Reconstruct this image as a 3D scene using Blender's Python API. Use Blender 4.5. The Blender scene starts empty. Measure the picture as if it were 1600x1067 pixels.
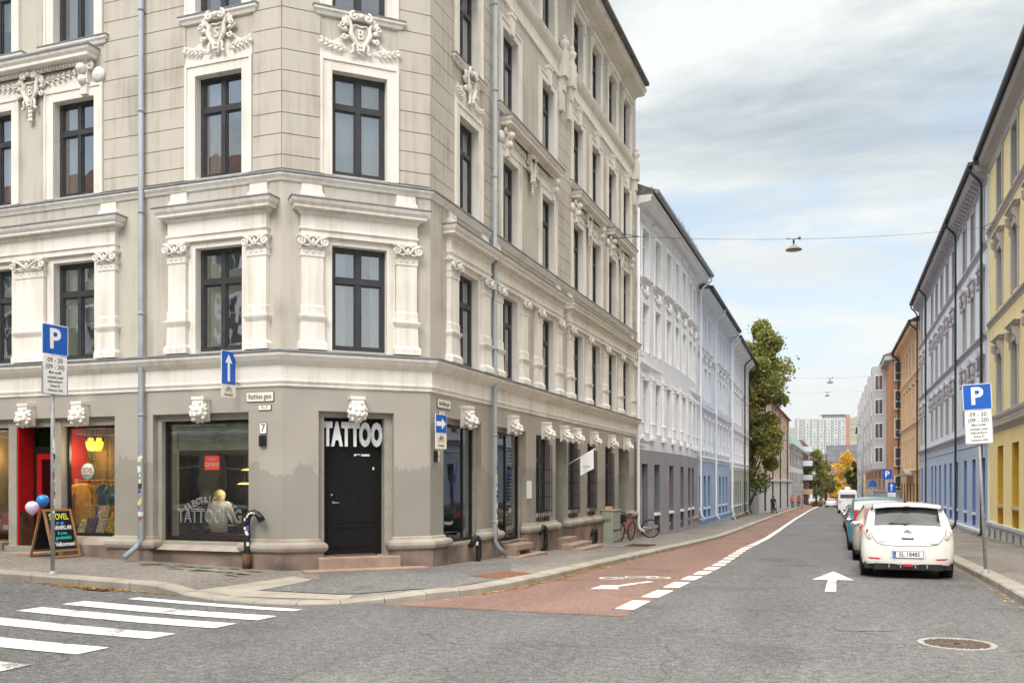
import bpy, bmesh, math, random
from math import sin, cos, pi, radians, hypot, atan2, sqrt
from mathutils import Matrix, Vector, noise as mnoise
random.seed(7)
C = bpy.context.scene.collection
scene = bpy.context.scene

# ------------------------------------------------------------------ materials
MATS = {}
def nt_mat(name):
    m = bpy.data.materials.new(name); m.use_nodes = True
    nt = m.node_tree; nt.nodes.clear()
    out = nt.nodes.new('ShaderNodeOutputMaterial')
    MATS[name] = m
    return m, nt, out
def N(nt, typ, **kw):
    n = nt.nodes.new(typ)
    for k, v in kw.items():
        if k.startswith('i_'):
            key = k[2:].replace('_', ' ')
            n.inputs[key].default_value = v
        else: setattr(n, k, v)
    return n
def L(nt, a, ao, b, bi): nt.links.new(a.outputs[ao], b.inputs[bi])
def rgba(c): return (c[0], c[1], c[2], 1)

def noisemat(name, col, col2=None, scale=3.0, detail=4, rough=.85, bump=.0, bscale=60, spec=.3, metal=0, lo=.35, hi=.65, stretch=None, speck=None, bdist=.004, coat=0):
    """plain surface with a second tone mixed by noise, optional speckle and bump"""
    m, nt, out = nt_mat(name)
    b = N(nt, 'ShaderNodeBsdfPrincipled'); b.inputs['Roughness'].default_value = rough
    b.inputs['Specular IOR Level'].default_value = spec; b.inputs['Metallic'].default_value = metal
    if coat: b.inputs['Coat Weight'].default_value = coat; b.inputs['Coat Roughness'].default_value = .05
    L(nt, b, 0, out, 0)
    g = N(nt, 'ShaderNodeNewGeometry')
    vec = g; vo = 'Position'
    if stretch:
        mp = N(nt, 'ShaderNodeMapping'); mp.inputs['Scale'].default_value = stretch
        L(nt, g, 'Position', mp, 'Vector'); vec = mp; vo = 'Vector'
    if col2 is None: col2 = tuple(c*.9 for c in col)
    nz = N(nt, 'ShaderNodeTexNoise', i_Scale=scale, i_Detail=detail); L(nt, vec, vo, nz, 'Vector')
    mr = N(nt, 'ShaderNodeMapRange'); mr.inputs['From Min'].default_value = lo; mr.inputs['From Max'].default_value = hi
    L(nt, nz, 'Fac', mr, 'Value')
    mx = N(nt, 'ShaderNodeMix', data_type='RGBA'); mx.inputs[6].default_value = rgba(col); mx.inputs[7].default_value = rgba(col2)
    L(nt, mr, 0, mx, 0)
    last = mx; lo_ = 2
    if speck:
        sc, amt, c3 = speck
        n2 = N(nt, 'ShaderNodeTexNoise', i_Scale=sc, i_Detail=2); L(nt, g, 'Position', n2, 'Vector')
        m2 = N(nt, 'ShaderNodeMapRange'); m2.inputs['From Min'].default_value = .5; m2.inputs['From Max'].default_value = .7; m2.inputs['To Max'].default_value = amt
        L(nt, n2, 'Fac', m2, 'Value')
        mx2 = N(nt, 'ShaderNodeMix', data_type='RGBA'); L(nt, mx, 2, mx2, 6); mx2.inputs[7].default_value = rgba(c3)
        L(nt, m2, 0, mx2, 0); last = mx2
    L(nt, last, lo_, b, 'Base Color')
    if bump:
        bn = N(nt, 'ShaderNodeTexNoise', i_Scale=bscale, i_Detail=3); L(nt, g, 'Position', bn, 'Vector')
        bp = N(nt, 'ShaderNodeBump'); bp.inputs['Strength'].default_value = bump; bp.inputs['Distance'].default_value = bdist
        L(nt, bn, 'Fac', bp, 'Height'); L(nt, bp, 0, b, 'Normal')
    return m
def plain(name, col, rough=.5, metal=0, spec=.5, emis=None, estr=1, coat=0):
    m, nt, out = nt_mat(name)
    b = N(nt, 'ShaderNodeBsdfPrincipled'); b.inputs['Base Color'].default_value = rgba(col)
    b.inputs['Roughness'].default_value = rough; b.inputs['Metallic'].default_value = metal; b.inputs['Specular IOR Level'].default_value = spec
    if coat: b.inputs['Coat Weight'].default_value = coat; b.inputs['Coat Roughness'].default_value = .04
    if emis: b.inputs['Emission Color'].default_value = rgba(emis); b.inputs['Emission Strength'].default_value = estr
    L(nt, b, 0, out, 0); return m
def streaky(name, col, dirt, rough=.85, amt=.5, zs=.25, spec=.25):
    """painted plaster with thin vertical rain streaks and a coarse mottling"""
    m, nt, out = nt_mat(name)
    b = N(nt, 'ShaderNodeBsdfPrincipled'); b.inputs['Roughness'].default_value = rough; b.inputs['Specular IOR Level'].default_value = spec
    L(nt, b, 0, out, 0)
    g = N(nt, 'ShaderNodeNewGeometry')
    mp = N(nt, 'ShaderNodeMapping'); mp.inputs['Scale'].default_value = (5, 5, zs); L(nt, g, 'Position', mp, 'Vector')
    n1 = N(nt, 'ShaderNodeTexNoise', i_Scale=1.6, i_Detail=5); L(nt, mp, 0, n1, 'Vector')
    n2 = N(nt, 'ShaderNodeTexNoise', i_Scale=1.1, i_Detail=4); L(nt, g, 'Position', n2, 'Vector')
    ad = N(nt, 'ShaderNodeMath', operation='MULTIPLY'); L(nt, n1, 'Fac', ad, 0); L(nt, n2, 'Fac', ad, 1)
    mr = N(nt, 'ShaderNodeMapRange'); mr.inputs['From Min'].default_value = .22; mr.inputs['From Max'].default_value = .42; mr.inputs['To Max'].default_value = amt
    L(nt, ad, 0, mr, 'Value')
    mx = N(nt, 'ShaderNodeMix', data_type='RGBA'); mx.inputs[6].default_value = rgba(col); mx.inputs[7].default_value = rgba(dirt)
    L(nt, mr, 0, mx, 0); L(nt, mx, 2, b, 'Base Color')
    bn = N(nt, 'ShaderNodeTexNoise', i_Scale=90, i_Detail=2); L(nt, g, 'Position', bn, 'Vector')
    bp = N(nt, 'ShaderNodeBump'); bp.inputs['Strength'].default_value = .35; bp.inputs['Distance'].default_value = .004
    L(nt, bn, 'Fac', bp, 'Height'); L(nt, bp, 0, b, 'Normal')
    return m

def glassmat(name, tint=(.8, .85, .82), refl=.22, wave=.02, wscale=1.3):
    """window pane: see-through plus a wavy old-glass reflection"""
    m, nt, out = nt_mat(name)
    tr = N(nt, 'ShaderNodeBsdfTransparent'); tr.inputs[0].default_value = rgba(tint)
    gl = N(nt, 'ShaderNodeBsdfGlossy'); gl.inputs['Roughness'].default_value = .015; gl.inputs[0].default_value = (.95, .97, 1, 1)
    mix = N(nt, 'ShaderNodeMixShader')
    lw = N(nt, 'ShaderNodeFresnel'); lw.inputs['IOR'].default_value = 1.55
    ma = N(nt, 'ShaderNodeMapRange'); ma.inputs['From Max'].default_value = .6; ma.inputs['To Min'].default_value = refl; ma.inputs['To Max'].default_value = .97
    L(nt, lw, 0, ma, 'Value')
    g = N(nt, 'ShaderNodeNewGeometry')
    n1 = N(nt, 'ShaderNodeTexNoise', i_Scale=wscale, i_Detail=2); L(nt, g, 'Position', n1, 'Vector')
    bp = N(nt, 'ShaderNodeBump'); bp.inputs['Strength'].default_value = wave; bp.inputs['Distance'].default_value = .3
    L(nt, n1, 'Fac', bp, 'Height'); L(nt, bp, 0, gl, 'Normal')
    L(nt, ma, 0, mix, 0); L(nt, tr, 0, mix, 1); L(nt, gl, 0, mix, 2); L(nt, mix, 0, out, 0)
    return m

def gfwall(name, c1, c2):
    """ground floor paint: darker repaint up to about two metres with a ragged upper edge"""
    m, nt, out = nt_mat(name)
    b = N(nt, 'ShaderNodeBsdfPrincipled'); b.inputs['Roughness'].default_value = .85; b.inputs['Specular IOR Level'].default_value = .25
    L(nt, b, 0, out, 0)
    g = N(nt, 'ShaderNodeNewGeometry'); sp = N(nt, 'ShaderNodeSeparateXYZ'); L(nt, g, 'Position', sp, 0)
    mp = N(nt, 'ShaderNodeMapping'); mp.inputs['Scale'].default_value = (1, 1, .35); L(nt, g, 'Position', mp, 'Vector')
    n1 = N(nt, 'ShaderNodeTexNoise', i_Scale=2.3, i_Detail=5, i_Roughness=.65); L(nt, mp, 0, n1, 'Vector')
    ma = N(nt, 'ShaderNodeMath', operation='MULTIPLY_ADD'); ma.inputs[1].default_value = 1.6; L(nt, n1, 'Fac', ma, 0); L(nt, sp, 'Z', ma, 2)
    mr = N(nt, 'ShaderNodeMapRange'); mr.inputs['From Min'].default_value = 2.79; mr.inputs['From Max'].default_value = 2.84; L(nt, ma, 0, mr, 'Value')
    n2 = N(nt, 'ShaderNodeTexNoise', i_Scale=.9, i_Detail=5); L(nt, g, 'Position', n2, 'Vector')
    m2 = N(nt, 'ShaderNodeMapRange'); m2.inputs['From Min'].default_value = .35; m2.inputs['From Max'].default_value = .7; m2.inputs['To Min'].default_value = .93; m2.inputs['To Max'].default_value = 1.07; L(nt, n2, 'Fac', m2, 'Value')
    mx = N(nt, 'ShaderNodeMix', data_type='RGBA'); mx.inputs[6].default_value = rgba(c2); mx.inputs[7].default_value = rgba(c1); L(nt, mr, 0, mx, 0)
    hs = N(nt, 'ShaderNodeHueSaturation'); L(nt, mx, 2, hs, 'Color'); L(nt, m2, 0, hs, 'Value'); L(nt, hs, 0, b, 'Base Color')
    bn = N(nt, 'ShaderNodeTexNoise', i_Scale=120, i_Detail=2); L(nt, g, 'Position', bn, 'Vector')
    bp = N(nt, 'ShaderNodeBump'); bp.inputs['Strength'].default_value = .5; bp.inputs['Distance'].default_value = .004
    L(nt, bn, 'Fac', bp, 'Height'); L(nt, bp, 0, b, 'Normal')
    return m

def asphalt(name, c1, c2, c3, patch=.5, cracks=True, fine=220):
    m, nt, out = nt_mat(name)
    b = N(nt, 'ShaderNodeBsdfPrincipled'); b.inputs['Roughness'].default_value = .92; b.inputs['Specular IOR Level'].default_value = .25
    L(nt, b, 0, out, 0)
    g = N(nt, 'ShaderNodeNewGeometry')
    n1a = N(nt, 'ShaderNodeTexNoise', i_Scale=fine*.16, i_Detail=4, i_Roughness=.95); L(nt, g, 'Position', n1a, 'Vector')
    n1b = N(nt, 'ShaderNodeTexNoise', i_Scale=9, i_Detail=5, i_Roughness=.95); L(nt, g, 'Position', n1b, 'Vector')
    n1 = N(nt, 'ShaderNodeMix', data_type='FLOAT'); n1.inputs[0].default_value = .4; L(nt, n1a, 'Fac', n1, 2); L(nt, n1b, 'Fac', n1, 3)
    r1 = N(nt, 'ShaderNodeValToRGB'); e = r1.color_ramp.elements
    e[0].position = .42; e[0].color = rgba(c1); e[1].position = .60; e[1].color = rgba(c3)
    k = e.new(.5); k.color = rgba(c2)
    L(nt, n1, 0, r1, 0)
    mp = N(nt, 'ShaderNodeMapping'); mp.inputs['Scale'].default_value = (.6, .12, 1); L(nt, g, 'Position', mp, 'Vector')
    n2 = N(nt, 'ShaderNodeTexNoise', i_Scale=1.2, i_Detail=6, i_Roughness=.6); L(nt, mp, 0, n2, 'Vector')
    mr = N(nt, 'ShaderNodeMapRange'); mr.inputs['From Min'].default_value = .3; mr.inputs['From Max'].default_value = .7; mr.inputs['To Min'].default_value = 1-patch*.35; mr.inputs['To Max'].default_value = 1+patch*.25
    L(nt, n2, 'Fac', mr, 'Value')
    # oil and damp stains with an edge of their own
    n4 = N(nt, 'ShaderNodeTexNoise', i_Scale=.55, i_Detail=7, i_Roughness=.62); L(nt, g, 'Position', n4, 'Vector')
    st_ = N(nt, 'ShaderNodeMapRange'); st_.inputs['From Min'].default_value = .54; st_.inputs['From Max'].default_value = .66; st_.inputs['To Min'].default_value = 1; st_.inputs['To Max'].default_value = 1-.42*patch; L(nt, n4, 'Fac', st_, 'Value')
    mst = N(nt, 'ShaderNodeMath', operation='MULTIPLY'); L(nt, mr, 0, mst, 0); L(nt, st_, 0, mst, 1)
    hs = N(nt, 'ShaderNodeHueSaturation'); L(nt, r1, 0, hs, 'Color'); L(nt, mst, 0, hs, 'Value')
    src = hs; so = 0
    if cracks:
        v = N(nt, 'ShaderNodeTexVoronoi', feature='DISTANCE_TO_EDGE', i_Scale=.23); 
        nd = N(nt, 'ShaderNodeTexNoise', i_Scale=1.3, i_Detail=5)
        L(nt, g, 'Position', nd, 'Vector')
        mv = N(nt, 'ShaderNodeMix', data_type='RGBA', blend_type='ADD'); mv.inputs[0].default_value = .9
        L(nt, g, 'Position', mv, 6); L(nt, nd, 'Color', mv, 7); L(nt, mv, 2, v, 'Vector')
        lt = N(nt, 'ShaderNodeMath', operation='LESS_THAN'); lt.inputs[1].default_value = .003; L(nt, v, 'Distance', lt, 0)
        nm = N(nt, 'ShaderNodeTexNoise', i_Scale=.35); L(nt, g, 'Position', nm, 'Vector')
        gt = N(nt, 'ShaderNodeMath', operation='GREATER_THAN'); gt.inputs[1].default_value = .52; L(nt, nm, 'Fac', gt, 0)
        mm = N(nt, 'ShaderNodeMath', operation='MULTIPLY'); L(nt, lt, 0, mm, 0); L(nt, gt, 0, mm, 1)
        m3 = N(nt, 'ShaderNodeMath', operation='MULTIPLY'); L(nt, mm, 0, m3, 0); m3.inputs[1].default_value = .38
        mx = N(nt, 'ShaderNodeMix', data_type='RGBA'); L(nt, m3, 0, mx, 0); L(nt, hs, 0, mx, 6); mx.inputs[7].default_value = (.02, .02, .02, 1)
        src = mx; so = 2
    L(nt, src, so, b, 'Base Color')
    bp = N(nt, 'ShaderNodeBump'); bp.inputs['Strength'].default_value = .5; bp.inputs['Distance'].default_value = .006
    L(nt, n1, 0, bp, 'Height'); L(nt, bp, 0, b, 'Normal')
    return m

def worn_paint(name, col, under, amt=.5):
    m, nt, out = nt_mat(name)
    b = N(nt, 'ShaderNodeBsdfPrincipled'); b.inputs['Roughness'].default_value = .8; L(nt, b, 0, out, 0)
    g = N(nt, 'ShaderNodeNewGeometry')
    n1 = N(nt, 'ShaderNodeTexNoise', i_Scale=26, i_Detail=5, i_Roughness=.8); L(nt, g, 'Position', n1, 'Vector')
    n2 = N(nt, 'ShaderNodeTexNoise', i_Scale=1.4, i_Detail=3); L(nt, g, 'Position', n2, 'Vector')
    ad = N(nt, 'ShaderNodeMath', operation='ADD'); L(nt, n1, 'Fac', ad, 0); L(nt, n2, 'Fac', ad, 1)
    mr = N(nt, 'ShaderNodeMapRange'); mr.inputs['From Min'].default_value = 1.42-amt*.4; mr.inputs['From Max'].default_value = 1.52-amt*.4
    L(nt, ad, 0, mr, 'Value')
    mx = N(nt, 'ShaderNodeMix', data_type='RGBA'); mx.inputs[6].default_value = rgba(col); mx.inputs[7].default_value = rgba(under)
    L(nt, mr, 0, mx, 0); L(nt, mx, 2, b, 'Base Color')
    return m

def stripes(name, c1, c2, axis, scale, rough=.8, duty=.5, dist=0):
    m, nt, out = nt_mat(name)
    b = N(nt, 'ShaderNodeBsdfPrincipled'); b.inputs['Roughness'].default_value = rough; L(nt, b, 0, out, 0)
    tc = N(nt, 'ShaderNodeTexCoord')
    w = N(nt, 'ShaderNodeTexWave', wave_type='BANDS', bands_direction=axis, i_Scale=scale, i_Distortion=dist)
    L(nt, tc, 'Object', w, 'Vector')
    gt = N(nt, 'ShaderNodeMath', operation='GREATER_THAN'); gt.inputs[1].default_value = duty; L(nt, w, 'Fac', gt, 0)
    mx = N(nt, 'ShaderNodeMix', data_type='RGBA'); mx.inputs[6].default_value = rgba(c1); mx.inputs[7].default_value = rgba(c2)
    L(nt, gt, 0, mx, 0); L(nt, mx, 2, b, 'Base Color'); return m

def bricks(name, c1, c2, mort, scale=1, rough=.9, bw=.25, bh=.075, axis='y'):
    m, nt, out = nt_mat(name)
    b = N(nt, 'ShaderNodeBsdfPrincipled'); b.inputs['Roughness'].default_value = rough; L(nt, b, 0, out, 0)
    g = N(nt, 'ShaderNodeNewGeometry'); sp = N(nt, 'ShaderNodeSeparateXYZ'); L(nt, g, 'Position', sp, 0)
    cb = N(nt, 'ShaderNodeCombineXYZ')
    ad = N(nt, 'ShaderNodeMath', operation='ADD'); L(nt, sp, 'X', ad, 0); L(nt, sp, 'Y', ad, 1)
    L(nt, ad, 0, cb, 0); L(nt, sp, 'Z', cb, 1)
    br = N(nt, 'ShaderNodeTexBrick'); br.inputs['Color1'].default_value = rgba(c1); br.inputs['Color2'].default_value = rgba(c2); br.inputs['Mortar'].default_value = rgba(mort)
    br.inputs['Brick Width'].default_value = bw; br.inputs['Row Height'].default_value = bh; br.inputs['Mortar Size'].default_value = bh*.12; br.inputs['Scale'].default_value = 1/scale
    L(nt, cb, 0, br, 'Vector')
    n1 = N(nt, 'ShaderNodeTexNoise', i_Scale=.6, i_Detail=4); L(nt, g, 'Position', n1, 'Vector')
    mr = N(nt, 'ShaderNodeMapRange'); mr.inputs['To Min'].default_value = .75; mr.inputs['To Max'].default_value = 1.25; L(nt, n1, 'Fac', mr, 'Value')
    hs = N(nt, 'ShaderNodeHueSaturation'); L(nt, br, 0, hs, 'Color'); L(nt, mr, 0, hs, 'Value'); L(nt, hs, 0, b, 'Base Color')
    return m

def leafmat(name, a, b_, c_):
    m, nt, out = nt_mat(name)
    b = N(nt, 'ShaderNodeBsdfPrincipled'); b.inputs['Roughness'].default_value = .6
    tl = N(nt, 'ShaderNodeBsdfTranslucent'); mix = N(nt, 'ShaderNodeMixShader'); mix.inputs[0].default_value = .3
    at = N(nt, 'ShaderNodeAttribute', attribute_name='tone')
    r = N(nt, 'ShaderNodeValToRGB'); e = r.color_ramp.elements
    e[0].position = 0; e[0].color = rgba(a); e[1].position = 1; e[1].color = rgba(c_); k = e.new(.5); k.color = rgba(b_)
    L(nt, at, 'Fac', r, 0); L(nt, r, 0, b, 'Base Color'); L(nt, r, 0, tl, 0)
    L(nt, b, 0, mix, 1); L(nt, tl, 0, mix, 2); L(nt, mix, 0, out, 0); return m

M = {}
M['wall'] = streaky('wall_plaster', (.525, .488, .43), (.35, .315, .265), amt=.8)
M['trim'] = streaky('trim_paint', (.79, .755, .70), (.55, .50, .43), amt=.65)
M['gf'] = gfwall('ground_floor_paint', (.40, .37, .33), (.315, .295, .26))
M['gftrim'] = noisemat('reveal_paint', (.37, .34, .29), (.32, .29, .25), 4, bump=.3)
M['torus'] = noisemat('plinth_moulding_stone', (.40, .365, .31), (.30, .25, .21), 2.2, bump=.3)
M['granite'] = noisemat('pink_granite', (.37, .27, .22), (.13, .10, .085), 1.3, 6, bump=.6, bscale=55, speck=(120, .6, (.12, .09, .08)), bdist=.01)
M['granite2'] = noisemat('red_granite_slab', (.40, .29, .23), (.28, .20, .16), 3, 5, bump=.5, bscale=60, speck=(130, .5, (.16, .11, .09)), bdist=.006)
M['frame'] = noisemat('charcoal_window_paint', (.028, .028, .034), (.045, .045, .05), 9, rough=.42, spec=.5)
M['zinc'] = noisemat('grey_zinc', (.31, .33, .35), (.24, .25, .27), 5, rough=.5, metal=.35)
M['pipe'] = noisemat('grey_painted_pipe', (.36, .40, .43), (.31, .34, .37), 4, rough=.45)
M['glass'] = glassmat('old_window_glass', refl=.34)
M['shopglass'] = glassmat('shop_glass', tint=(.9, .93, .9), refl=.045, wave=.012, wscale=1.0)
M['farglass'] = noisemat('far_window_glass', (.05, .06, .07), (.09, .10, .11), .8, rough=.08, spec=1.0)
M['curtain'] = noisemat('white_curtain', (.72, .72, .70), (.5, .5, .48), 5, rough=.9, stretch=(8, 8, .3))
M['blind'] = plain('white_roller_blind', (.85, .86, .85), .8)
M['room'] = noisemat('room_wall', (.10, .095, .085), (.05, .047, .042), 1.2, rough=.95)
M['black'] = plain('black_paint', (.012, .012, .012), .4)
M['blackdoor'] = noisemat('black_door_paint', (.006, .006, .006), (.011, .011, .011), 12, rough=.5, spec=.2, bump=.15, bscale=30)
M['white'] = plain('white_enamel', (.85, .85, .85), .35)
M['offwhite'] = plain('cream_enamel', (.80, .77, .66), .4)
M['steel'] = noisemat('galvanised_steel', (.40, .41, .42), (.30, .31, .32), 12, rough=.5, metal=.3)
M['blue'] = plain('sign_blue', (.004, .105, .50), .4)
M['ink'] = plain('black_ink', (.03, .03, .03), .6)
M['iron'] = plain('black_iron', (.015, .015, .018), .45)
M['rubber'] = noisemat('black_rubber', (.02, .02, .02), (.035, .035, .035), 8, rough=.7)
M['hose'] = noisemat('black_ribbed_hose', (.012, .012, .014), (.03, .03, .03), 8, rough=.35)
M['rustiron'] = noisemat('dark_rusty_iron', (.05, .035, .03), (.17, .075, .035), 5, rough=.8, bump=.4)
M['red'] = noisemat('red_door_paint', (.50, .012, .015), (.42, .01, .012), 5, rough=.4)
M['darkred'] = noisemat('dark_red_panel', (.20, .006, .01), (.30, .01, .015), 3, rough=.5)
M['wood'] = noisemat('oak_frame', (.40, .22, .09), (.27, .14, .06), 6, stretch=(1, 1, .2), rough=.6)
M['kerb'] = noisemat('granite_kerb', (.42, .385, .33), (.30, .27, .23), 2, 5, bump=.6, bscale=45, speck=(90, .5, (.20, .17, .15)), bdist=.01)
M['asphalt'] = asphalt('road_asphalt', (.060, .060, .061), (.130, .129, .129), (.285, .28, .277))
M['redasphalt'] = asphalt('red_bike_asphalt', (.14, .085, .068), (.225, .14, .113), (.34, .235, .20), .5, False)
M['walk'] = asphalt('pavement_asphalt', (.12, .11, .10), (.215, .195, .175), (.36, .33, .30), .7, True)
M['walk2'] = asphalt('pavement_asphalt_dark', (.075, .075, .075), (.155, .152, .15), (.28, .27, .26), .6, False)
M['slab'] = noisemat('concrete_slab', (.40, .37, .31), (.32, .29, .24), 2, 5, bump=.4, speck=(100, .4, (.22, .20, .17)))
M['marking'] = worn_paint('road_marking_paint', (.78, .77, .72), (.20, .20, .20), .86)
M['moss'] = noisemat('moss_and_dirt', (.20, .20, .09), (.19, .17, .13), 7, rough=1, bump=.5)
M['rustplate'] = noisemat('rusty_plate', (.25, .10, .055), (.17, .075, .05), 8, bump=.6, bscale=70)
M['leaf_fallen'] = noisemat('fallen_leaf', (.48, .24, .05), (.30, .12, .03), 9, rough=.7)

# ------------------------------------------------------------------ mesh building
class MB:
    def __init__(s): s.v = []; s.f = []; s.m = []; s.sm = []
    def add(s, vs, fs, mi=0, smooth=False):
        o = len(s.v); s.v += [tuple(p) for p in vs]
        for f in fs: s.f.append(tuple(i+o for i in f)); s.m.append(mi); s.sm.append(smooth)
    def box(s, x0, x1, y0, y1, z0, z1, mi=0):
        v = [(x0, y0, z0), (x1, y0, z0), (x1, y1, z0), (x0, y1, z0), (x0, y0, z1), (x1, y0, z1), (x1, y1, z1), (x0, y1, z1)]
        s.add(v, [(0, 3, 2, 1), (4, 5, 6, 7), (0, 1, 5, 4), (1, 2, 6, 5), (2, 3, 7, 6), (3, 0, 4, 7)], mi)
    def rings(s, rings, mi=0, smooth=True, caps=True, closed=True):
        n = len(rings[0]); v = []; f = []
        for r in rings: v += r
        for i in range(len(rings)-1):
            for j in range(n if closed else n-1):
                k = (j+1) % n
                f.append((i*n+j, i*n+k, (i+1)*n+k, (i+1)*n+j))
        s.add(v, f, mi, smooth)
        if caps:
            s.add(list(rings[0]), [tuple(range(n))[::-1]], mi, False); s.add(list(rings[-1]), [tuple(range(n))], mi, False)
    def tube(s, path, r, seg=8, mi=0, caps=True):
        P = [Vector(p) for p in path]; rings = []
        rs = r if isinstance(r, (list, tuple)) else [r]*len(P)
        up = None
        for i, p in enumerate(P):
            t = (P[min(i+1, len(P)-1)]-P[max(i-1, 0)])
            if t.length < 1e-9: t = Vector((0, 0, 1))
            t.normalize()
            if up is None:
                up = Vector((0, 0, 1)) if abs(t.z) < .9 else Vector((1, 0, 0))
            a = t.cross(up)
            if a.length < 1e-6: a = t.cross(Vector((0, 1, 0)))
            a.normalize(); b = a.cross(t).normalized(); up = b
            rings.append([tuple(p+a*(cos(2*pi*k/seg)*rs[i])+b*(sin(2*pi*k/seg)*rs[i])) for k in range(seg)])
        s.rings(rings, mi, True, caps)
    def lathe(s, prof, c=(0, 0, 0), seg=24, mi=0, axis='z', caps=True, smooth=True):
        rings = []
        for r, h in prof:
            ring = []
            for k in range(seg):
                a = 2*pi*k/seg; x, y = r*cos(a), r*sin(a)
                if axis == 'z': p = (c[0]+x, c[1]+y, c[2]+h)
                elif axis == 'y': p = (c[0]+x, c[1]-h, c[2]+y)
                else: p = (c[0]+h, c[1]+x, c[2]+y)
                ring.append(p)
            rings.append(ring)
        s.rings(rings, mi, smooth, caps)
    def ell(s, c, r, seg=10, rg=6, mi=0, rot=None):
        v = []; R = rot or Matrix.Identity(3)
        for i in range(rg+1):
            t = pi*i/rg
            for k in range(seg):
                a = 2*pi*k/seg
                q = R @ Vector((r[0]*sin(t)*cos(a), r[1]*sin(t)*sin(a), r[2]*cos(t)))
                v.append((c[0]+q.x, c[1]+q.y, c[2]+q.z))
        f = []
        for i in range(rg):
            for k in range(seg):
                k2 = (k+1) % seg; f.append((i*seg+k, (i+1)*seg+k, (i+1)*seg+k2, i*seg+k2))
        s.add(v, f, mi, True)
    def prism(s, poly, y0, y1, mi=0, plane='xz'):
        n = len(poly)
        if plane == 'xz': a = [(x, y0, z) for x, z in poly]; b = [(x, y1, z) for x, z in poly]
        elif plane == 'xy': a = [(x, y, y0) for x, y in poly]; b = [(x, y, y1) for x, y in poly]
        else: a = [(y0, x, z) for x, z in poly]; b = [(y1, x, z) for x, z in poly]
        s.add(a+b, [tuple(range(n))[::-1], tuple(range(n, 2*n))]+[(i, (i+1) % n, n+(i+1) % n, n+i) for i in range(n)], mi)
    def sweep(s, prof, path, mi=0, smooth=False, caps=True):
        """prof: (outward, z) list; path: (x,y) list, outward is to the right of travel; mitred corners"""
        n = len(path); offs = []
        for i in range(n):
            ds = []
            if i > 0: ds.append(Vector((path[i][0]-path[i-1][0], path[i][1]-path[i-1][1])).normalized())
            if i < n-1: ds.append(Vector((path[i+1][0]-path[i][0], path[i+1][1]-path[i][1])).normalized())
            ns = [Vector((d.y, -d.x)) for d in ds]
            if len(ns) == 1: o = ns[0]
            else:
                b = (ns[0]+ns[1]); b.normalize(); o = b/max(.2, b.dot(ns[0]))
            offs.append(o)
        v = []; k = len(prof)
        for i in range(n):
            for (q, z) in prof: v.append((path[i][0]+offs[i].x*q, path[i][1]+offs[i].y*q, z))
        f = [(i*k+j, (i+1)*k+j, (i+1)*k+j+1, i*k+j+1) for i in range(n-1) for j in range(k-1)]
        s.add(v, f, mi, smooth)
        if caps:
            s.add(v[:k], [tuple(range(k))[::-1]], mi); s.add(v[-k:], [tuple(range(k))], mi)
    def hood(s, x0, x1, prof, mi=0, back=0):
        """moulding returned round both ends of x0..x1 (front along -y)"""
        s.sweep(prof, [(x0, back), (x0, -.0001), (x1, -.0001), (x1, back)], mi, caps=False)
    def add_mesh(s, me, mat=Matrix.Identity(4), mi=0):
        s.add([mat @ v.co for v in me.vertices], [tuple(p.vertices) for p in me.polygons], mi)
    def mesh(s, name, mats):
        me = bpy.data.meshes.new(name); me.from_pydata(s.v, [], s.f)
        for m in (mats if isinstance(mats, (list, tuple)) else [mats]): me.materials.append(m)
        me.polygons.foreach_set('material_index', s.m); me.polygons.foreach_set('use_smooth', s.sm)
        me.update(); return me
    def build(s, name, mats, parent=None, mw=None, bevel=0, fix=True):
        me = s.mesh(name, mats)
        if fix:
            bm = bmesh.new(); bm.from_mesh(me)
            bmesh.ops.remove_doubles(bm, verts=bm.verts, dist=.00005)
            bmesh.ops.recalc_face_normals(bm, faces=bm.faces); bm.to_mesh(me); bm.free()
        return put(name, me, parent, mw, bevel)

def put(name, me, parent=None, mw=None, bevel=0):
    o = bpy.data.objects.new(name, me); C.objects.link(o)
    if mw is not None: o.matrix_basis = mw
    if parent is not None:
        o.parent = parent; o.matrix_parent_inverse = world_of(parent).inverted()
    if bevel:
        b = o.modifiers.new('bevel', 'BEVEL'); b.width = bevel; b.segments = 2; b.limit_method = 'ANGLE'; b.angle_limit = radians(40)
    return o
def world_of(o):
    if o.parent is None: return o.matrix_basis.copy()
    return world_of(o.parent) @ o.matrix_parent_inverse @ o.matrix_basis
def tag(o, label=None, cat=None, group=None, kind=None):
    if label: o['label'] = label
    if cat: o['category'] = cat
    if group: o['group'] = group
    if kind: o['kind'] = kind
    return o
def empty(name, loc, rz=0, label=None, cat=None, group=None, kind=None):
    o = bpy.data.objects.new(name, None); C.objects.link(o); o.empty_display_size = .2
    o.matrix_basis = Matrix.Translation(loc) @ Matrix.Rotation(rz, 4, 'Z')
    return tag(o, label, cat, group, kind)
def frame_mat(ox, oy, ang, oz=0): return Matrix.Translation((ox, oy, oz)) @ Matrix.Rotation(ang, 4, 'Z')
def kids(o): return [c for c in CH.get(o.name, [])]
def copy_tree(src, mw, parent=None):
    """copy of a thing with copies of its parts; mw = world matrix of the copy"""
    base = world_of(src); allk = {}
    for ob in C.objects:
        if ob.parent: allk.setdefault(ob.parent.name, []).append(ob)
    def rec(o, par, delta):
        c = o.copy(); C.objects.link(c); w = delta @ world_of(o)
        if par is None: c.parent = None; c.matrix_basis = w; c.matrix_parent_inverse = Matrix.Identity(4)
        else: c.parent = par; c.matrix_parent_inverse = world_of(par).inverted(); c.matrix_basis = w
        for k in allk.get(o.name, []): rec(k, c, delta)
        return c
    return rec(src, parent, mw @ base.inverted())

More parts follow.
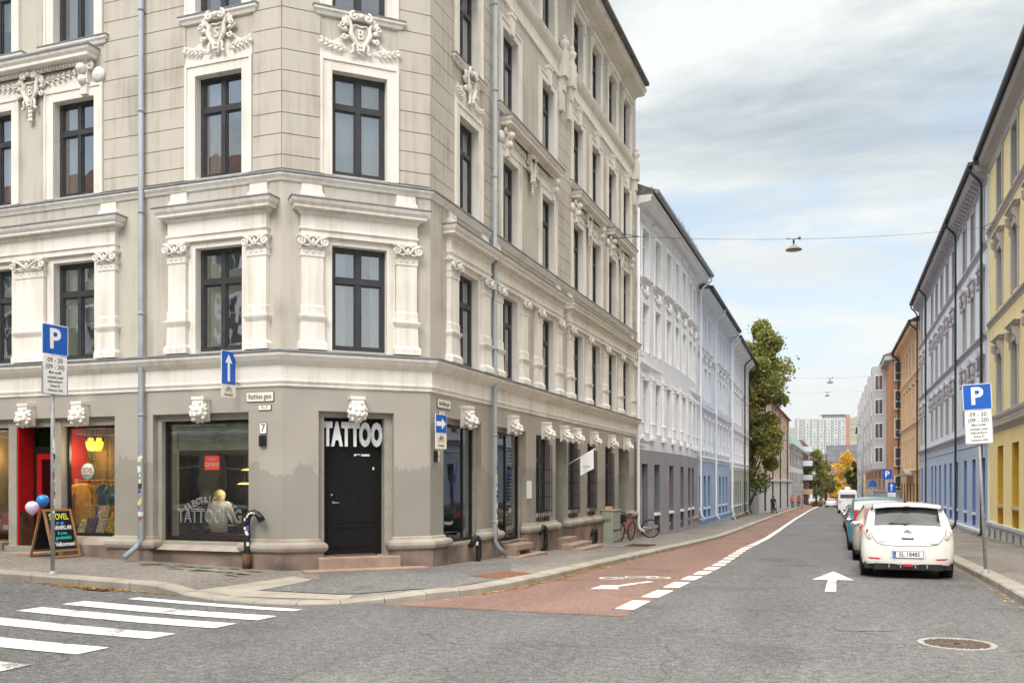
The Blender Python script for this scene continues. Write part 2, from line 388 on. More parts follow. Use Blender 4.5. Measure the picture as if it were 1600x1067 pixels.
def text_mesh(body, size=1, extrude=.002, offset=0, xs=1, align='CENTER', outline=0, spacing=1, shear=0):
    c = bpy.data.curves.new('text', 'FONT'); c.body = body; c.size = size; c.extrude = extrude; c.offset = offset; c.align_x = align; c.align_y = 'CENTER'
    c.space_character = spacing; c.shear = shear; c.resolution_u = 3
    if outline: c.fill_mode = 'NONE'; c.extrude = 0; c.bevel_depth = outline; c.bevel_resolution = 0
    o = bpy.data.objects.new('text', c); me = bpy.data.meshes.new_from_object(o)
    # lay into the xz plane facing -y
    me.transform(Matrix.Diagonal((xs, 1, 1, 1))); me.transform(Matrix.Rotation(pi/2, 4, 'X'))
    bpy.data.objects.remove(o); bpy.data.curves.remove(c)
    return me
def text(body, mat, parent, mw, name='lettering', **k):
    me = text_mesh(body, **k); me.materials.clear(); me.materials.append(mat)
    return put(name, me, parent, mw)

# ------------------------------------------------------------------ ground shape
def sstep(a, b, x):
    t = min(1, max(0, (x-a)/(b-a))); return t*t*(3-2*t)
def ramp(x, w):
    return 0 if x < -w else (x if x > w else (x+w)**2/(4*w))
def G(x, y):
    z = -.026*(ramp(y, 1.5)-ramp(y-24, 1.5))-.0138*(ramp(y-24, 1.5)-ramp(y-330, 1.5))
    return z+.028*ramp(min(-x, 60)-.56, 1.2)*(1-sstep(2, 14, y))

# ------------------------------------------------------------------ camera
cam = bpy.data.cameras.new('camera'); co = bpy.data.objects.new('camera', cam); C.objects.link(co)
co.location = (7.65, -16.30, 1.75); co.rotation_euler = (pi/2, 0, radians(20.07))
cam.sensor_width = 36; cam.sensor_fit = 'HORIZONTAL'; cam.lens = 32.4; cam.shift_y = .1378
cam.clip_start = .1; cam.clip_end = 9000
scene.camera = co

# ------------------------------------------------------------------ sky and light
SUN_EL, SUN_AZ = radians(42), radians(178)     # azimuth of the direction the light comes from, measured from +y clockwise
def build_world():
    w = bpy.data.worlds.new('World'); scene.world = w; w.use_nodes = True
    nt = w.node_tree; nt.nodes.clear()
    out = N(nt, 'ShaderNodeOutputWorld'); bg = N(nt, 'ShaderNodeBackground'); bg.inputs[1].default_value = .12; L(nt, bg, 0, out, 0)
    sky = N(nt, 'ShaderNodeTexSky', sky_type='NISHITA'); sky.sun_disc = False; sky.sun_elevation = SUN_EL; sky.sun_rotation = SUN_AZ
    sky.air_density = 1.0; sky.dust_density = 1.5
    tc = N(nt, 'ShaderNodeTexCoord'); sp = N(nt, 'ShaderNodeSeparateXYZ'); L(nt, tc, 'Generated', sp, 0)
    zz = N(nt, 'ShaderNodeMath', operation='MAXIMUM'); L(nt, sp, 'Z', zz, 0); zz.inputs[1].default_value = 0
    za = N(nt, 'ShaderNodeMath', operation='ADD'); L(nt, zz, 0, za, 0); za.inputs[1].default_value = .12
    dx = N(nt, 'ShaderNodeMath', operation='DIVIDE'); L(nt, sp, 'X', dx, 0); L(nt, za, 0, dx, 1)
    dy = N(nt, 'ShaderNodeMath', operation='DIVIDE'); L(nt, sp, 'Y', dy, 0); L(nt, za, 0, dy, 1)
    cb = N(nt, 'ShaderNodeCombineXYZ'); L(nt, dx, 0, cb, 0); L(nt, dy, 0, cb, 1)
    # cloud veil
    mp = N(nt, 'ShaderNodeMapping'); mp.inputs['Rotation'].default_value = (0, 0, radians(28)); mp.inputs['Scale'].default_value = (.55, 1.15, 1); mp.inputs['Location'].default_value = (2.35, .7, 0)
    L(nt, cb, 0, mp, 'Vector')
    n1 = N(nt, 'ShaderNodeTexNoise', i_Scale=1.25, i_Detail=10, i_Roughness=.60, i_Distortion=.7); L(nt, mp, 0, n1, 'Vector')
    cov = N(nt, 'ShaderNodeMapRange', interpolation_type='SMOOTHSTEP'); cov.inputs['From Min'].default_value = .40; cov.inputs['From Max'].default_value = .58; cov.inputs['To Min'].default_value = .32; cov.inputs['To Max'].default_value = .97
    L(nt, n1, 'Fac', cov, 'Value')
    # cloud tone: pale near the horizon, greyer overhead, with darker bellies
    n2 = N(nt, 'ShaderNodeTexNoise', i_Scale=.75, i_Detail=9, i_Roughness=.62, i_Distortion=.5); L(nt, mp, 0, n2, 'Vector')
    el = N(nt, 'ShaderNodeMapRange', interpolation_type='SMOOTHSTEP'); el.inputs['From Min'].default_value = .12; el.inputs['From Max'].default_value = .42; L(nt, sp, 'Z', el, 'Value')
    bl = N(nt, 'ShaderNodeMapRange'); bl.inputs['From Min'].default_value = .38; bl.inputs['From Max'].default_value = .56; L(nt, n2, 'Fac', bl, 'Value')
    mu = N(nt, 'ShaderNodeMath', operation='MULTIPLY'); L(nt, el, 0, mu, 0); L(nt, bl, 0, mu, 1)
    dk = N(nt, 'ShaderNodeMix', data_type='RGBA'); dk.inputs[6].default_value = (3.75, 3.85, 3.78, 1); dk.inputs[7].default_value = (1.35, 1.68, 2.0, 1)
    L(nt, mu, 0, dk, 0)
    cl = N(nt, 'ShaderNodeMix', data_type='RGBA'); 
    bc = N(nt, 'ShaderNodeMix', data_type='RGBA'); bc.inputs[0].default_value = .62; L(nt, sky, 0, bc, 6); bc.inputs[7].default_value = (2.1, 2.6, 2.85, 1)
    L(nt, bc, 2, cl, 6); L(nt, dk, 2, cl, 7); L(nt, cov, 0, cl, 0)
    # the veil thickens towards the horizon
    hz = N(nt, 'ShaderNodeMapRange', interpolation_type='SMOOTHSTEP'); hz.inputs['From Min'].default_value = .02; hz.inputs['From Max'].default_value = .22; hz.inputs['To Min'].default_value = .85; hz.inputs['To Max'].default_value = 0; L(nt, sp, 'Z', hz, 'Value')
    fin = N(nt, 'ShaderNodeMix', data_type='RGBA'); L(nt, cl, 2, fin, 6); fin.inputs[7].default_value = (3.35, 3.5, 3.5, 1); L(nt, hz, 0, fin, 0)
    # sky above the view boosted to throw more light on facades and ground
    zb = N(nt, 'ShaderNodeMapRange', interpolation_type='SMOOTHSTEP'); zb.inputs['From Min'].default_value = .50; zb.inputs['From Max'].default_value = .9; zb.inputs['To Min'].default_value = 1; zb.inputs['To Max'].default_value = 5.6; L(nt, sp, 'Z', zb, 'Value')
    wz = N(nt, 'ShaderNodeMapRange', interpolation_type='SMOOTHSTEP'); wz.inputs['From Min'].default_value = .46; wz.inputs['From Max'].default_value = .62; L(nt, sp, 'Z', wz, 'Value')
    wm = N(nt, 'ShaderNodeMix', data_type='RGBA'); L(nt, wz, 0, wm, 0); L(nt, fin, 2, wm, 6); wm.inputs[7].default_value = (2.68, 2.58, 2.42, 1)
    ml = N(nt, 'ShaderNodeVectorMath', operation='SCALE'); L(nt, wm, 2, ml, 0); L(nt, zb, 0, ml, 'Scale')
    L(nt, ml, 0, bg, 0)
build_world()
sun = bpy.data.lights.new('sun', 'SUN'); sun.energy = 1.3; sun.angle = radians(30); sun.color = (1, .955, .90)
so = bpy.data.objects.new('sun', sun); C.objects.link(so)
sd = Vector((sin(SUN_AZ)*cos(SUN_EL), cos(SUN_AZ)*cos(SUN_EL), sin(SUN_EL)))
so.rotation_euler = sd.to_track_quat('Z', 'Y').to_euler(); so.location = (0, -60, 60)
vs = scene.view_settings; vs.view_transform = 'Standard'; vs.look = 'None'; vs.exposure = 1.12; vs.gamma = 1
scene.cycles.use_denoising = True
try: scene.cycles.denoiser = 'OPENIMAGEDENOISE'
except Exception: pass
scene.cycles.max_bounces = 8; scene.cycles.transparent_max_bounces = 12
scene.cycles.sample_clamp_indirect = 8
# ------------------------------------------------------------------ corner building
S2 = sqrt(2)
FL = frame_mat(-2.06, -1.955, 0)                                  # facade on the side street, u = x+2.06 (negative leftwards)
CHA = atan2(1.955, 2.06); CHL = hypot(2.06, 1.955)
FC = frame_mat(-2.06, -1.955, CHA)                                # chamfered corner
FRR = frame_mat(0, 0, pi/2)                                       # facade on the main street, u = y
REND = 18.4
WRAP = [(-16, -1.955), (-2.06, -1.955), (0, 0), (0, REND)]
def wrap_between(u0, u1): return None

bld = empty('corner_building', (-1.0, -1.0, .1), 0, 'beige plastered four storey corner building with white ornament and a tattoo shop in its chamfered corner', 'building')
bld['label'] = 'beige corner apartment building with white stucco ornament and black corner door'

def wall(name, F, u0, u1, z0, z1, holes, mat, parent, depth=.2, rmat=None, y=0):
    """plastered wall slab with rectangular openings and their reveals"""
    us = sorted({u0, u1} | {h[0] for h in holes} | {h[1] for h in holes}); zs = sorted({z0, z1} | {h[2] for h in holes} | {h[3] for h in holes})
    us = [u for u in us if u0 <= u <= u1]; zs = [z for z in zs if z0 <= z <= z1]
    mb = MB()
    for i in range(len(us)-1):
        for j in range(len(zs)-1):
            cu, cz = (us[i]+us[i+1])/2, (zs[j]+zs[j+1])/2
            if any(h[0] < cu < h[1] and h[2] < cz < h[3] for h in holes): continue
            mb.add([(us[i], y, zs[j]), (us[i+1], y, zs[j]), (us[i+1], y, zs[j+1]), (us[i], y, zs[j+1])], [(0, 1, 2, 3)])
    mi = 1 if rmat else 0
    for h in holes:
        a, b, c, d = h[:4]; dd = y+(h[4] if len(h) > 4 else depth)
        mb.add([(a, y, c), (a, dd, c), (a, dd, d), (a, y, d)], [(0, 1, 2, 3)], mi)
        mb.add([(b, y, c), (b, dd, c), (b, dd, d), (b, y, d)], [(3, 2, 1, 0)], mi)
        mb.add([(a, y, d), (b, y, d), (b, dd, d), (a, dd, d)], [(3, 2, 1, 0)], mi)
        mb.add([(a, y, c), (b, y, c), (b, dd, c), (a, dd, c)], [(0, 1, 2, 3)], mi)
    return mb.build(name, [mat, rmat] if rmat else mat, parent, F, fix=False)

WC = {}
def win_meshes(w, h, tr=.68, fw=.075, cols=2, key=''):
    k = (round(w, 2), round(h, 2), tr, cols)
    if k in WC: return WC[k]
    f = MB(); d0, d1 = 0, .07
    f.box(-w/2, -w/2+fw, d0, d1, 0, h); f.box(w/2-fw, w/2, d0, d1, 0, h)
    f.box(-w/2+fw, w/2-fw, d0, d1, 0, fw*1.1); f.box(-w/2+fw, w/2-fw, d0, d1, h-fw, h)
    th = h*tr; f.box(-w/2+fw, w/2-fw, -.012, d1, th-.05, th+.05)
    for c in range(1, cols):
        x = -w/2+w*c/cols
        f.box(x-.045, x+.045, -.008, d1, fw*1.1, th-.05); f.box(x-.045, x+.045, -.006, d1, th+.05, h-fw)
    # sash rails inset
    xs = [-w/2+fw]+sum([[-w/2+w*c/cols-.045, -w/2+w*c/cols+.045] for c in range(1, cols)], [])+[w/2-fw]
    pan = MB()
    for i in range(0, len(xs), 2):
        for (a, b) in ((fw*1.1, th-.05), (th+.05, h-fw)):
            x0, x1 = xs[i], xs[i+1]; r = .028
            f.box(x0, x0+r, .014, .06, a, b); f.box(x1-r, x1, .014, .06, a, b); f.box(x0+r, x1-r, .014, .06, a, a+r); f.box(x0+r, x1-r, .014, .06, b-r, b)
            pan.add([(x0+r, .035, a+r), (x1-r, .035, a+r), (x1-r, .035, b-r), (x0+r, .035, b-r)], [(0, 1, 2, 3)])
    f.box(-w/2-.02, w/2+.02, -.05, .005, -.03, .0)
    fm = f.mesh('window_frame', M['frame']); pm = pan.mesh('window_pane', M['glass'])
    WC[k] = (fm, pm); return WC[k]
def curtain_mesh(w, h, kind):
    k = ('c', round(w, 2), round(h, 2), kind)
    if k in WC: return WC[k]
    mb = MB()
    def drape(x0, x1, z0, z1, y=.16, amp=.025, wl=.09):
        n = max(4, int((x1-x0)/.02)); v = []; 
        for i in range(n+1):
            x = x0+(x1-x0)*i/n; yy = y+amp*sin(2*pi*x/wl)+.01*sin(23*x); v += [(x, yy, z0), (x, yy*1.02, z1)]
        mb.add(v, [(2*i, 2*i+2, 2*i+3, 2*i+1) for i in range(n)], 0, True)
    if kind == 'blind': drape(-w/2, w/2, h*.62, h, amp=.002); me = mb.mesh('curtain', M['blind'])
    elif kind == 'half': drape(-w/2, w/2, h*.34, h, amp=.002); me = mb.mesh('curtain', M['blind'])
    elif kind == 'full': drape(-w/2, w/2, 0, h, amp=.004); me = mb.mesh('curtain', M['blind'])
    elif kind == 'sides': drape(-w/2, -w/2+w*.26, 0, h); drape(w/2-w*.2, w/2, 0, h); me = mb.mesh('curtain', M['curtain'])
    elif kind == 'left': drape(-w/2, -w/2+w*.38, 0, h); me = mb.mesh('curtain', M['curtain'])
    else: drape(-w/2, w/2, 0, h); me = mb.mesh('curtain', M['curtain'])
    WC[k] = me; return me
def window(F, u, z, w, h, y=.13, curtain=None, parent=None, tr=.68, cols=2):
    fm, pm = win_meshes(w, h, tr, cols=cols)
    mw = F @ Matrix.Translation((u, y, z))
    o = put('window', fm, parent or bld, mw)
    put('pane', pm, o, mw)
    if curtain: put('curtain', curtain_mesh(w-.16, h-.16, curtain), o, mw @ Matrix.Translation((0, 0, .08)))
    return o

# --- window columns (centre along each facade)
COLL = [-1.37, -4.86, -7.03, -9.2, -12.7]
COLC = [1.44]
COLR = [1.88, 4.45, 7.40, 10.35, 12.45, 14.6, 16.75]
WW = 1.05
Z1, H1 = 4.22, 1.95; Z2, H2 = 7.50, 1.92; Z3, H3 = 10.60, 1.85; Z4, H4 = 13.93, 1.75
# ground floor openings: (u0,u1,z0,z1)
GL = [(-2.92, -.72, .50, 3.06), (-9.6, -3.85, .45, 3.06)]
GC = [(.67, 2.11, .20, 3.08)]
GR = [(.62, 2.66, .50, 3.07), (3.62, 5.68, .30, 3.05), (6.47, 7.62, .35, 3.0), (8.17, 9.30, -.2, 3.0), (9.42, 10.40, .35, 2.98), (11.48, 12.40, .35, 2.98), (13.72, 14.70, .35, 2.97), (15.64, 17.30, -.3, 2.98)]
def upper_holes(cols):
    r = []
    for c in cols:
        for (z, h) in ((Z1, H1), (Z2, H2), (Z3, H3), (Z4, H4)): r.append((c-WW/2, c+WW/2, z, z+h))
    return r
WTOP = 16.35
for F, u0, u1, cols, gf, nm in ((FL, -16, 0, COLL, GL, 'l'), (FC, 0, CHL, COLC, GC, 'c'), (FRR, 0, REND, COLR, GR, 'r')):
    wall('upper_wall', F, u0, u1, 3.55, WTOP, upper_holes(cols), M['wall'], bld, .2, M['trim'])
    g = gf
    wall('ground_floor_wall', F, u0, u1, -.8, 3.55, g, M['gf'], bld, .13, M['gftrim'])

# --- sweeping mouldings
mb = MB()
mb.sweep([(0, 3.50), (.035, 3.52), (.035, 3.56), (.06, 3.60), (.06, 3.63), (.045, 3.64), (.05, 3.90), (.10, 3.93), (.16, 3.98), (.22, 4.06), (.23, 4.11), (0, 4.125)], WRAP)
mb.sweep([(0, 7.26), (.03, 7.27), (.05, 7.31), (.09, 7.36), (.09, 7.395), (0, 7.40)], WRAP)
mb.build('string_course', M['trim'], bld)
mb = MB()
mb.sweep([(0, 4.125), (.245, 4.115), (.25, 4.135), (.25, 4.15), (0, 4.20)], WRAP)
mb.sweep([(0, 7.40), (.10, 7.398), (.115, 7.405), (.115, 7.43), (0, 7.475)], WRAP)
mb.build('zinc_flashing', M['zinc'], bld)
# belt under the top floor
WR2 = [(-16, -1.955), (-2.06, -1.955), (0, 0), (0, 8.85)]
mb = MB()
mb.sweep([(0, 13.10), (.04, 13.12), (.04, 13.2), (.0, 13.2), (.02, 13.22), (.02, 13.5), (.06, 13.53), (.12, 13.6), (.16, 13.7), (.17, 13.76), (0, 13.8)], WRAP)
# top cornice
WRAPC = [(-16, -1.955), (-2.06, -1.955), (0, 0), (0, 17.95)]; WRAPE = [(-16, -1.955), (-2.06, -1.955), (0, 0), (0, 17.6)]
mb.sweep([(0, 15.98), (.03, 15.99), (.03, 16.05), (.015, 16.06), (.015, 16.14), (.10, 16.17), (.16, 16.24), (.46, 16.27), (.46, 16.35), (.52, 16.42), (.54, 16.47), (0, 16.47)], WRAPC)
mb.build('cornice', M['trim'], bld)
mb = MB(); mb.sweep([(.50, 16.475), (.66, 16.46), (.70, 16.50), (.70, 16.58), (.60, 16.60), (.0, 16.90), (-4.2, 18.6)], WRAPE); mb.build('roof_edge', noisemat('dark_slate_edge', (.075, .075, .075), (.13, .13, .12), 5, rough=.6), bld)
# back body so the building is a closed block
mb = MB(); 
mb.add([(-16, -1.955, WTOP), (-16, 12, WTOP), (-16, 12, -.5), (-16, -1.955, -.5)], [(0, 1, 2, 3)])
mb.add([(-16, 12, -.5), (-16, 12, WTOP), (-12, REND, WTOP), (-12, REND, -.5)], [(0, 1, 2, 3)])
mb.add([(-12, REND, -.5), (-12, REND, WTOP), (0, REND, WTOP), (0, REND, -.5)], [(0, 1, 2, 3)])
mb.add([(-16, -1.955, 16.9), (-2.06, -1.955, 16.9), (0, 0, 16.9), (0, REND, 16.9), (-12, REND, 16.9), (-16, 12, 16.9)], [(0, 1, 2, 3, 4, 5)])
mb.build('rear_wall', M['wall'], bld, fix=False)
# dark rooms behind the windows: back walls and floors
mb = MB()
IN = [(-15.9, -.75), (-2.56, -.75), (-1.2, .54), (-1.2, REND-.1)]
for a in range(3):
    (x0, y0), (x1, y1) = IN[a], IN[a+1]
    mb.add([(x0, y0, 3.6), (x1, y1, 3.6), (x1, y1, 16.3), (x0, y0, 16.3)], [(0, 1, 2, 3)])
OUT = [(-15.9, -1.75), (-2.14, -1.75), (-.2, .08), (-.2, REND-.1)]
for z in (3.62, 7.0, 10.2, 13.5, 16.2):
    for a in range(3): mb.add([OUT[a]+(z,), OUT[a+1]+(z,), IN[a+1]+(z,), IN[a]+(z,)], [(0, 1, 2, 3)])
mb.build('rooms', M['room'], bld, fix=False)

# --- rustication grooves: shallow shadow joints cut between proud plaster courses
def courses(F, u0, u1, z0, z1, gap=.012, step=.385, proud=.014):
    mb = MB(); z = z0
    while z < z1-.1:
        t = min(z1, z+step)
        mb.sweep_courses = None
        mb.box(u0, u1, -proud, 0.02, z+gap, t); z = t
    return mb
RZ = [(7.50, 13.08)]
def add_courses(F, spans, name='rusticated_courses'):
    for (a, b) in spans:
        m = MB()
        z = 7.345+.385*0
        zz = [7.74+.385*k for k in range(14)]
        prev = 7.49
        for t in zz:
            if t > 13.08: t = 13.08
            m.box(a, b, -.022, .02, prev, t-.016); prev = t
            if t >= 13.08: break
        m.build(name, M['wall'], bld, F)
add_courses(FL, [(-15.9, -13.4), (-12.0, -9.95), (-4.10, -2.13)])
add_courses(FC, [(.0, .70), (2.18, CHL)])
add_courses(FRR, [(0.02, 1.13), (2.63, 3.70), (8.15, 9.62), (17.48, REND-.02)])
add_courses(FL, [(-.61, 0)])

# --- pilaster, capital
def pilaster_mesh(w=.40):
    mb = MB(); hw = w/2-.10
    pr = [(.165, 4.19), (.165, 4.30), (.135, 4.34), (.125, 4.36), (.115, 4.70), (.135, 4.74), (.155, 4.78), (.16, 4.80), (.16, 4.815), (.115, 4.83), (.115, 4.98), (.10, 5.02), (.10, 5.90), (.115, 5.905), (.115, 5.93)]
    mb.hood(-hw, hw, pr); 
    mb.add([(-hw-.115, -.115, 5.93), (hw+.115, -.115, 5.93), (hw+.115, 0, 5.93), (-hw-.115, 0, 5.93)], [(0, 1, 2, 3)])
    return mb.mesh('pilaster', M['trim'])
def spiral(cx, cz, r, turns, sgn, y=-.13, n=22, start=pi/2):
    out = []
    for i in range(n+1):
        t = i/n; a = start+sgn*2*pi*turns*t; rr = r*(1-.8*t); out.append((cx+rr*cos(a), y-.015*t, cz+rr*sin(a)))
    return out
def capital_mesh(w=.40):
    mb = MB(); hw = w/2-.10
    mb.hood(-hw, hw, [(.115, 5.93), (.115, 6.03), (.13, 6.04), (.13, 6.06), (.105, 6.07), (.105, 6.20), (.15, 6.24), (.17, 6.26), (.17, 6.29), (.0, 6.29)])
    for x in (-w*.3, 0, w*.3): mb.ell((x, -.118, 5.98), (.024, .014, .024), 8, 5)
    mb.ell((-w/2-.02, -.15, 6.16), (.055, .03, .055), 10, 6); mb.ell((w/2+.02, -.15, 6.16), (.055, .03, .055), 10, 6)
    for s in (-1, 1):
        mb.tube(spiral(s*(w/2+.02), 6.16, .085, 1.4, s, y=-.165), [.022]*14+[.017]*9, 6)
        mb.tube([(s*(w/2+.01), -.165, 6.245), (s*w*.28, -.17, 6.21), (s*w*.1, -.18, 6.12), (s*.015, -.18, 6.09)], [.024, .028, .024, .016], 6)
        mb.tube([(s*w*.45, -.16, 6.09), (s*w*.25, -.17, 6.08), (s*.02, -.17, 6.12)], [.014, .02, .012], 6)
    mb.ell((0, -.175, 6.16), (.035, .03, .055), 8, 6); mb.ell((0, -.17, 6.255), (.045, .03, .03), 8, 6); mb.ell((-.06, -.165, 6.235), (.03, .02, .02), 8, 5); mb.ell((.06, -.165, 6.235), (.03, .02, .02), 8, 5)
    return mb.mesh('capital', M['trim'])
PIL, CAP = pilaster_mesh(), capital_mesh(); PILW, CAPW = pilaster_mesh(.74), capital_mesh(.74)
def pilaster(F, u, wide=False):
    mw = F @ Matrix.Translation((u, 0, 0)); o = put('pilaster', PILW if wide else PIL, bld, mw); put('capital', CAPW if wide else CAP, o, mw)

def entablature(F, c0, c1):
    """frieze and cornice over the first-floor windows between outer pilaster edges"""
    a, b = c0-1.115, c1+1.115
    mb = MB()
    mb.hood(a+.11, b-.11, [(.10, 6.29), (.10, 6.39), (.13, 6.40), (.13, 6.43), (.105, 6.44), (.105, 6.67), (.14, 6.70), (.16, 6.73), (.16, 6.745), (.25, 6.76), (.25, 6.80), (.29, 6.85), (.31, 6.90), (.31, 6.92), (.0, 6.925)])
    mb.add([(a+.01, -.10, 6.291), (b-.01, -.10, 6.291), (b-.01, 0, 6.291), (a+.01, 0, 6.291)], [(0, 1, 2, 3)])
    o = mb.build('entablature', M['trim'], bld, F)
    d = MB(); n = int((b-a)/.045)
    for i in range(n):
        x = a+.02+(b-a-.04)*i/(n-1); d.box(x-.010, x+.010, -.172, -.10, 6.70, 6.735)
    d.build('egg_and_dart', M['trim'], o, F)
    z = MB(); z.hood(a+.11, b-.11, [(.32, 6.915), (.325, 6.925), (.325, 6.945), (0, 6.985)]); z.build('zinc_flashing', M['zinc'], o, F)
    # little pedestals up to the string course
    for x in (c0-.9, c1+.9):
        p = MB(); p.hood(x-.13, x+.13, [(.09, 6.985), (.09, 7.07), (.065, 7.10), (.06, 7.12), (.055, 7.25), (.075, 7.265)]); p.build('pedestal', M['trim'], o, F)
def surround(F, c, z, h, sill=False, top=None, w=WW, outer=.225, name='window_surround'):
    mb = MB(); a, b = c-w/2, c+w/2; o = outer; y = -.045
    zb = z-.03; zt = z+h
    for s, e in ((a-o, a), (b, b+o)):
        mb.box(s, e, y, .001, zb, zt)
        q = (s, s+.05) if s < a-.01 else (e-.05, e)
        mb.box(q[0], q[1], y-.025, y+.001, zb, zt+o)
    mb.box(a-o, b+o, y-.0005, .001, zt, zt+o)
    mb.box(a-o+.05, b+o-.05, y-.022, y+.001, zt+o-.05, zt+o)
    ob = mb.build(name, M['trim'], bld, F)
    if sill:
        s2 = MB(); s2.hood(a-o-.02, b+o+.02, [(0, z-.19), (.05, z-.18), (.07, z-.13), (.10, z-.10), (.105, z-.055), (0, z-.05)]); s2.build('sill', M['trim'], ob, F)
        s3 = MB(); s3.hood(a-o-.02, b+o+.02, [(.0, z-.05), (.115, z-.054), (.12, z-.03), (0, z-.005)]); s3.build('sill_flashing', M['zinc'], ob, F)
    return ob

# --- stucco cartouche over the second-floor windows
def leaf(mb, x, z, a, l=.09, w=.022, y=-.07, t=.016):
    R = Matrix.Rotation(-a, 3, 'Y'); c = R @ Vector((l/2, 0, 0)); mb.ell((x+c.x, y, z+c.z), (l/2, t, w), 7, 5, 0, R)
def spray(mb, x0, z0, ang, length, n, s, y=-.06):
    px, pz = x0, z0; pts = [(px, y, pz)]
    for i in range(n):
        a = ang+s*.12*i; px += length/n*cos(a); pz += length/n*sin(a); pts.append((px, y, pz))
        leaf(mb, px, pz, a+.75, .12-.004*i, .024, y-.02); leaf(mb, px, pz, a-.75, .12-.004*i, .024, y-.02)
        if i % 2: mb.ell((px+.02, y-.035, pz), (.018, .018, .018), 6, 4)
    leaf(mb, px, pz, ang, .1, .02, y-.02)
    mb.tube(pts, .011, 5)
def cartouche_mesh(drop=False):
    """origin: centre of the shield, about 0.75 high"""
    mb = MB()
    # shield rim
    rim = [(-.12, .17), (-.16, .05), (-.13, -.07), (-.06, -.17), (0, -.24), (.06, -.17), (.13, -.07), (.16, .05), (.12, .17), (0, .14), (-.12, .17)]
    mb.prism([(x, z) for x, z in rim[:-1]], -.075, -.03, 1)
    mb.tube([(x, -.085, z) for x, z in rim], .022, 6)
    for s in (-1, 1):
        mb.tube(spiral(s*.13, .30, .085, 1.3, -s, y=-.13), [.032]*12+[.02]*11, 7); mb.ell((s*.13, -.15, .30), (.03, .03, .03), 8, 5)
        mb.tube([(s*.21, -.10, .30), (s*.20, -.10, .20), (s*.17, -.09, .12), (s*.19, -.10, .0), (s*.14, -.10, -.10), (s*.07, -.10, -.22), (s*.05, -.10, -.33)], [.03, .035, .038, .045, .042, .035, .025], 7)
        # acanthus lobes each side
        for (x, z, a, l, w) in ((.22, .12, .9, .20, .05), (.22, .04, .35, .22, .055), (.19, -.06, -.25, .20, .045), (.24, .20, 1.3, .14, .035)):
            leaf(mb, s*x, z, a if s > 0 else pi-a, l, w, -.075, .03)
        mb.tube(spiral(s*.36, .14, .055, 1.1, s, y=-.10), .018, 6); mb.tube(spiral(s*.30, -.10, .055, 1.1, -s, y=-.10), .018, 6)
        mb.tube([(s*.10, -.10, -.14), (s*.15, -.11, -.24), (s*.13, -.11, -.34), (s*.17, -.10, -.38)], [.02, .03, .028, .02], 6); mb.ell((s*.17, -.11, -.37), (.035, .03, .035), 8, 5)
    mb.ell((0, -.14, .31), (.05, .045, .06), 9, 6); mb.ell((0, -.12, -.31), (.05, .03, .035), 8, 5)
    for i in range(5): leaf(mb, 0, -.30, -pi/2+(i-2)*.5, .10, .02, -.10)
    if drop:
        for k in range(4): mb.ell((0, -.09, -.36-.08*k), (.045-.006*k, .03, .05), 8, 5)
        for s in (-1, 1):
            for k in range(3): leaf(mb, 0, -.36-.09*k, -pi/2+s*.6, .11, .025, -.085)
    return mb
CART = cartouche_mesh().mesh('cartouche', [M['trim'], M['wall']]); CARTD = cartouche_mesh(True).mesh('cartouche_drop', [M['trim'], M['wall']])
def cartouche(F, c, z, letter=None, drop=False):
    mw = F @ Matrix.Translation((c, 0, z)); o = put('cartouche', CARTD if drop else CART, bld, mw)
    if letter: text(letter, M['trim'], o, mw @ Matrix.Translation((0, -.088, -.01)), 'monogram', size=.26, extrude=.008, offset=.004, xs=.85)
    return o
def panel_ornament(F, c, letter):
    mb = MB(); z = Z2+H2+.225
    mb.box(c-.75, c+.75, -.04, .001, z, z+.05)
    # shaped upper edge of the panel
    mb.prism([(c-.75, z+.05), (c+.75, z+.05), (c+.75, z+.27), (c+.5, z+.33), (c+.34, z+.45), (c-.34, z+.45), (c-.5, z+.33), (c-.75, z+.27)], -.03, .001)
    for s in (-1, 1): spray(mb, c+s*.24, z+.20, 0 if s > 0 else pi, .46, 5, .6*s)
    mb.build('ornament_panel', M['trim'], bld, F)
    cartouche(F, c, z+.50, letter)
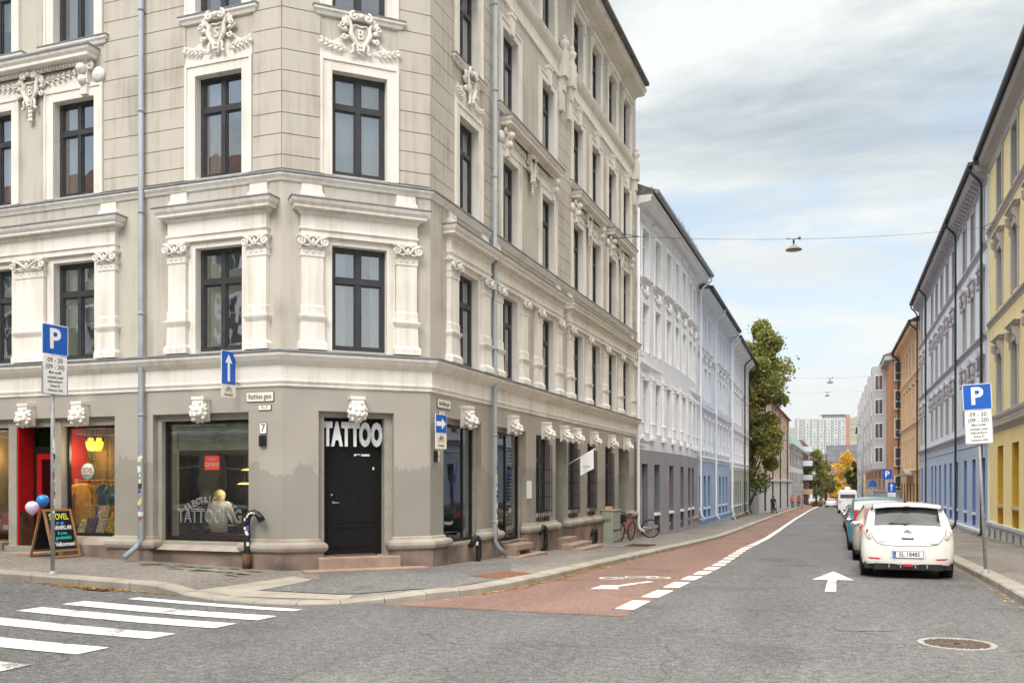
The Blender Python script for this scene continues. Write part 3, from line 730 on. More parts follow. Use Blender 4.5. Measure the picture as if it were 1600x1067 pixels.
def pair_hood(F, c0, c1, letter):
    """second-floor hood joined over two windows with consoles, dentils, cartouche in the middle"""
    mb = MB(); a, b = c0-.45, c1+.45; z = Z2+H2+.225
    zt = 10.36
    mb.box(c0-.75, c1+.75, -.04, .001, z-.0, z+.05)
    mb.box(a+.0, b-.0, -.035, .001, z+.05, 10.02)
    mb.hood(a+.14, b-.14, [(.10, 10.02), (.12, 10.05), (.12, 10.09), (.16, 10.11), (.27, 10.13), (.27, 10.19), (.31, 10.24), (.33, 10.30), (0, 10.32)])
    n = int((b-a)/.085)
    for i in range(n): x = a+.1+(b-a-.2)*i/(n-1); mb.box(x-.022, x+.022, -.155, -.11, 10.03, 10.085)
    o = mb.build('hood', M['trim'], bld, F)
    fl = MB(); fl.hood(a+.14, b-.14, [(.34, 10.295), (.345, 10.31), (.345, 10.33), (0, 10.40)]); fl.build('zinc_flashing', M['zinc'], o, F)
    sp = MB(); m = (c0+c1)/2
    for s in (-1, 1): q = MB(); spray(q, m+s*.28, 9.86, 0 if s > 0 else pi, (c1-c0)/2-.25, 6, .25*s); q.build('leaf_spray', M['trim'], o, F)
    for x in (a+.12, b-.12):
        s = -1 if x < m else 1; sp = MB()
        sp.box(x-.11, x+.11, -.13, 0, 9.66, 10.02); sp.ell((x, -.17, 9.93), (.11, .10, .10), 10, 7); sp.ell((x, -.15, 9.72), (.10, .07, .09), 10, 7); sp.box(x-.08, x+.08, -.12, -.03, 9.44, 9.66)
        sp.lathe([(.0, .0), (.15, .0), (.15, .05), (.09, .07), (.05, .09), (0, .1)], (x+s*.33, -.03, 9.80), 16, axis='y'); 
        sp.tube(spiral(x+s*.15, 9.98, .08, 1.2, -s, y=-.1), .03, 6); sp.build('console', M['trim'], o, F)
    cartouche(F, m, 9.72, letter, True)

def keystone(F, c, z, h):
    mb = MB(); zt = z+h
    mb.prism([(c-.09, zt-.02), (c+.09, zt-.02), (c+.14, zt+.42), (c-.14, zt+.42)], -.11, .001)
    mb.box(c-.16, c+.16, -.13, .0, zt+.42, zt+.50)
    mb.build('keystone', M['trim'], bld, F)

rr = random.Random(3)
CUR1 = {('L', 0): 'left', ('L', 1): 'half', ('L', 2): 'blind', ('C', 0): 'sides', ('R', 0): 'sides'}
CUR2 = {('L', 0): 'left', ('L', 1): 'left', ('C', 0): 'full', ('R', 0): 'sides'}
for F, cols, key in ((FL, COLL, 'L'), (FC, COLC, 'C'), (FRR, COLR, 'R')):
    for i, c in enumerate(cols):
        if key == 'L' and i > 3: continue
        window(F, c, Z1, WW, H1, curtain=CUR1.get((key, i), rr.choice(['sides', 'half', None, 'left'])))
        window(F, c, Z2, WW, H2, curtain=CUR2.get((key, i), rr.choice(['sides', 'half', 'full', 'left'])))
        window(F, c, Z3, WW, H3, curtain=rr.choice(['full', 'half', 'sides', 'full']))
        if key == 'R': window(F, c, Z4, WW, H4, curtain=rr.choice(['full', 'half', 'sides']))
        elif i == 0: window(F, c, Z4, WW, H4)
        # first floor trim inside the pilasters
        t = MB(); 
        for s, e in ((c-.69, c-WW/2), (c+WW/2, c+.69)): t.box(s, e, -.03, .001, 4.19, 6.17)
        t.box(c-.69, c+.69, -.0295, .001, 6.17, 6.289); t.build('window_surround', M['trim'], bld, F)
        surround(F, c, Z2, H2)
        surround(F, c, Z3, H3, sill=True)
        if key == 'R':
            sh = surround(F, c, Z4, H4, w=WW)
            hb = MB(); hb.box(c-.66, c-.54, -.09, .0, Z4+H4-.25, 15.74); hb.box(c+.54, c+.66, -.09, .0, Z4+H4-.25, 15.74)
            hb.hood(c-.62, c+.62, [(.05, 15.70), (.08, 15.73), (.09, 15.78), (.15, 15.82), (.17, 15.90), (.0, 15.93)]); hb.build('hood', M['trim'], sh, F)
        if not (key == 'L' and i in (1, 2)): keystone(F, c, Z3, H3)
panel_ornament(FL, COLL[0], 'S'); panel_ornament(FC, COLC[0], 'B'); panel_ornament(FRR, COLR[0], 'S')
pair_hood(FL, COLL[2], COLL[1], 'B'); pair_hood(FRR, COLR[1], COLR[2], 'S'); pair_hood(FRR, COLR[3], COLR[4], 'B'); pair_hood(FRR, COLR[5], COLR[6], 'S')
for F, u in ((FL, COLL[0]-.9), (FL, COLL[0]+.9), (FL, COLL[1]+.9), (FC, COLC[0]-.9), (FC, COLC[0]+.9), (FRR, COLR[0]-.9), (FRR, COLR[0]+.9), (FRR, COLR[1]-.9), (FRR, COLR[1]+.9), (FRR, COLR[2]-.9), (FRR, COLR[2]+.9),
             (FRR, 9.45), (FRR, 11.40), (FRR, 13.52), (FRR, 15.68), (FRR, 17.65), (FL, COLL[2]-.9)): pilaster(F, u)
pilaster(FL, (COLL[1]+COLL[2])/2, True)
entablature(FL, COLL[0], COLL[0]); entablature(FL, COLL[2], COLL[1]); entablature(FC, COLC[0], COLC[0]); entablature(FRR, COLR[0], COLR[0]); entablature(FRR, COLR[1], COLR[2]); entablature(FRR, COLR[3], COLR[6])
# brackets and urns at the belt of the top floor between bays
for u in (8.55, 9.28, 17.9):
    urn = MB(); urn.box(u-.12, u+.12, -.16, 0, 12.75, 13.12); urn.prism([(u-.10, 12.2), (u+.10, 12.2), (u+.13, 12.75), (u-.13, 12.75)], -.12, 0); urn.box(u-.17, u+.17, -.24, -.001, 13.12, 13.82)
    urn.lathe([(0, 0), (.10, 0), (.10, .05), (.05, .09), (.13, .2), (.14, .3), (.06, .38), (.09, .42), (.0, .52)], (u, -.14, 13.82), 14); urn.build('bracket_urn', M['trim'], bld, FRR)
# ------------------------------------------------------------------ ground, road, pavements
def lerp(a, b, t): return a+(b-a)*t
def interp(pts, y):
    if y <= pts[0][0]: return pts[0][1]
    for (a, va), (b, vb) in zip(pts, pts[1:]):
        if y <= b: return lerp(va, vb, (y-a)/(b-a))
    return pts[-1][1]
def frange(a, b, st):
    n = max(1, int(round((b-a)/st))); return [a+(b-a)*i/n for i in range(n+1)]
def sheet(name, xs, ys, dz, mat, kind='structure', parent=None):
    mb = MB(); nx = len(xs); v = [(x, y, G(x, y)+dz) for y in ys for x in xs]
    mb.add(v, [(j*nx+i, j*nx+i+1, (j+1)*nx+i+1, (j+1)*nx+i) for j in range(len(ys)-1) for i in range(nx-1)])
    o = mb.build(name, mat, parent, fix=False)
    if kind: o['kind'] = kind
    return o
def quadstrip(rowsA, rowsB, dzA, dzB, n=5):
    mb = MB(); v = []; k = n+1
    for i, (a, b) in enumerate(zip(rowsA, rowsB)):
        for j in range(k):
            t = j/n; x, y = lerp(a[0], b[0], t), lerp(a[1], b[1], t)
            da = dzA[i] if isinstance(dzA, list) else dzA; db = dzB[i] if isinstance(dzB, list) else dzB
            v.append((x, y, G(x, y)+lerp(da, db, t)))
    mb.add(v, [(i*k+j, i*k+j+1, (i+1)*k+j+1, (i+1)*k+j) for i in range(len(rowsA)-1) for j in range(n)])
    return mb
sheet('ground', [-1390, -900, -400, -100, -60, -30]+frange(-20, 30, 5)+[60, 100, 400, 1000, 1690], [-1190, -600, -150, -60, -30]+frange(-20, 60, 5)+[100, 200, 330, 800, 2000, 3790], -.12, noisemat('earth', (.10, .09, .07), (.07, .08, .045), .02, rough=1))
road = sheet('road', frange(-45, -10, 2.5)+frange(-9.5, 20, .5)+frange(22, 60, 2.5), frange(-60, -12, 2)+frange(-11.5, 30, .5)+frange(31, 60, 1)+frange(62, 330, 4), 0, M['asphalt'])

KX = [(0, 2.62), (2, 2.64), (18, 2.62), (30, 2.44), (57, 1.86), (109, .88), (165, .0), (180, -.6)]       # left kerb of the main street
LX = [(-4.6, 4.70), (-2.8, 4.76), (-1.5, 4.84), (1, 4.90), (5, 4.86), (13.5, 4.52), (34, 4.16), (57, 3.71), (108, 2.94), (175, 2.42)]  # cycle lane line
kp = [(x, -4.80) for x in frange(-45, -6, 1.0)]+[(x, lerp(-4.80, -4.72, (x+6)/3)) for x in frange(-5, -3, 1)]
kp += [(-2.4, -4.80), (-1.8, -4.95), (-1.16, -5.08), (-.4, -5.12), (.25, -5.02), (.8, -4.72), (1.3, -4.32), (1.75, -3.85), (2.05, -3.3), (2.28, -2.6), (2.42, -1.9), (2.53, -1.1), (2.6, -.4)]
kp += [(interp(KX, y), y) for y in frange(.4, 20, .98)]+[(interp(KX, y), y) for y in frange(21.5, 60, 1.5)]+[(interp(KX, y), y) for y in frange(63, 178, 4)]
def khf(p):
    x, y = p
    if y < -3.5 and -2.2 < x < 1.6: return .035+.085*max(sstep(-.9, -2.2, x) if False else (1-sstep(-2.3, -1.5, x)), sstep(.9, 1.7, x))
    return .12
def inner(p):
    x, y = p
    if y < -4 and x < -1.8: return (x, -1.6)
    if y < -.3 or x < 2.5:
        a = sstep(-1.8, 2.6, x)*.5+sstep(-5, -.4, y)*.5
        return (lerp(-1.9, -.4, a), lerp(-1.7, -.3, a))
    return (-.4, y) if y < 18 else (-2.5, y)
kh = [khf(p) for p in kp]; kpi = [inner(p) for p in kp]
def normals(path):
    o = []
    for i in range(len(path)):
        a = path[max(0, i-1)]; b = path[min(len(path)-1, i+1)]; d = Vector((b[0]-a[0], b[1]-a[1])).normalized(); o.append((-d.y, d.x))   # to the left of travel (building side)
    return o
kn = normals(kp)
walkline = [(p[0]+n[0]*.27, p[1]+n[1]*.27) for p, n in zip(kp, kn)]
LP = quadstrip(walkline, [inner(p) for p in kp], [h-.006 for h in kh], [.12]*len(kp), 8).build('left_pavement', M['walk'], fix=False); LP['kind'] = 'structure'
from mathutils.bvhtree import BVHTree
LPB = BVHTree.FromPolygons([v.co.copy() for v in LP.data.vertices], [tuple(p.vertices) for p in LP.data.polygons])
def kerbstones(name, path, nrm, hs, w=.30, seglen=1.0):
    mb = MB(); 
    for i in range(len(path)-1):
        (x0, y0), (x1, y1) = path[i], path[i+1]; l = hypot(x1-x0, y1-y0); g = .006/l if l > .2 else 0
        n = max(1, int(round(l/seglen))); 
        for s in range(n):
            t0, t1 = s/n+g, (s+1)/n-g; ring = []
            jit = random.uniform(-.006, .006)
            for t in (t0, t1):
                x, y = lerp(x0, x1, t), lerp(y0, y1, t); nx, ny = lerp(nrm[i][0], nrm[i+1][0], t), lerp(nrm[i][1], nrm[i+1][1], t); h = lerp(hs[i], hs[i+1], t)+jit*.6
                o = jit
                ring.append([(x+nx*q, y+ny*q, G(x, y)+z) for q, z in ((o, -.1), (o, h-.025), (o+.025, h), (w, h+.002), (w, -.1))])
            mb.rings(ring, 0, False, True)
    return mb.build(name, M['kerb'], fix=True)
kerbstones('left_kerb', kp, kn, kh)['kind'] = 'structure'
# right pavement
KRX = [(-3, 10.0), (30, 10.0), (50, 9.85), (60, 9.7), (90, 9.05), (170, 7.6)]
rp = [(x, -4.6) for x in frange(45, 13, 1)]+[(12.2, -4.5), (11.5, -4.25), (10.8, -3.7), (10.3, -3.0), (10.05, -2.2), (10.0, -1.2)]+[(interp(KRX, y), y) for y in frange(-.2, 30, 1)]+[(interp(KRX, y), y) for y in frange(31.5, 174, 2.5)]
rn = [(-a, -b) for a, b in normals(rp)]; rn = [(b_[0], b_[1]) for b_ in rn]
rn = normals(rp); rn = [(-a, -b) for a, b in rn]
def rin(p):
    x, y = p
    if y < -1.5: return (max(x, 14.2), -1.0)
    return (14.2, y)
quadstrip([(p[0]+n[0]*.27, p[1]+n[1]*.27) for p, n in zip(rp, rn)], [rin(p) for p in rp], .115, .13, 6).build('right_pavement', M['walk'], fix=False)['kind'] = 'structure'
kerbstones('right_kerb', rp, rn, [.12]*len(rp))['kind'] = 'structure'
# cycle lane
ys = frange(-4.5, 20, .5)+frange(21, 60, 1)+frange(62, 172, 4)
def ky(y):
    if y < .4:
        pts = sorted([(p[1], p[0]) for p in kp if p[1] <= .5 and p[0] > 1.2]); return interp(pts, y)
    return interp(KX, y)
quadstrip([(ky(y), y-.02*(y < -4.4)) for y in ys], [(interp(LX, y)+(.22 if y < -4 else .14), y) for y in ys], .004, .004, 4).build('bike_path', M['redasphalt'], fix=False)['kind'] = 'structure'
def walkh(x, y):
    hit = LPB.ray_cast(Vector((x, y, 5)), Vector((0, 0, -1)))
    return (hit[0].z-G(x, y)) if hit[0] is not None else -.05
def marking(name, polys, mat=None, dz=.009, sub=True, onwalk=False):
    mb = MB(); st = .15 if onwalk else .5
    for P in polys:
        if len(P) == 4:
            a, b, c, d = P; nx = max(1, int(hypot(b[0]-a[0], b[1]-a[1])/st)); ny = max(1, int(hypot(d[0]-a[0], d[1]-a[1])/st)); v = []
            for j in range(ny+1):
                for i in range(nx+1):
                    s, t = i/nx, j/ny
                    x = lerp(lerp(a[0], b[0], s), lerp(d[0], c[0], s), t); y = lerp(lerp(a[1], b[1], s), lerp(d[1], c[1], s), t); v.append((x, y, G(x, y)+dz+(walkh(x, y) if onwalk else 0)))
            mb.add(v, [(j*(nx+1)+i, j*(nx+1)+i+1, (j+1)*(nx+1)+i+1, (j+1)*(nx+1)+i) for j in range(ny) for i in range(nx)])
        else: mb.add([(x, y, G(x, y)+dz) for x, y in P], [tuple(range(len(P)))])
    return mb.build(name, mat or M['marking'], road, fix=False)
# crossing stripes (one part each)
for (y0, y1, x0, x1) in ((-5.36, -5.58, -2.25, .60), (-6.02, -6.42, -2.62, .62), (-6.74, -7.14, -2.66, .52), (-7.62, -8.02, -3.2, .34), (-8.60, -9.02, -3.2, .30), (-9.58, -10.0, -3.2, .30)):
    y0 = lerp(y0, y0, 0)
    marking('crossing_stripe', [[(x0-.0, y1), (x1-.02, y1), (x1, y0), (x0+.02, y0)]])
# dashes, then the solid line
y = -3.82; k = 0
while y < 18:
    a, b = y, y+1.0; w = .27 if k < 40 else .2
    marking('lane_dash', [[(interp(LX, a)-.12, a), (interp(LX, a)+.15, a), (interp(LX, b)+.15, b), (interp(LX, b)-.12, b)]]); y += 1.42; k += 1
for i in range(1): 
    yy = frange(18.4, 172, 3); marking('lane_line', [[(interp(LX, a)-.09, a), (interp(LX, a)+.13, a), (interp(LX, b)+.13, b), (interp(LX, b)-.09, b)] for a, b in zip(yy, yy[1:])])
marking('direction_arrow', [[(7.29, -.7), (7.46, -.7), (7.44, 1.75), (7.29, 1.75)], [(7.02, 1.6), (7.74, 1.75), (7.35, 4.05)]])
marking('direction_arrow', [[(3.86, -1.15), (4.0, -1.2), (4.42, -.1), (4.28, -.08)], [(3.66, -1.62), (4.12, -1.5), (3.92, -.95), (3.70, -1.05)]])
# cycle symbol painted in the lane
def ringpoly(cx, cy, rx, ry, w, n=20):
    P = []
    for i in range(n):
        a, b = 2*pi*i/n, 2*pi*(i+1)/n
        P.append([(cx+rx*cos(a), cy+ry*sin(a)), (cx+(rx-w)*cos(a), cy+(ry-w)*sin(a)), (cx+(rx-w)*cos(b), cy+(ry-w)*sin(b)), (cx+rx*cos(b), cy+ry*sin(b))])
    return P
def barp(a, b, w=.05):
    d = Vector((b[0]-a[0], b[1]-a[1])).normalized(); n = (-d.y*w/2, d.x*w/2); return [(a[0]+n[0], a[1]+n[1]), (a[0]-n[0], a[1]-n[1]), (b[0]-n[0], b[1]-n[1]), (b[0]+n[0], b[1]+n[1])]
marking('cycle_symbol', ringpoly(3.55, .3, .24, .24, .06)+ringpoly(4.32, .75, .24, .24, .06)+[barp((3.55, .3), (3.8, .75)), barp((3.8, .75), (4.2, 1.0)), barp((3.8, .4), (4.2, 1.0)), barp((4.32, .75), (4.2, 1.05)), barp((3.8, .4), (3.7, .8)), barp((3.55, .3), (3.8, .4))])
marking('stop_stripe', [[(x, 168), (x+.5, 168), (x+.5, 171), (x, 171)] for x in (1.5, 2.6, 3.7, 4.8, 5.9, 7.0)])
marking('asphalt_repair', [[(7.55, -4.75), (8.15, -4.55), (8.05, -4.25), (7.45, -4.45)], [(3.2, -9.6), (4.4, -9.2), (4.2, -8.7), (3.0, -9.1)]], M['walk2'], .005)
# paler concrete and darker asphalt repairs in the left pavement
def patch(name, P, mat, dz): 
    o = marking(name, P, mat, dz-.12, onwalk=True); o.parent = None; o['kind'] = 'structure'; return o
patch('concrete_pavement', [[(-1.80, -4.76), (-1.1, -4.80), (-.86, -2.75), (-1.42, -2.55)], [(-1.1, -4.80), (.75, -4.42), (.62, -4.0), (-1.02, -4.15)]], M['slab'], .126)
patch('repaired_pavement', [[(-.98, -4.12), (.66, -3.95), (1.75, -3.35), (2.2, -1.6)], [(-.98, -4.12), (2.2, -1.6), (1.0, 1.9), (.1, .35)], [(-.98, -4.12), (.1, .35), (-1.6, -1.35), (-.85, -2.7)]], M['walk2'], .131)
patch('rust_red_pavement', [[(1.40, -1.45), (2.36, -1.80), (2.55, -.75), (1.80, -.35)]], M['rustplate'], .136)

mo = MB(); r2 = random.Random(5)
for i in range(60):
    x = r2.uniform(-4.7, -2.2); y = -2.25-r2.uniform(0, .95)*(.4+.6*(x+4.7)/2.5); a = r2.uniform(-.15, .25); w, d = r2.uniform(.05, .24), r2.uniform(.02, .07)
    pts = [(x+w*cos(t)*r2.uniform(.7, 1), y+d*sin(t)*r2.uniform(.7, 1)) for t in [2*pi*k/9 for k in range(9)]]
    mo.add([(p, q, G(p, q)+.131+.0002*i) for p, q in pts], [tuple(range(9))])
for i in range(70):
    y = r2.uniform(3, 33); x = 13.05-r2.uniform(0, .25); 
    pts = [(x+.10*cos(t)*r2.uniform(.5, 1), y+.35*sin(t)*r2.uniform(.5, 1)) for t in [2*pi*k/7 for k in range(7)]]
    mo.add([(p, q, G(p, q)+.135+.0002*i) for p, q in pts], [tuple(range(7))])
o = mo.build('moss_ground_cover', M['moss'], fix=False); tag(o, 'yellow green moss and dirt along the foot of the walls', 'moss', kind='stuff')
# drift of fallen leaves in the gutters
lf = MB(); r3 = random.Random(9)
def fallen(x, y, dz):
    s = r3.uniform(.018, .04); a = r3.uniform(0, 2*pi); t = r3.uniform(-.5, .5); z = G(x, y)+dz
    p = [(x+s*cos(a), y+s*sin(a), z+.004), (x-s*.5*sin(a), y+s*.5*cos(a), z+.004+s*abs(t)*.6), (x-s*cos(a), y-s*sin(a), z+.006), (x+s*.5*sin(a), y-s*.5*cos(a), z+.002+s*abs(t)*.3)]
    lf.add(p, [(0, 1, 2, 3)], r3.choice([0, 0, 1]))
for i in range(520): x = r3.gauss(-3.6, .5); fallen(x, -4.86-abs(r3.gauss(0, .09)), .01)
for i in range(160): fallen(r3.uniform(-7, -2), -4.84-abs(r3.gauss(0, .05)), .01)
for i in range(900):
    y = r3.uniform(-2.9, 3.5) if i % 3 else r3.uniform(3, 30); x = ky(y)+.03+abs(r3.gauss(0, .055)); fallen(x, y, .01)
for i in range(220): y = r3.uniform(-3, 12); fallen(9.93-abs(r3.gauss(0, .06)), y, .01)
for i in range(700): y = r3.uniform(70, 90); fallen(r3.uniform(-.6, 2.2), y, .12)
for i in range(110): fallen(r3.uniform(-9, 2.4), r3.uniform(-4.6, -2.1) if r3.random() < .7 else r3.uniform(-4, 8), .128)
for i in range(40): fallen(r3.uniform(2.8, 9.8), r3.uniform(-12, 20), .008)
tag(lf.build('fallen_leaves', [M['leaf_fallen'], noisemat('fallen_leaf_yellow', (.55, .40, .08), (.4, .25, .06), 8, rough=.7)], fix=False), 'orange and yellow leaves lying in the gutters', 'leaves', kind='stuff')
# manhole cover, street drain, foot grates
def manhole(x, y):
    e = empty('manhole_cover', (x, y, G(x, y)), 0, 'round cast iron manhole cover in the asphalt road', 'manhole cover')
    mb = MB(); mb.lathe([(.0, -.02), (.395, -.02), (.395, .012), (.345, .012), (.345, .006), (0, .006)], (x, y, G(x, y)), 36, smooth=False); mb.build('cover_rim', noisemat('worn_iron', (.52, .50, .47), (.40, .38, .36), 12, rough=.5, metal=.5), e)
    g = MB(); z = G(x, y)+.010
    for i in range(-7, 8):
        for j in range(-7, 8):
            px, py = i*.044+(.022 if j % 2 else 0), j*.04
            r = hypot(px, py)
            if .09 < r < .325: g.box(x+px-.014, x+px+.014, y+py-.012, y+py+.012, z-.01, z+.004)
    for k in range(8): a = 2*pi*k/8; g.add([(x+.02*cos(a+1.57), y+.02*sin(a+1.57), z+.003), (x+.32*cos(a), y+.32*sin(a), z+.003), (x-.02*cos(a+1.57), y-.02*sin(a+1.57), z+.003)], [(0, 1, 2)])
    g.build('raised_studs', noisemat('brown_iron', (.10, .065, .05), (.16, .12, .10), 14, rough=.6, metal=.2), e)
manhole(8.75, -5.27)
def grate(x, y, sx, sy, dz, lab, a=0, cat='drain grate'):
    e = empty('drain_grate', (x, y, G(x, y)+dz), a, lab, cat); mw = world_of(e)
    f = MB(); f.box(-sx, sx, -sy, sy, -.02, .004); f.build('grate_frame', M['iron'], e, mw)
    b = MB(); n = int(sx*2/.05)
    for i in range(n): u = -sx+.03+(2*sx-.06)*i/(n-1); b.box(u-.012, u+.012, -sy+.02, sy-.02, .004, .012)
    b.build('grate_bars', M['rustiron'], e, mw)
grate(-3.35, -4.98, .22, .15, .004, 'iron gutter grate under fallen leaves beside the parking sign on the shop side')
grate(1.6, 11.6, .38, .75, .122, 'dark rectangular grate in the pavement before the red bicycle')
# ------------------------------------------------------------------ ground floor of the corner building
def W(F, u, y, z): return F @ Vector((u, y, z))
TORUS = [(.06, .46), (.085, .465), (.13, .50), (.15, .555), (.14, .61), (.10, .645), (.045, .66), (.035, .70), (0, .72)]
PL = [(.07, -1.2), (.075, .44), (.06, .46)]
def pier(pts, name='plinth'):
    """pts: world xy path of a pier front including its returns"""
    mb = MB(); mb.sweep(PL, pts, caps=False); o = mb.build(name, M['granite'], bld, fix=False)
    t = MB(); t.sweep(TORUS, pts, smooth=False, caps=False); t.build('base_moulding', M['torus'], o, fix=False)
def P2(F, u, y=0): p = F @ Vector((u, y, 0)); return (p.x, p.y)
pier([P2(FL, -.72, .1), P2(FL, -.72), (-2.06, -1.955), P2(FC, .67), P2(FC, .67, .1)])
pier([P2(FC, 2.11, .1), P2(FC, 2.11), (0, 0), P2(FRR, .62), P2(FRR, .62, .1)])
pier([P2(FL, -3.85, .1), P2(FL, -3.85), P2(FL, -2.92), P2(FL, -2.92, .1)][0:0] or [P2(FL, -3.85, .1), P2(FL, -3.85), P2(FL, -2.92), P2(FL, -2.92, .1)])
pier([P2(FL, -14, .1), P2(FL, -14), P2(FL, -9.6), P2(FL, -9.6, .1)])
for a, b in ((2.66, 3.62), (5.68, 8.17), (9.30, 15.64), (17.30, REND)): pier([P2(FRR, a, .1), P2(FRR, a), P2(FRR, b), P2(FRR, b, .1)])
def blk(name, F, x0, x1, y0, y1, z0, z1, mat, bev=.012, parent=None):
    mb = MB(); mb.box(x0, x1, y0, y1, z0, z1); return mb.build(name, mat, parent or bld, F, bevel=bev)
blk('sill_block', FL, -2.95, -.69, -.055, .31, -1, .47, M['granite']); blk('sill_block', FL, -5.30, -3.80, -.05, .31, -1, .52, M['granite']); blk('sill_block', FL, -9.62, -6.75, -.05, .31, -1, .52, M['granite'])
mb = MB(); mb.prism([(-.13, .47), (-.055, .47), (.30, .66), (.30, .47)], -2.92, -.72, plane='yz'); mb.build('sloped_sill', M['torus'], bld, FL)
mb = MB(); mb.prism([(-.05, .52), (.28, .68), (.28, .52)], -5.28, -3.85, plane='yz'); mb.build('sloped_sill', M['torus'], bld, FL)
blk('sill_block', FRR, .60, 2.68, -.045, .31, -1, .47, M['granite']); blk('sill_block', FRR, 3.60, 5.70, -.045, .31, -1, .36, M['granite'])
# stepped inner openings
def step(F, o, i, d=.30, mat='gftrim'):
    wall('inner_reveal', F, o[0], o[1], o[2], o[3], [(i[0], i[1], i[2], i[3], d-.13)], M[mat], bld, y=.13)
def frame_rect(mb, u0, u1, z0, z1, w, y0, y1, mi=0):
    mb.box(u0, u0+w, y0, y1, z0, z1, mi); mb.box(u1-w, u1, y0, y1, z0, z1, mi); mb.box(u0+w, u1-w, y0, y1, z0, z0+w, mi); mb.box(u0+w, u1-w, y0, y1, z1-w, z1, mi)
def shopwindow(F, u0, u1, z0, z1, y=.24, w=.055, mull=(), mat='black'):
    mb = MB(); frame_rect(mb, u0, u1, z0, z1, w, y, y+.06)
    for m in mull: mb.box(m-w/2, m+w/2, y+.003, y+.057, z0+w, z1-w)
    o = mb.build('shop_window', M[mat], bld, F)
    p = MB(); p.add([(u0+w, y+.03, z0+w), (u1-w, y+.03, z0+w), (u1-w, y+.03, z1-w), (u0+w, y+.03, z1-w)], [(0, 1, 2, 3)]); p.build('pane', M['shopglass'], o, F, fix=False)
    return o
def room(F, u0, u1, z0, z1, d, mat, name='shop_room', y0=.31):
    mb = MB()
    v = [(u0, y0, z0), (u1, y0, z0), (u1, y0+d, z0), (u0, y0+d, z0), (u0, y0, z1), (u1, y0, z1), (u1, y0+d, z1), (u0, y0+d, z1)]
    mb.add(v, [(0, 1, 2, 3), (7, 6, 5, 4), (3, 2, 6, 7), (0, 3, 7, 4), (1, 5, 6, 2)]); return mb.build(name, mat, bld, F, fix=False)
# tattoo studio window
step(FL, GL[0], (-2.82, -.76, .62, 2.94))
sw = shopwindow(FL, -2.82, -.76, .64, 2.94)
room(FL, -3.9, -.5, .3, 3.3, 1.6, M['room'])
mb = MB()
for i in range(9): z = 2.87-.052*i; mb.box(-2.60, -.80, .34, .40, z-.046, z)
mb.box(-2.62, -.79, .335, .41, 2.38, 2.42); mb.build('roller_shutter', noisemat('grey_green_slats', (.30, .33, .28), (.22, .25, .21), 6, rough=.5), sw, FL)
mb = MB(); mb.box(-2.74, -2.62, .33, .39, .72, 2.86); mb.build('shutter_rail', M['gftrim'], sw, FL)
op = MB(); op.box(-1.98, -1.64, .345, .352, 2.00, 2.27); opn = op.build('open_sign', plain('red_sign', (.75, .03, .008), .5, emis=(.8, .03, .01), estr=.25), sw, FL)
text('ÅPENT', M['white'], opn, FL @ Matrix.Translation((-1.81, .341, 2.20)), size=.075, extrude=.001); text('OPEN!', M['white'], opn, FL @ Matrix.Translation((-1.81, .341, 2.10)), size=.115, extrude=.001, offset=.003)
lett = plain('gold_letter_outline', (.50, .54, .52), .4)
for i, ch in enumerate('ELECTRIC EAST'):
    a = (i-6)*-.115; R = 1.0
    if ch == ' ': continue
    text(ch, lett, sw, FL @ Matrix.Translation((-1.79-R*sin(a)*.86, .262, .70+R*cos(a)*.72)) @ Matrix.Rotation(-a*.8, 4, 'Y'), 'lettering', size=.17, outline=.0035, xs=.8)
text('TATTOOING', lett, sw, FL @ Matrix.Translation((-1.80, .262, 1.10)), size=.36, outline=.0045, xs=.70)
bench = MB(); bench.box(-3.5, -.78, .62, .95, .58, .74); bench.build('bench', plain('dark_red_leather', (.10, .01, .018), .4), bld, FL, bevel=.02)
# door corner
step(FC, GC[0], (.80, 1.96, .20, 2.98), .34)
mb = MB(); mb.box(.80, 1.96, .34, .40, .38, 2.98); door = mb.build('door', M['blackdoor'], bld, FC)
mb = MB(); 
frame_rect(mb, .90, 1.86, .52, .92, .03, .328, .342); frame_rect(mb, .90, 1.86, .98, 2.26, .03, .328, .342); mb.box(.80, 1.96, .325, .342, 2.33, 2.37)
mb.build('door_panels', M['blackdoor'], door, FC)
mb = MB(); mb.tube([(1.02, .33, 1.37), (1.02, .28, 1.37), (1.12, .275, 1.37)], .011, 6); mb.lathe([(0, 0), (.026, 0), (.026, .012), (0, .012)], (1.02, .335, 1.37), 12, axis='y'); mb.lathe([(0, 0), (.02, 0), (.02, .012), (0, .012)], (.985, .335, 1.52), 12, axis='y')
mb.build('handle', M['steel'], door, FC)
mb = MB(); mb.box(1.42, 1.72, .33, .342, 2.24, 2.30); nmp = mb.build('name_plate', M['white'], door, FC); 
mb = MB(); mb.box(1.45, 1.55, .325, .331, 2.256, 2.284); mb.box(1.535, 1.545, .30, .331, 2.25, 2.34); mb.build('plate_marks', M['iron'], nmp, FC)
mb = MB(); mb.box(1.78, 1.81, .33, .342, 2.0, 2.05); mb.build('sticker', M['white'], door, FC)
for sx, (dx, dz) in enumerate([(0, 0)]):
    me = text_mesh('TATTOO', size=.585, extrude=.03, offset=.034, xs=.455, spacing=1.06); me.materials.append(noisemat('white_sign_letters', (.88, .90, .92), (.74, .77, .80), 6, rough=.4))
    o = put('tattoo_sign', me, None, FC @ Matrix.Translation((1.385, .29, 2.65))); tag(o, 'white raised TATTOO letters over the black corner door', 'sign')
blk('door_step', FC, .62, 2.16, -.30, .40, -.9, .375, M['granite2'], .02); blk('lower_step', FC, .30, 2.62, -.62, -.301, -.9, .175, M['granite2'], .015)
mb = MB(); mb.box(1.0, 1.80, .02, .34, .376, .392); mb.build('door_mat', M['rustiron'], bld, FC)
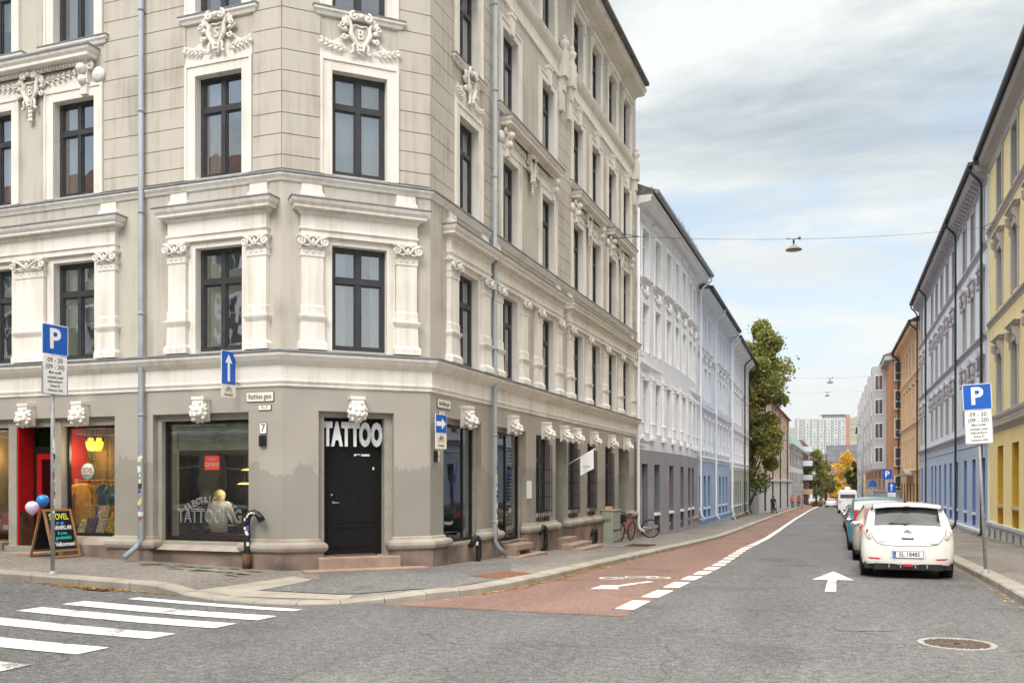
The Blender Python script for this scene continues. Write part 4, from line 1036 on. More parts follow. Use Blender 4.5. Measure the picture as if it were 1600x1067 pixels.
room(FC, .2, 2.5, .2, 3.3, .6, M['room'], y0=.42)

# --- lion head keystones over the ground floor openings
def lion_mesh():
    mb = MB()
    mb.box(-.14, .14, -.22, 0, .30, .36); mb.prism([(-.20, .30), (-.22, .20), (-.16, .06), (-.10, -.04), (0, -.10), (0, .30)], -.12, .12, plane='yz')
    r = random.Random(2)
    mb.ell((0, -.20, .06), (.145, .11, .15), 12, 8)                  # skull
    for i in range(26):                                            # mane tufts
        a = 2*pi*i/26; rr_ = .145+.02*(i % 2); mb.ell((rr_*cos(a), -.15-.03*(i % 3), .07+rr_*1.05*sin(a)), (.04, .05, .045), 6, 4)
    mb.ell((0, -.315, .015), (.065, .06, .05), 9, 6); mb.ell((-.035, -.335, -.005), (.038, .04, .034), 8, 5); mb.ell((.035, -.335, -.005), (.038, .04, .034), 8, 5)
    mb.ell((0, -.36, .03), (.028, .022, .018), 7, 5); mb.ell((0, -.32, .075), (.026, .05, .05), 7, 5)
    mb.ell((0, -.30, -.075), (.045, .045, .028), 8, 5)
    for s in (-1, 1): mb.ell((s*.055, -.30, .095), (.036, .03, .02), 7, 4); mb.ell((s*.12, -.2, .17), (.032, .025, .04), 7, 5); mb.ell((s*.09, -.27, .03), (.045, .045, .05), 7, 5)
    return mb.mesh('lion_head', M['trim'])
LION = lion_mesh()
for F, us in ((FL, (-1.70, -4.62, -6.02, -8.0)), (FC, (1.36,)), (FRR, (1.60, 4.42, 7.02, 8.70, 9.90, 11.90, 14.18, 16.45))):
    for u in us: put('lion_head', LION, bld, F @ Matrix.Translation((u, .0, 3.0)))

# --- clothes shop on the side street
FS = FL
mb = MB(); mb.box(-5.58, -5.32, .10, .34, .3, 3.0); mb.box(-6.74, -6.52, .10, .34, .3, 3.0); mb.box(-9.6, -3.85, .12, .36, 2.90, 3.06); mb.build('shop_posts', M['gftrim'], bld, FS)
blk('threshold', FS, -6.54, -5.56, -.45, .9, -.6, .34, M['granite2'], .01)
dw = shopwindow(FS, -5.32, -3.86, .68, 2.90, y=.26, w=.05); dw2 = shopwindow(FS, -9.4, -6.74, .68, 2.90, y=.26, w=.05)
warm = noisemat('ochre_room', (.17, .11, .035), (.09, .065, .02), 1.5, rough=.9)
room(FS, -5.56, -3.6, .5, 3.2, .66, warm); room(FS, -8.2, -3.6, .5, 3.2, 1.6, warm, y0=.97); room(FS, -9.5, -6.76, .5, 3.2, 2.0, noisemat('green_room', (.12, .30, .02), (.25, .18, .08), 1.0, rough=.9))
mb = MB(); mb.box(-5.545, -5.50, .32, .97, .5, 3.15); mb.build('red_panel', M['darkred'], bld, FS)
mb = MB(); mb.box(-6.54, -6.48, .12, .50, .33, 2.9); mb.build('red_side_wall', M['red'], bld, FS)
mb = MB(); mb.box(-6.478, -6.470, .14, .49, .33, 1.15); mb.build('kick_panel', M['rustiron'], bld, FS)
# red glazed door set back in the porch
mb = MB(); frame_rect(mb, -6.40, -5.58, .36, 2.36, .12, .50, .55); rd = mb.build('shop_door', M['red'], bld, FS)
mb = MB(); mb.box(-6.48, -5.58, .50, .57, 2.37, 2.47); mb.box(-6.48, -6.402, .51, .55, .36, 2.37); frame_rect(mb, -6.48, -5.58, 2.47, 2.92, .04, .50, .57); mb.build('transom', M['black'], rd, FS)
mb = MB(); mb.add([(-6.28, .53, .48), (-5.70, .53, .48), (-5.70, .53, 2.24), (-6.28, .53, 2.24)], [(0, 1, 2, 3)]); mb.build('pane', M['shopglass'], rd, FS, fix=False)
mb = MB(); mb.ell((-6.34, .48, 1.30), (.025, .03, .025)); mb.ell((-6.34, .48, 1.42), (.018, .02, .018)); mb.build('handle', M['steel'], rd, FS)
text('Klær\nBarn\nLeker\nKort', M['white'], rd, FS @ Matrix.Translation((-5.92, .515, 1.50)), size=.11, extrude=.001, xs=.9)
blk('porch_ceiling', FS, -6.5, -5.56, .56, .96, 2.95, 3.0, M['room'], 0)
lampm = plain('lit_orange_lantern', (.9, .45, .04), .6, emis=(1, .42, .03), estr=1.5)
def lantern(u, y, z, r, lab):
    e = empty('pendant_lamp', tuple(W(FS, u, y, z)), 0, lab, 'pendant lamp', 'glowing lanterns in the clothes shop'); mw = world_of(e)
    mb = MB(); mb.lathe([(.0, 0), (r*.7, 0), (r*.92, r*.5), (r, r*1.2), (r*.96, r*1.45), (r*.5, r*1.5), (0, r*1.5)], (0, 0, 0), 20); mb.build('lamp_shade', lampm, e, mw)
    c = MB(); c.tube([(0, 0, r*1.5), (0, 0, r*1.5+.5)], .006, 5); 
    for k in range(6): a = 2*pi*k/6+.3; c.box(r*.9*cos(a)-.025, r*.9*cos(a)+.025, r*.9*sin(a)-.03, r*.9*sin(a)+.03, r*1.05, r*1.55)
    c.build('cord_and_clips', M['black'], e, mw)
lantern(-5.12, .78, 2.42, .18, 'round glowing orange lantern hanging in the shop display window')
lantern(-6.95, 1.5, 2.50, .15, 'smaller glowing orange lantern seen above the red shop door')
def studio_lamp(u, y, z, lab):
    e = empty('studio_lamp', tuple(W(FL, u, y, z)), 0, lab, 'lamp', 'flat lit lamps inside the tattoo studio'); mw = world_of(e)
    mb = MB(); mb.lathe([(0, .03), (.05, .03), (.15, 0), (0, -.004)], (0, 0, 0), 18); mb.build('lamp_shade', plain('lit_yellow_lamp', (.9, .6, .2), .5, emis=(1, .62, .12), estr=2.2), e, mw)
    c = MB(); c.tube([(0, 0, .03), (0, 0, 3.2-z)], .006, 5); c.build('cord', M['iron'], e, mw)
studio_lamp(-1.55, 1.15, 2.0, 'upper flat yellow lamp glowing inside the tattoo studio window'); studio_lamp(-1.80, 1.35, 1.72, 'lower flat yellow lamp glowing inside the tattoo studio window')
# round shop sign on the glass
mb = MB(); mb.lathe([(0, 0), (.165, 0), (.165, .008), (0, .008)], (0, 0, 0), 32, axis='y'); sg = mb.build('round_sign', plain('mint_sign', (.50, .74, .58), .5), None, FS @ Matrix.Translation((-4.78, .255, 1.98)))
tag(sg, 'round mint green sign with red letters in the clothes shop window', 'sign')
text('SVOVEL', plain('red_ink', (.62, .03, .04), .5), sg, FS @ Matrix.Translation((-4.78, .243, 2.0)), size=.15, extrude=.001, offset=.002, xs=.52); text('FOR STORE OG SMÅ', M['ink'], sg, FS @ Matrix.Translation((-4.78, .243, 1.90)), size=.035, extrude=.0005, xs=.8)
# clothes rail and shirts
mb = MB(); mb.tube([(-5.48, .62, 1.80), (-3.65, .62, 1.80)], .012, 6); mb.box(-5.49, -5.44, .58, .66, 1.66, 1.83); mb.tube([(-3.65, .62, 1.8), (-3.65, .62, .6)], .012, 6)
tag(mb.build('clothes_rail', plain('orange_wood', (.70, .22, .05), .5), None, FS), 'orange wooden clothes rail across the shop window', 'clothes rail')
def shirt(u, y, z, s, col, rot, lab, long=1.0):
    e = empty('hanging_shirt', tuple(W(FS, u, y, z)), rot, lab, 'shirt', 'shirts hanging from the rail'); mw = world_of(e)
    m = noisemat('cloth', col, tuple(c*.75 for c in col), 9, rough=.95); mb = MB()
    body = [(-.17, 0), (-.06, .045), (.06, .045), (.17, 0), (.30, -.20), (.22, -.26), (.175, -.15), (.20, -.62*long), (.10, -.64*long), (0, -.61*long), (-.10, -.64*long), (-.20, -.62*long), (-.175, -.15), (-.22, -.26), (-.30, -.20)]
    mb.prism([(x*s, z_*s-.05) for x, z_ in body], -.04*s, .04*s); mb.build('shirt_body', m, e, mw, bevel=.02*s)
    h = MB(); h.tube([(-.15*s, 0, -.045), (0, 0, .02), (.15*s, 0, -.045)], .008, 5); h.tube([(0, 0, .02), (0, 0, .05), (.025, 0, .07), (.03, 0, .05)], .005, 5); h.build('hanger', M['steel'], e, mw)
Y_, P_, B_ = (.80, .42, .03), (.78, .38, .36), (.20, .30, .50)
shirt(-5.38, .60, 1.73, 1.05, Y_, 1.2, 'yellow long shirt at the left end of the shop rail', 1.2); shirt(-5.32, .62, 1.73, 1.02, P_, 1.15, 'pink shirt squeezed between two yellow shirts on the rail', 1.2); shirt(-5.20, .60, 1.73, 1.08, (.85, .45, .04), .75, 'yellow shirt facing the glass beside the pink shirt', 1.2)
shirt(-4.84, .62, 1.73, .62, Y_, .5, 'small yellow shirt in the middle of the rail'); shirt(-4.70, .60, 1.73, .65, B_, .9, 'small blue shirt on the rail'); shirt(-3.93, .62, 1.73, .66, (.62, .16, .14), 1.0, 'small red patterned shirt on the rail'); shirt(-4.45, .60, 1.73, .66, (.30, .40, .25), 1.0, 'small green shirt at the right end of the rail')
# books on the display shelf
cols = [((.08, .06, .22), 'dark violet picture book leaning in the back row'), ((.70, .62, .50), 'large cream book with ornament leaning above the others'), ((.75, .28, .03), 'orange book in the back row at the right'), ((.62, .50, .20), 'small yellow book at the left of the front row'), ((.07, .05, .12), 'dark book with gold figure in the front row'), ((.66, .66, .62), 'white book with small lettering in the front row'), ((.55, .42, .06), 'olive and gold book in the front row')]
pos = [(-5.06, .68, 1.02, .24, .28), (-4.79, .66, 1.04, .28, .36), (-4.49, .68, 1.02, .26, .28), (-5.16, .45, .73, .18, .28), (-4.93, .45, .73, .24, .32), (-4.67, .45, .73, .22, .32), (-4.41, .45, .73, .26, .32)]
for (c, lab), (u, y, z, w, h) in zip(cols, pos):
    mb = MB(); mb.box(-w/2, w/2, 0, .03, 0, h); o = mb.build('book', noisemat('book_cover', c, tuple(min(1, k*1.9+.05) for k in c), 14, 2, rough=.5, lo=.48, hi=.56), None, FS @ Matrix.Translation((u, y, z)) @ Matrix.Rotation(-.3, 4, 'X') @ Matrix.Rotation(.06*(-1)**int(u*10), 4, 'Y'))
    tag(o, lab, 'book', 'books displayed in the shop window')
mb = MB(); mb.box(-5.49, -3.7, .38, .62, .60, .72); mb.box(-5.49, -3.7, .62, .95, .60, 1.0); mb.build('display_steps', M['wood'], bld, FS)
mb = MB(); r4 = random.Random(1)
for i in range(16):
    u = r4.uniform(-5.0, -4.15); y = r4.uniform(.32, .5); zt = r4.uniform(1.2, 2.4); mb.tube([(u, y, 2.9), (u+.01, y, zt)], .004, 4); mb.ell((u, y, zt-.02), (.022, .022, .035), 6, 5, 1)
    for k in range(3): mb.ell((u+.015*(-1)**k, y, zt+.08+.06*k), (.012, .006, .04), 5, 4)
tag(mb.build('hanging_garland', [plain('garland_green', (.12, .25, .05), .7), plain('garland_bud', (.75, .45, .30), .5)], None, FS), 'hanging strings with green leaves and pink buds behind the shop glass', 'garland')
for i, (c, lab) in enumerate((((.6, .55, .5), 'grey box at the left end of the shelf behind the porch window'), ((.5, .1, .08), 'low red box on the shelf behind the porch window'), ((.6, .3, .1), 'tall orange box on the shelf behind the porch window'), ((.55, .5, .45), 'pale box near the middle of the porch window shelf'), ((.4, .08, .06), 'dark red box at the right end of the porch window shelf'))):
    mb = MB(); mb.box(-8.6+i*.3, -8.35+i*.3, .5, .7, .70, .95+.15*(i % 3)); mb.box(-8.55+i*.3, -8.4+i*.3, .494, .5, .75, .85, 1); tag(mb.build('gift_box', [plain('goods_%d' % i, c, .7), M['offwhite']], None, FS, bevel=.004), lab, 'box', 'boxes on the shop shelf')

# --- right facade ground floor
step(FRR, GR[0], (.74, 2.54, .50, 2.96)); s1 = shopwindow(FRR, .74, 2.54, .52, 2.96, y=.17, w=.05, mull=(2.02,))
room(FRR, .5, 2.9, .3, 3.2, 1.6, noisemat('grey_room', (.22, .23, .25), (.10, .11, .12), 2, rough=.9))
mb = MB(); mb.box(2.05, 2.49, .24, .28, .55, 2.9); mb.build('inner_panel', plain('grey_green_panel', (.35, .38, .32), .7), s1, FRR)
mb = MB(); mb.box(.8, 2.0, .75, 1.1, .32, 1.05); tag(mb.build('cabinet', noisemat('yellow_cabinet', (.66, .36, .07), (.5, .26, .05), 3, rough=.5), None, FRR, bevel=.01), 'yellow wooden counter behind the window right of the corner', 'counter')
mb = MB(); mb.box(.9, 1.7, .8, 1.05, 1.06, 1.3); tag(mb.build('seat_cushion', plain('teal_cloth', (.03, .15, .22), .8), None, FRR, bevel=.05), 'teal cushion lying on the yellow counter', 'cushion')
step(FRR, GR[1], (3.78, 5.54, .36, 2.95)); s2 = shopwindow(FRR, 3.78, 5.54, .38, 2.95, y=.17, w=.05, mull=(4.66,))
room(FRR, 3.5, 5.8, .2, 3.2, 1.4, M['room'])
mb = MB(); 
for i in range(11):
    for j in range(26): mb.box(4.78+.062*i, 4.82+.062*i, .24, .25, .5+.085*j, .55+.085*j, (i*7+j*3) % 5 == 0)
for x in (3.9, 4.2, 5.46): mb.box(x-.05, x+.05, .26, .27, .45, 2.9)
mb.build('shelf_of_small_goods', [plain('pale_goods', (.55, .60, .60), .5), plain('dark_goods', (.3, .08, .08), .5)], s2, FRR)
for k, g in enumerate((2, 4, 5, 6)):
    a, b, c, d = GR[g]; zb = .95
    blk('window_sill', FRR, a-.02, b+.04, -.06, .20, zb-.10, zb, M['torus'], .01)
    mb = MB(); mb.box(a, b, .132, .16, c, zb-.1); mb.build('apron_panel', M['gftrim'], bld, FRR)
    window(FRR, (a+b)/2, zb, b-a-.04, d-zb, y=.13, curtain=[None, 'sides', None, 'left'][k])
    mb = MB(); n = 8
    for i in range(n): u = a+.0+(b-a)*i/(n-1); mb.box(u-.009, u+.009, -.075, -.057, zb-.10-.10*(i == 3), d-.22)
    for z in (zb+.06, zb+.42, zb+.80, zb+1.15): mb.box(a-.05, b+.05, -.058, -.045, z-.014, z+.014)
    for z in (zb+.06, zb+1.15):
        for u in (a-.04, b+.04): mb.box(u-.012, u+.012, -.05, .0, z-.012, z+.012)
    mb.build('window_grille', M['iron'], bld, FRR)
# doorways
for (a, b, c, d), dep in ((GR[3], .95), (GR[7], .9)):
    mb = MB(); v = [(a, .13, c), (a, dep, c), (a, dep, d), (a, .13, d), (b, .13, c), (b, dep, c), (b, dep, d), (b, .13, d)]
    mb.add(v, [(0, 1, 2, 3), (7, 6, 5, 4), (3, 2, 6, 7)]); mb.build('porch_walls', M['gf'], bld, FRR, fix=False)
    mb = MB(); mb.box(a, b, dep-.06, dep, c, d); dd = mb.build('door', noisemat('dark_green_door', (.03, .05, .045), (.05, .07, .06), 5, rough=.5), bld, FRR)
    mb = MB(); frame_rect(mb, a+.12, b-.12, c+.3, c+1.2, .05, dep-.08, dep-.058); frame_rect(mb, a+.12, b-.12, c+1.3, d-.3, .05, dep-.08, dep-.058); mb.build('door_panels', M['frame'], dd, FRR)
    blk('threshold', FRR, a, b, 0, dep, -1.2, c+.12, M['granite2'])
blk('door_step', FRR, 8.12, 9.35, -.28, .0, -1.2, .22, M['granite2'], .02); blk('door_step', FRR, 7.75, 9.75, -.62, -.281, -1.2, .07, M['granite2'], .02)
mb = MB(); mb.prism([(7.4, -.621), (10.1, -.621), (9.7, -.95), (7.7, -.95)], -1.2, -.04, plane='xy'); mb.build('lower_step', M['granite2'], bld, FRR)
blk('step_slab', FRR, 3.5, 5.5, -.62, -.05, -.9, .05, M['granite2'], .01)
mb = MB(); mb.box(3.9, 5.1, -.40, -.05, .16, .30); mb.box(3.9, 4.15, -.38, -.05, .05, .16); mb.box(4.85, 5.1, -.38, -.05, .05, .16); mb.build('door_step', M['granite2'], bld, FRR, bevel=.01)

# --- rainwater pipes of the corner building
def downpipe(name, F, u, z0, z1, y=-.12, r=.052, mat='pipe', shoe=(-.1, -.35), parent=None, clips=True):
    mb = MB(); path = [(u, y, z1), (u, y, z0+.35), (u, y, z0+.32), (u+shoe[0]*.4, y+shoe[1]*.25, z0+.18), (u+shoe[0], y+shoe[1], z0)]
    mb.tube(path, r, 12); 
    z = z0+.75
    while z < z1: mb.lathe([(r, 0), (r+.008, 0), (r+.008, .05), (r, .05)], (u, y, z), 12, caps=False); mb.box(u-.012, u+.012, y, 0, z+.015, z+.03); z += 1.95
    return mb.build(name, M[mat], parent or bld, F)
dp = downpipe('downpipe', FL, -3.10, .33, 17.0, shoe=(-.08, -.36))
dpr = downpipe('downpipe', FRR, 3.16, .10, 17.0, y=-.13, shoe=(.28, -.16))
def stickers(parent, F, u, y, z0, z1, r, n, seed, wmax=.05):
    q = random.Random(seed); c = [M['offwhite'], M['ink'], plain('sticker_red', (.6, .03, .03), .5), plain('sticker_yellow', (.75, .6, .05), .5), plain('sticker_violet', (.10, .08, .3), .5)]
    mb = MB()
    for i in range(n):
        z = q.uniform(z0, z1); h = q.uniform(.02, .055); a0 = q.uniform(-2.3, -1.1); a1 = a0+q.uniform(.5, 1.1); mi = q.choice([0, 0, 0, 0, 0, 0, 1, 1, 2, 3, 4]); t = q.uniform(-.3, .3)*h; rad = r+.001+.0004*i
        k = [a0+(a1-a0)*j/4 for j in range(5)]
        v = [(u+rad*cos(a), y+rad*sin(a), z-h) for a in k]+[(u+rad*cos(a), y+rad*sin(a), z+h+t*(a-a0)) for a in k]
        mb.add(v, [(j, j+1, 6+j, 5+j) for j in range(4)], mi)
    mb.build('stickers', c, parent, F, fix=False)
stickers(dp, FL, -3.10, -.12, 1.05, 2.25, .052, 26, 4); stickers(dpr, FRR, 3.16, -.13, .6, 2.4, .052, 34, 8)
pd = MB(); pd.tube([(18.30, -.13, 12.2), (18.30, -.13, 3.4), (18.30, -.13, .2), (18.35, -.15, .02), (18.5, -.32, -.12)], .055, 10); pd.build('white_downpipe', M['white'], bld, FRR)
sm = MB(); sm.tube([(18.12, -.05, 3.3), (18.12, -.05, -.3)], .02, 6); sm.build('cable', M['ink'], bld, FRR)
# weathered conduit, hose nozzles on the wall
def hose(y0, z0, z1, lab):
    mb = MB(); x = .17; n = 12
    path = [(.02, y0, z1-.20)]+[(.10+.02*0, y0, z1-.12)]
    path = [(.0, y0-.10, z1-.16), (.10, y0-.10, z1-.16), (.15, y0-.09, z1-.05), (.17, y0-.03, z1), (.18, y0+.04, z1-.02), (.19, y0+.09, z1-.10), (.19, y0+.10, z0+.18), (.17, y0+.08, z0+.06), (.10, y0+.06, z0+.03), (.0, y0+.05, z0+.04)]
    mb.tube(path, [.05, .062, .066, .068, .068, .066, .062, .056, .045, .03], 10)
    for i in range(10): 
        z = z0+.15+(z1-z0-.3)*i/9; mb.lathe([(.064, 0), (.069, .008), (.064, .016)], (.19, y0+.098, z), 12, caps=False)
    o = mb.build('vent_hose', M['hose']); tag(o, lab, 'vent hose', 'black hoses curling from the granite base'); return o
h1 = hose(1.95, .0, .58, 'black hose curling from the plinth nearest the corner, with a white sticker'); hose(6.6, -.05, .60, 'black hose curling from the plinth between barred window and stone step'); hose(11.75, -.20, .28, 'short black hose on the plinth beside the grey cabinet')
mb = MB(); mb.box(.215, .225, 1.84, 1.93, .42, .50); mb.build('sticker', M['white'], h1)
sp = MB(); G0 = G(-2.70, -2.1)+.1
sp.tube([(-2.70, -2.11, G0), (-2.70, -2.11, G0+.29)], .085, 12, 1); sp.tube([(-2.70, -2.11, G0+.25), (-2.70, -2.11, G0+.28), (-2.70, -2.11, G0+.29), (-2.70, -2.11, 1.02), (-2.685, -2.11, 1.12), (-2.63, -2.11, 1.19), (-2.56, -2.11, 1.21), (-2.48, -2.11, 1.18), (-2.42, -2.11, 1.12), (-2.38, -2.11, 1.06)], [.062, .062, .062, .058, .058, .058, .058, .058, .062, .066], 12)
spo = tag(sp.build('vent_pipe', [M['hose'], M['rustiron']]), 'black gooseneck vent pipe covered in stickers below the studio window', 'vent pipe')
stickers(spo, Matrix.Identity(4), -2.70, -2.11, .62, 1.1, .06, 6, 5)
mb = MB(); q = random.Random(3)
for i in range(9): a = q.uniform(.3, 2.4); mb.ell((-2.56-.11*cos(a), -2.165, 1.09+.11*sin(a)), (.02, .008, .02), 6, 4)
mb.build('worn_paint_spots', M['white'], spo)
# ------------------------------------------------------------------ the other houses of the street
FW = {}
def far_window_mesh(w, h, tr, cols, fmat, fw=.06, pane='farglass'):
    k = (round(w, 2), round(h, 2), tr, cols, fmat.name, pane)
    if k in FW: return FW[k]
    f = MB(); frame_rect(f, -w/2, w/2, 0, h, fw, 0, .05)
    if tr: f.box(-w/2+fw, w/2-fw, -.004, .046, h*tr-.03, h*tr+.03)
    for c in range(1, cols): x = -w/2+w*c/cols; f.box(x-.03, x+.03, -.002, .044, fw, h-fw)
    p = MB(); p.add([(-w/2+fw, .03, fw), (w/2-fw, .03, fw), (w/2-fw, .03, h-fw), (-w/2+fw, .03, h-fw)], [(0, 1, 2, 3)])
    FW[k] = (f.mesh('window', fmat), p.mesh('pane', M[pane])); return FW[k]
def profile_cornice(mb, F_, u0, u1, z, out, h):
    mb.hood(u0, u1, [(0, z), (out*.2, z+.01), (out*.25, z+h*.3), (out*.6, z+h*.45), (out*.65, z+h*.75), (out, z+h*.9), (out, z+h), (0, z+h+.02)])
def rowhouse(name, label, F, Ln, depth, floors, gf, bands, colors, ztop, eave, base, pipes=(), extra=None, bend=None, group=None, roofh=2.2, pane='farglass'):
    """F: facade frame (u along, outward -y).  floors: list of dict(z,h,w,cols,top) ; gf: dict(z0,z1,cols,w,zt)"""
    o0 = F @ Vector((Ln/2, 0, base)); rt = empty(name, o0, 0, label, 'building', group)
    W_, G_, T_, FR_ = colors['wall'], colors['gf'], colors['trim'], colors['frame']
    made = []
    holes = []
    for f in floors:
        for c in f['cols']: holes.append((c-f['w']/2, c+f['w']/2, f['z'], f['z']+f['h'], .16))
    made.append(wall('upper_wall', F, 0, Ln, gf['zt'], ztop, holes, W_, rt, .16, T_))
    gh = [(c-(gf['w'] if not isinstance(c, tuple) else 0)/2, c+gf['w']/2, gf['z0'], gf['z1'], .30) for c in gf['cols']]
    made.append(wall('ground_floor_wall', F, 0, Ln, base-1.5, gf['zt'], gh, G_, rt, .30, colors.get('reveal', G_)))
    fl = list(floors)
    for f in fl:
        fm, pm = far_window_mesh(f['w'], f['h'], .68, 2, FR_, pane=pane)
        for c in f['cols']:
            mw = F @ Matrix.Translation((c, .10, f['z'])); w_ = put('window', fm, rt, mw); put('pane', pm, w_, mw); made += [w_]
        st = f.get('style', 'plain')
        for c in f['cols']:
            t = MB(); a, b, z0, z1 = c-f['w']/2, c+f['w']/2, f['z'], f['z']+f['h']; o = f.get('o', .18)
            t.box(a-o, a, -.05, .0, z0-.04, z1); t.box(b, b+o, -.05, .0, z0-.04, z1); t.box(a-o, b+o, -.0505, .0, z1, z1+o)
            if st in ('hood', 'pilhood'): profile_cornice(t, F, a-o-.02, b+o+.02, z1+o+f.get('hz', .35), .16, .16)
            if st == 'console':
                for x in (a-o+.03, b+o-.03):
                    t.prism([(-.03, z1-.35), (-.10, z1-.2), (-.10, z1+.0), (-.22, z1+.15), (-.24, z1+.38), (0, z1+.38), (0, z1-.35)], x-.08, x+.08, plane='yz')
                profile_cornice(t, F, a-o-.06, b+o+.06, z1+.38, .22, .22)
            if st == 'ornament':
                t.box(a-o, b+o, -.03, 0, z1+o, z1+.62); t.ell((c, -.08, z1+.50), (.16, .09, .24), 8, 6)
                for s in (-1, 1):
                    t.ell((c+s*.30, -.06, z1+.42), (.17, .06, .09), 7, 5, 0, Matrix.Rotation(-s*.5, 3, 'Y')); t.tube(spiral(c+s*.16, z1+.66, .08, 1.1, -s, y=-.08, n=10), .03, 5); t.ell((c+s*.48, -.05, z1+.52), (.08, .05, .05), 6, 4)
                profile_cornice(t, F, a-o-.04, b+o+.04, z1+.80, .2, .16)
            if st == 'pediment':
                t.box(a-o, b+o, -.05, 0, z1+.1, z1+.5)
                for x in (a-o+.02, b+o-.02): t.ell((x, -.12, z1+.3), (.09, .10, .26), 7, 6); t.ell((x, -.12, z1-.08), (.07, .07, .12), 6, 5)
                t.hood(a-o+.05, b+o-.05, [(.0, z1+.5), (.12, z1+.5), (.14, z1+.6), (.2, z1+.63), (.2, z1+.72), (0, z1+.74)]); t.prism([(a-o-.05, z1+.72), (b+o+.05, z1+.72), (c, z1+.98)], -.18, -.001)
            made.append(t.build('window_surround', T_, rt, F))
        if 'pil' in f:
            for x in f['pil']:
                p = MB(); z0, z1 = f['pz']; p.hood(x-.12, x+.12, [(.14, z0), (.14, z0+.12), (.10, z0+.16), (.10, z0+.6), (.13, z0+.62), (.13, z0+.68), (.09, z0+.7), (.08, z1-.30), (.10, z1-.29), (.10, z1-.24), (.09, z1-.2), (.16, z1-.06), (.17, z1), (0, z1)])
                for s in (-1, 1): p.ell((x+s*.19, -.15, z1-.13), (.07, .05, .07), 7, 5)
                made.append(p.build('pilaster', T_, rt, F))
    gm, gp = far_window_mesh(gf['w'], gf['z1']-gf.get('sill', gf['z0']+.5), .72, 1, FR_, pane=pane)
    for i, c in enumerate(gf['cols']):
        zs = gf.get('sill', gf['z0']+.5)
        if i in gf.get('doors', ()):
            d = MB(); d.box(c-gf['w']/2, c+gf['w']/2, .24, .30, gf['z0'], gf['z1']); made.append(d.build('door', colors.get('door', FR_), rt, F)); continue
        mw = F @ Matrix.Translation((c, .22, zs)); w_ = put('window', gm, rt, mw); put('pane', gp, w_, mw); made.append(w_)
        s = MB(); s.box(c-gf['w']/2-.02, c+gf['w']/2+.02, -.04, .25, zs-.10, zs-.002); s.box(c-gf['w']/2, c+gf['w']/2, .20, .26, gf['z0'], zs-.10, 1); made.append(s.build('window_sill', [colors.get('sill', T_), colors.get('reveal', G_)], rt, F))
    m = MB()
    for (z, out, h) in bands: m.sweep([(0, z), (out*.25, z+.01), (out*.3, z+h*.4), (out*.8, z+h*.6), (out, z+h*.8), (out, z+h), (0, z+h+.04)], [P2_(F, 0.004), P2_(F, Ln-.004)])
    made.append(m.build('string_courses', T_, rt))
    c = MB(); c.sweep([(0, ztop-.35), (.05, ztop-.34), (.06, ztop-.1), (.2, ztop-.02), (eave*.75, ztop+.02), (eave*.8, ztop+.2), (eave*.9, ztop+.26), (0, ztop+.27)], [P2_(F, .002), P2_(F, Ln-.002)]); made.append(c.build('cornice', T_, rt))
    if colors.get('corbel'):
        q = MB(); n = int(Ln/.62); q.prism([(0, ztop-.55), (-.10, ztop-.5), (-.12, ztop-.3), (-eave*.7, ztop-.1), (-eave*.72, ztop+.01), (0, ztop+.01)], -.11, .11, plane='yz'); qm = q.mesh('corbel', T_)
        for i in range(n): put('corbel', qm, rt, F @ Matrix.Translation((.3+(Ln-.6)*i/(n-1), 0, 0)))
    r = MB(); r.sweep([(eave-.02, ztop+.30), (eave+.10, ztop+.27), (eave+.14, ztop+.32), (eave+.14, ztop+.42), (eave, ztop+.43)], [P2_(F, .0), P2_(F, Ln)]); g_ = r.build('gutter', colors.get('gutter', M['zinc']), rt); made.append(g_)
    rf = MB(); rf.sweep([(eave, ztop+.43), (0, ztop+.75), (-depth/2, ztop+.75+roofh), (-depth, ztop+.4), (-depth, base-1.5)], [P2_(F, 0), P2_(F, Ln)], caps=False)
    for u in (0, Ln): rf.add([tuple(F @ Vector((u, y, z))) for y, z in ((-eave*.9, ztop+.27), (-eave, ztop+.43), (0, ztop+.75), (depth/2, ztop+.75+roofh), (depth, ztop+.4), (depth, ztop+.26))], [(0, 1, 2, 3, 4, 5)])
    made.append(rf.build('roof', colors.get('roof', M['slate']), rt, fix=False))
    sw_ = MB()
    for u in (0.001, Ln-.001): sw_.add([tuple(F @ Vector((u, y, z))) for y, z in ((0, base-1.5), (0, ztop+.27), (depth, ztop+.27), (depth, base-1.5))], [(0, 1, 2, 3)])
    made.append(sw_.build('side_wall', colors.get('side', W_), rt, fix=False))
    for (u, mt) in pipes:
        p = MB(); p.tube([(u, -eave-.02, ztop+.3), (u, -eave+.0, ztop+.05), (u, -.35, ztop-.25), (u, -.22, ztop-.45), (u, -.20, ztop-.7), (u, -.20, base+.75), (u, -.22, base+.55), (u-.0, -.40, base+.30)], .055, 8); made.append(p.build('downpipe', mt, rt, F))
    if colors.get('plinth'):
        zt_, pm_, st = colors['plinth']; pl = MB(); pl.box(0.02, Ln-.02, -.10, -.001, base-1.4, zt_); pl.box(0.02, Ln-.02, -.16, -.001, zt_, zt_+.12); made.append(pl.build('plinth', pm_, rt, F))
        if st:
            v = MB(); n = int(Ln/1.5); v.box(0, .45, -.105, -.09, zt_-.52, zt_-.12); vm = v.mesh('cellar_vent', M['granite'])
            for i in range(n): put('cellar_vent', vm, rt, F @ Matrix.Translation((.6+i*1.5, 0, 0)))
    if bend:
        for o in made:
            if o.type == 'MESH':
                if o.data.users > 1 or o.data.name.split('.')[0] == 'window':
                    w = world_of(o); o.matrix_basis = Matrix.Translation((bend(w.translation.y), 0, 0)) @ o.matrix_basis
                else:
                    mw = world_of(o); iv = mw.inverted()
                    for v in o.data.vertices: p = mw @ v.co; p.x += bend(p.y); v.co = iv @ p
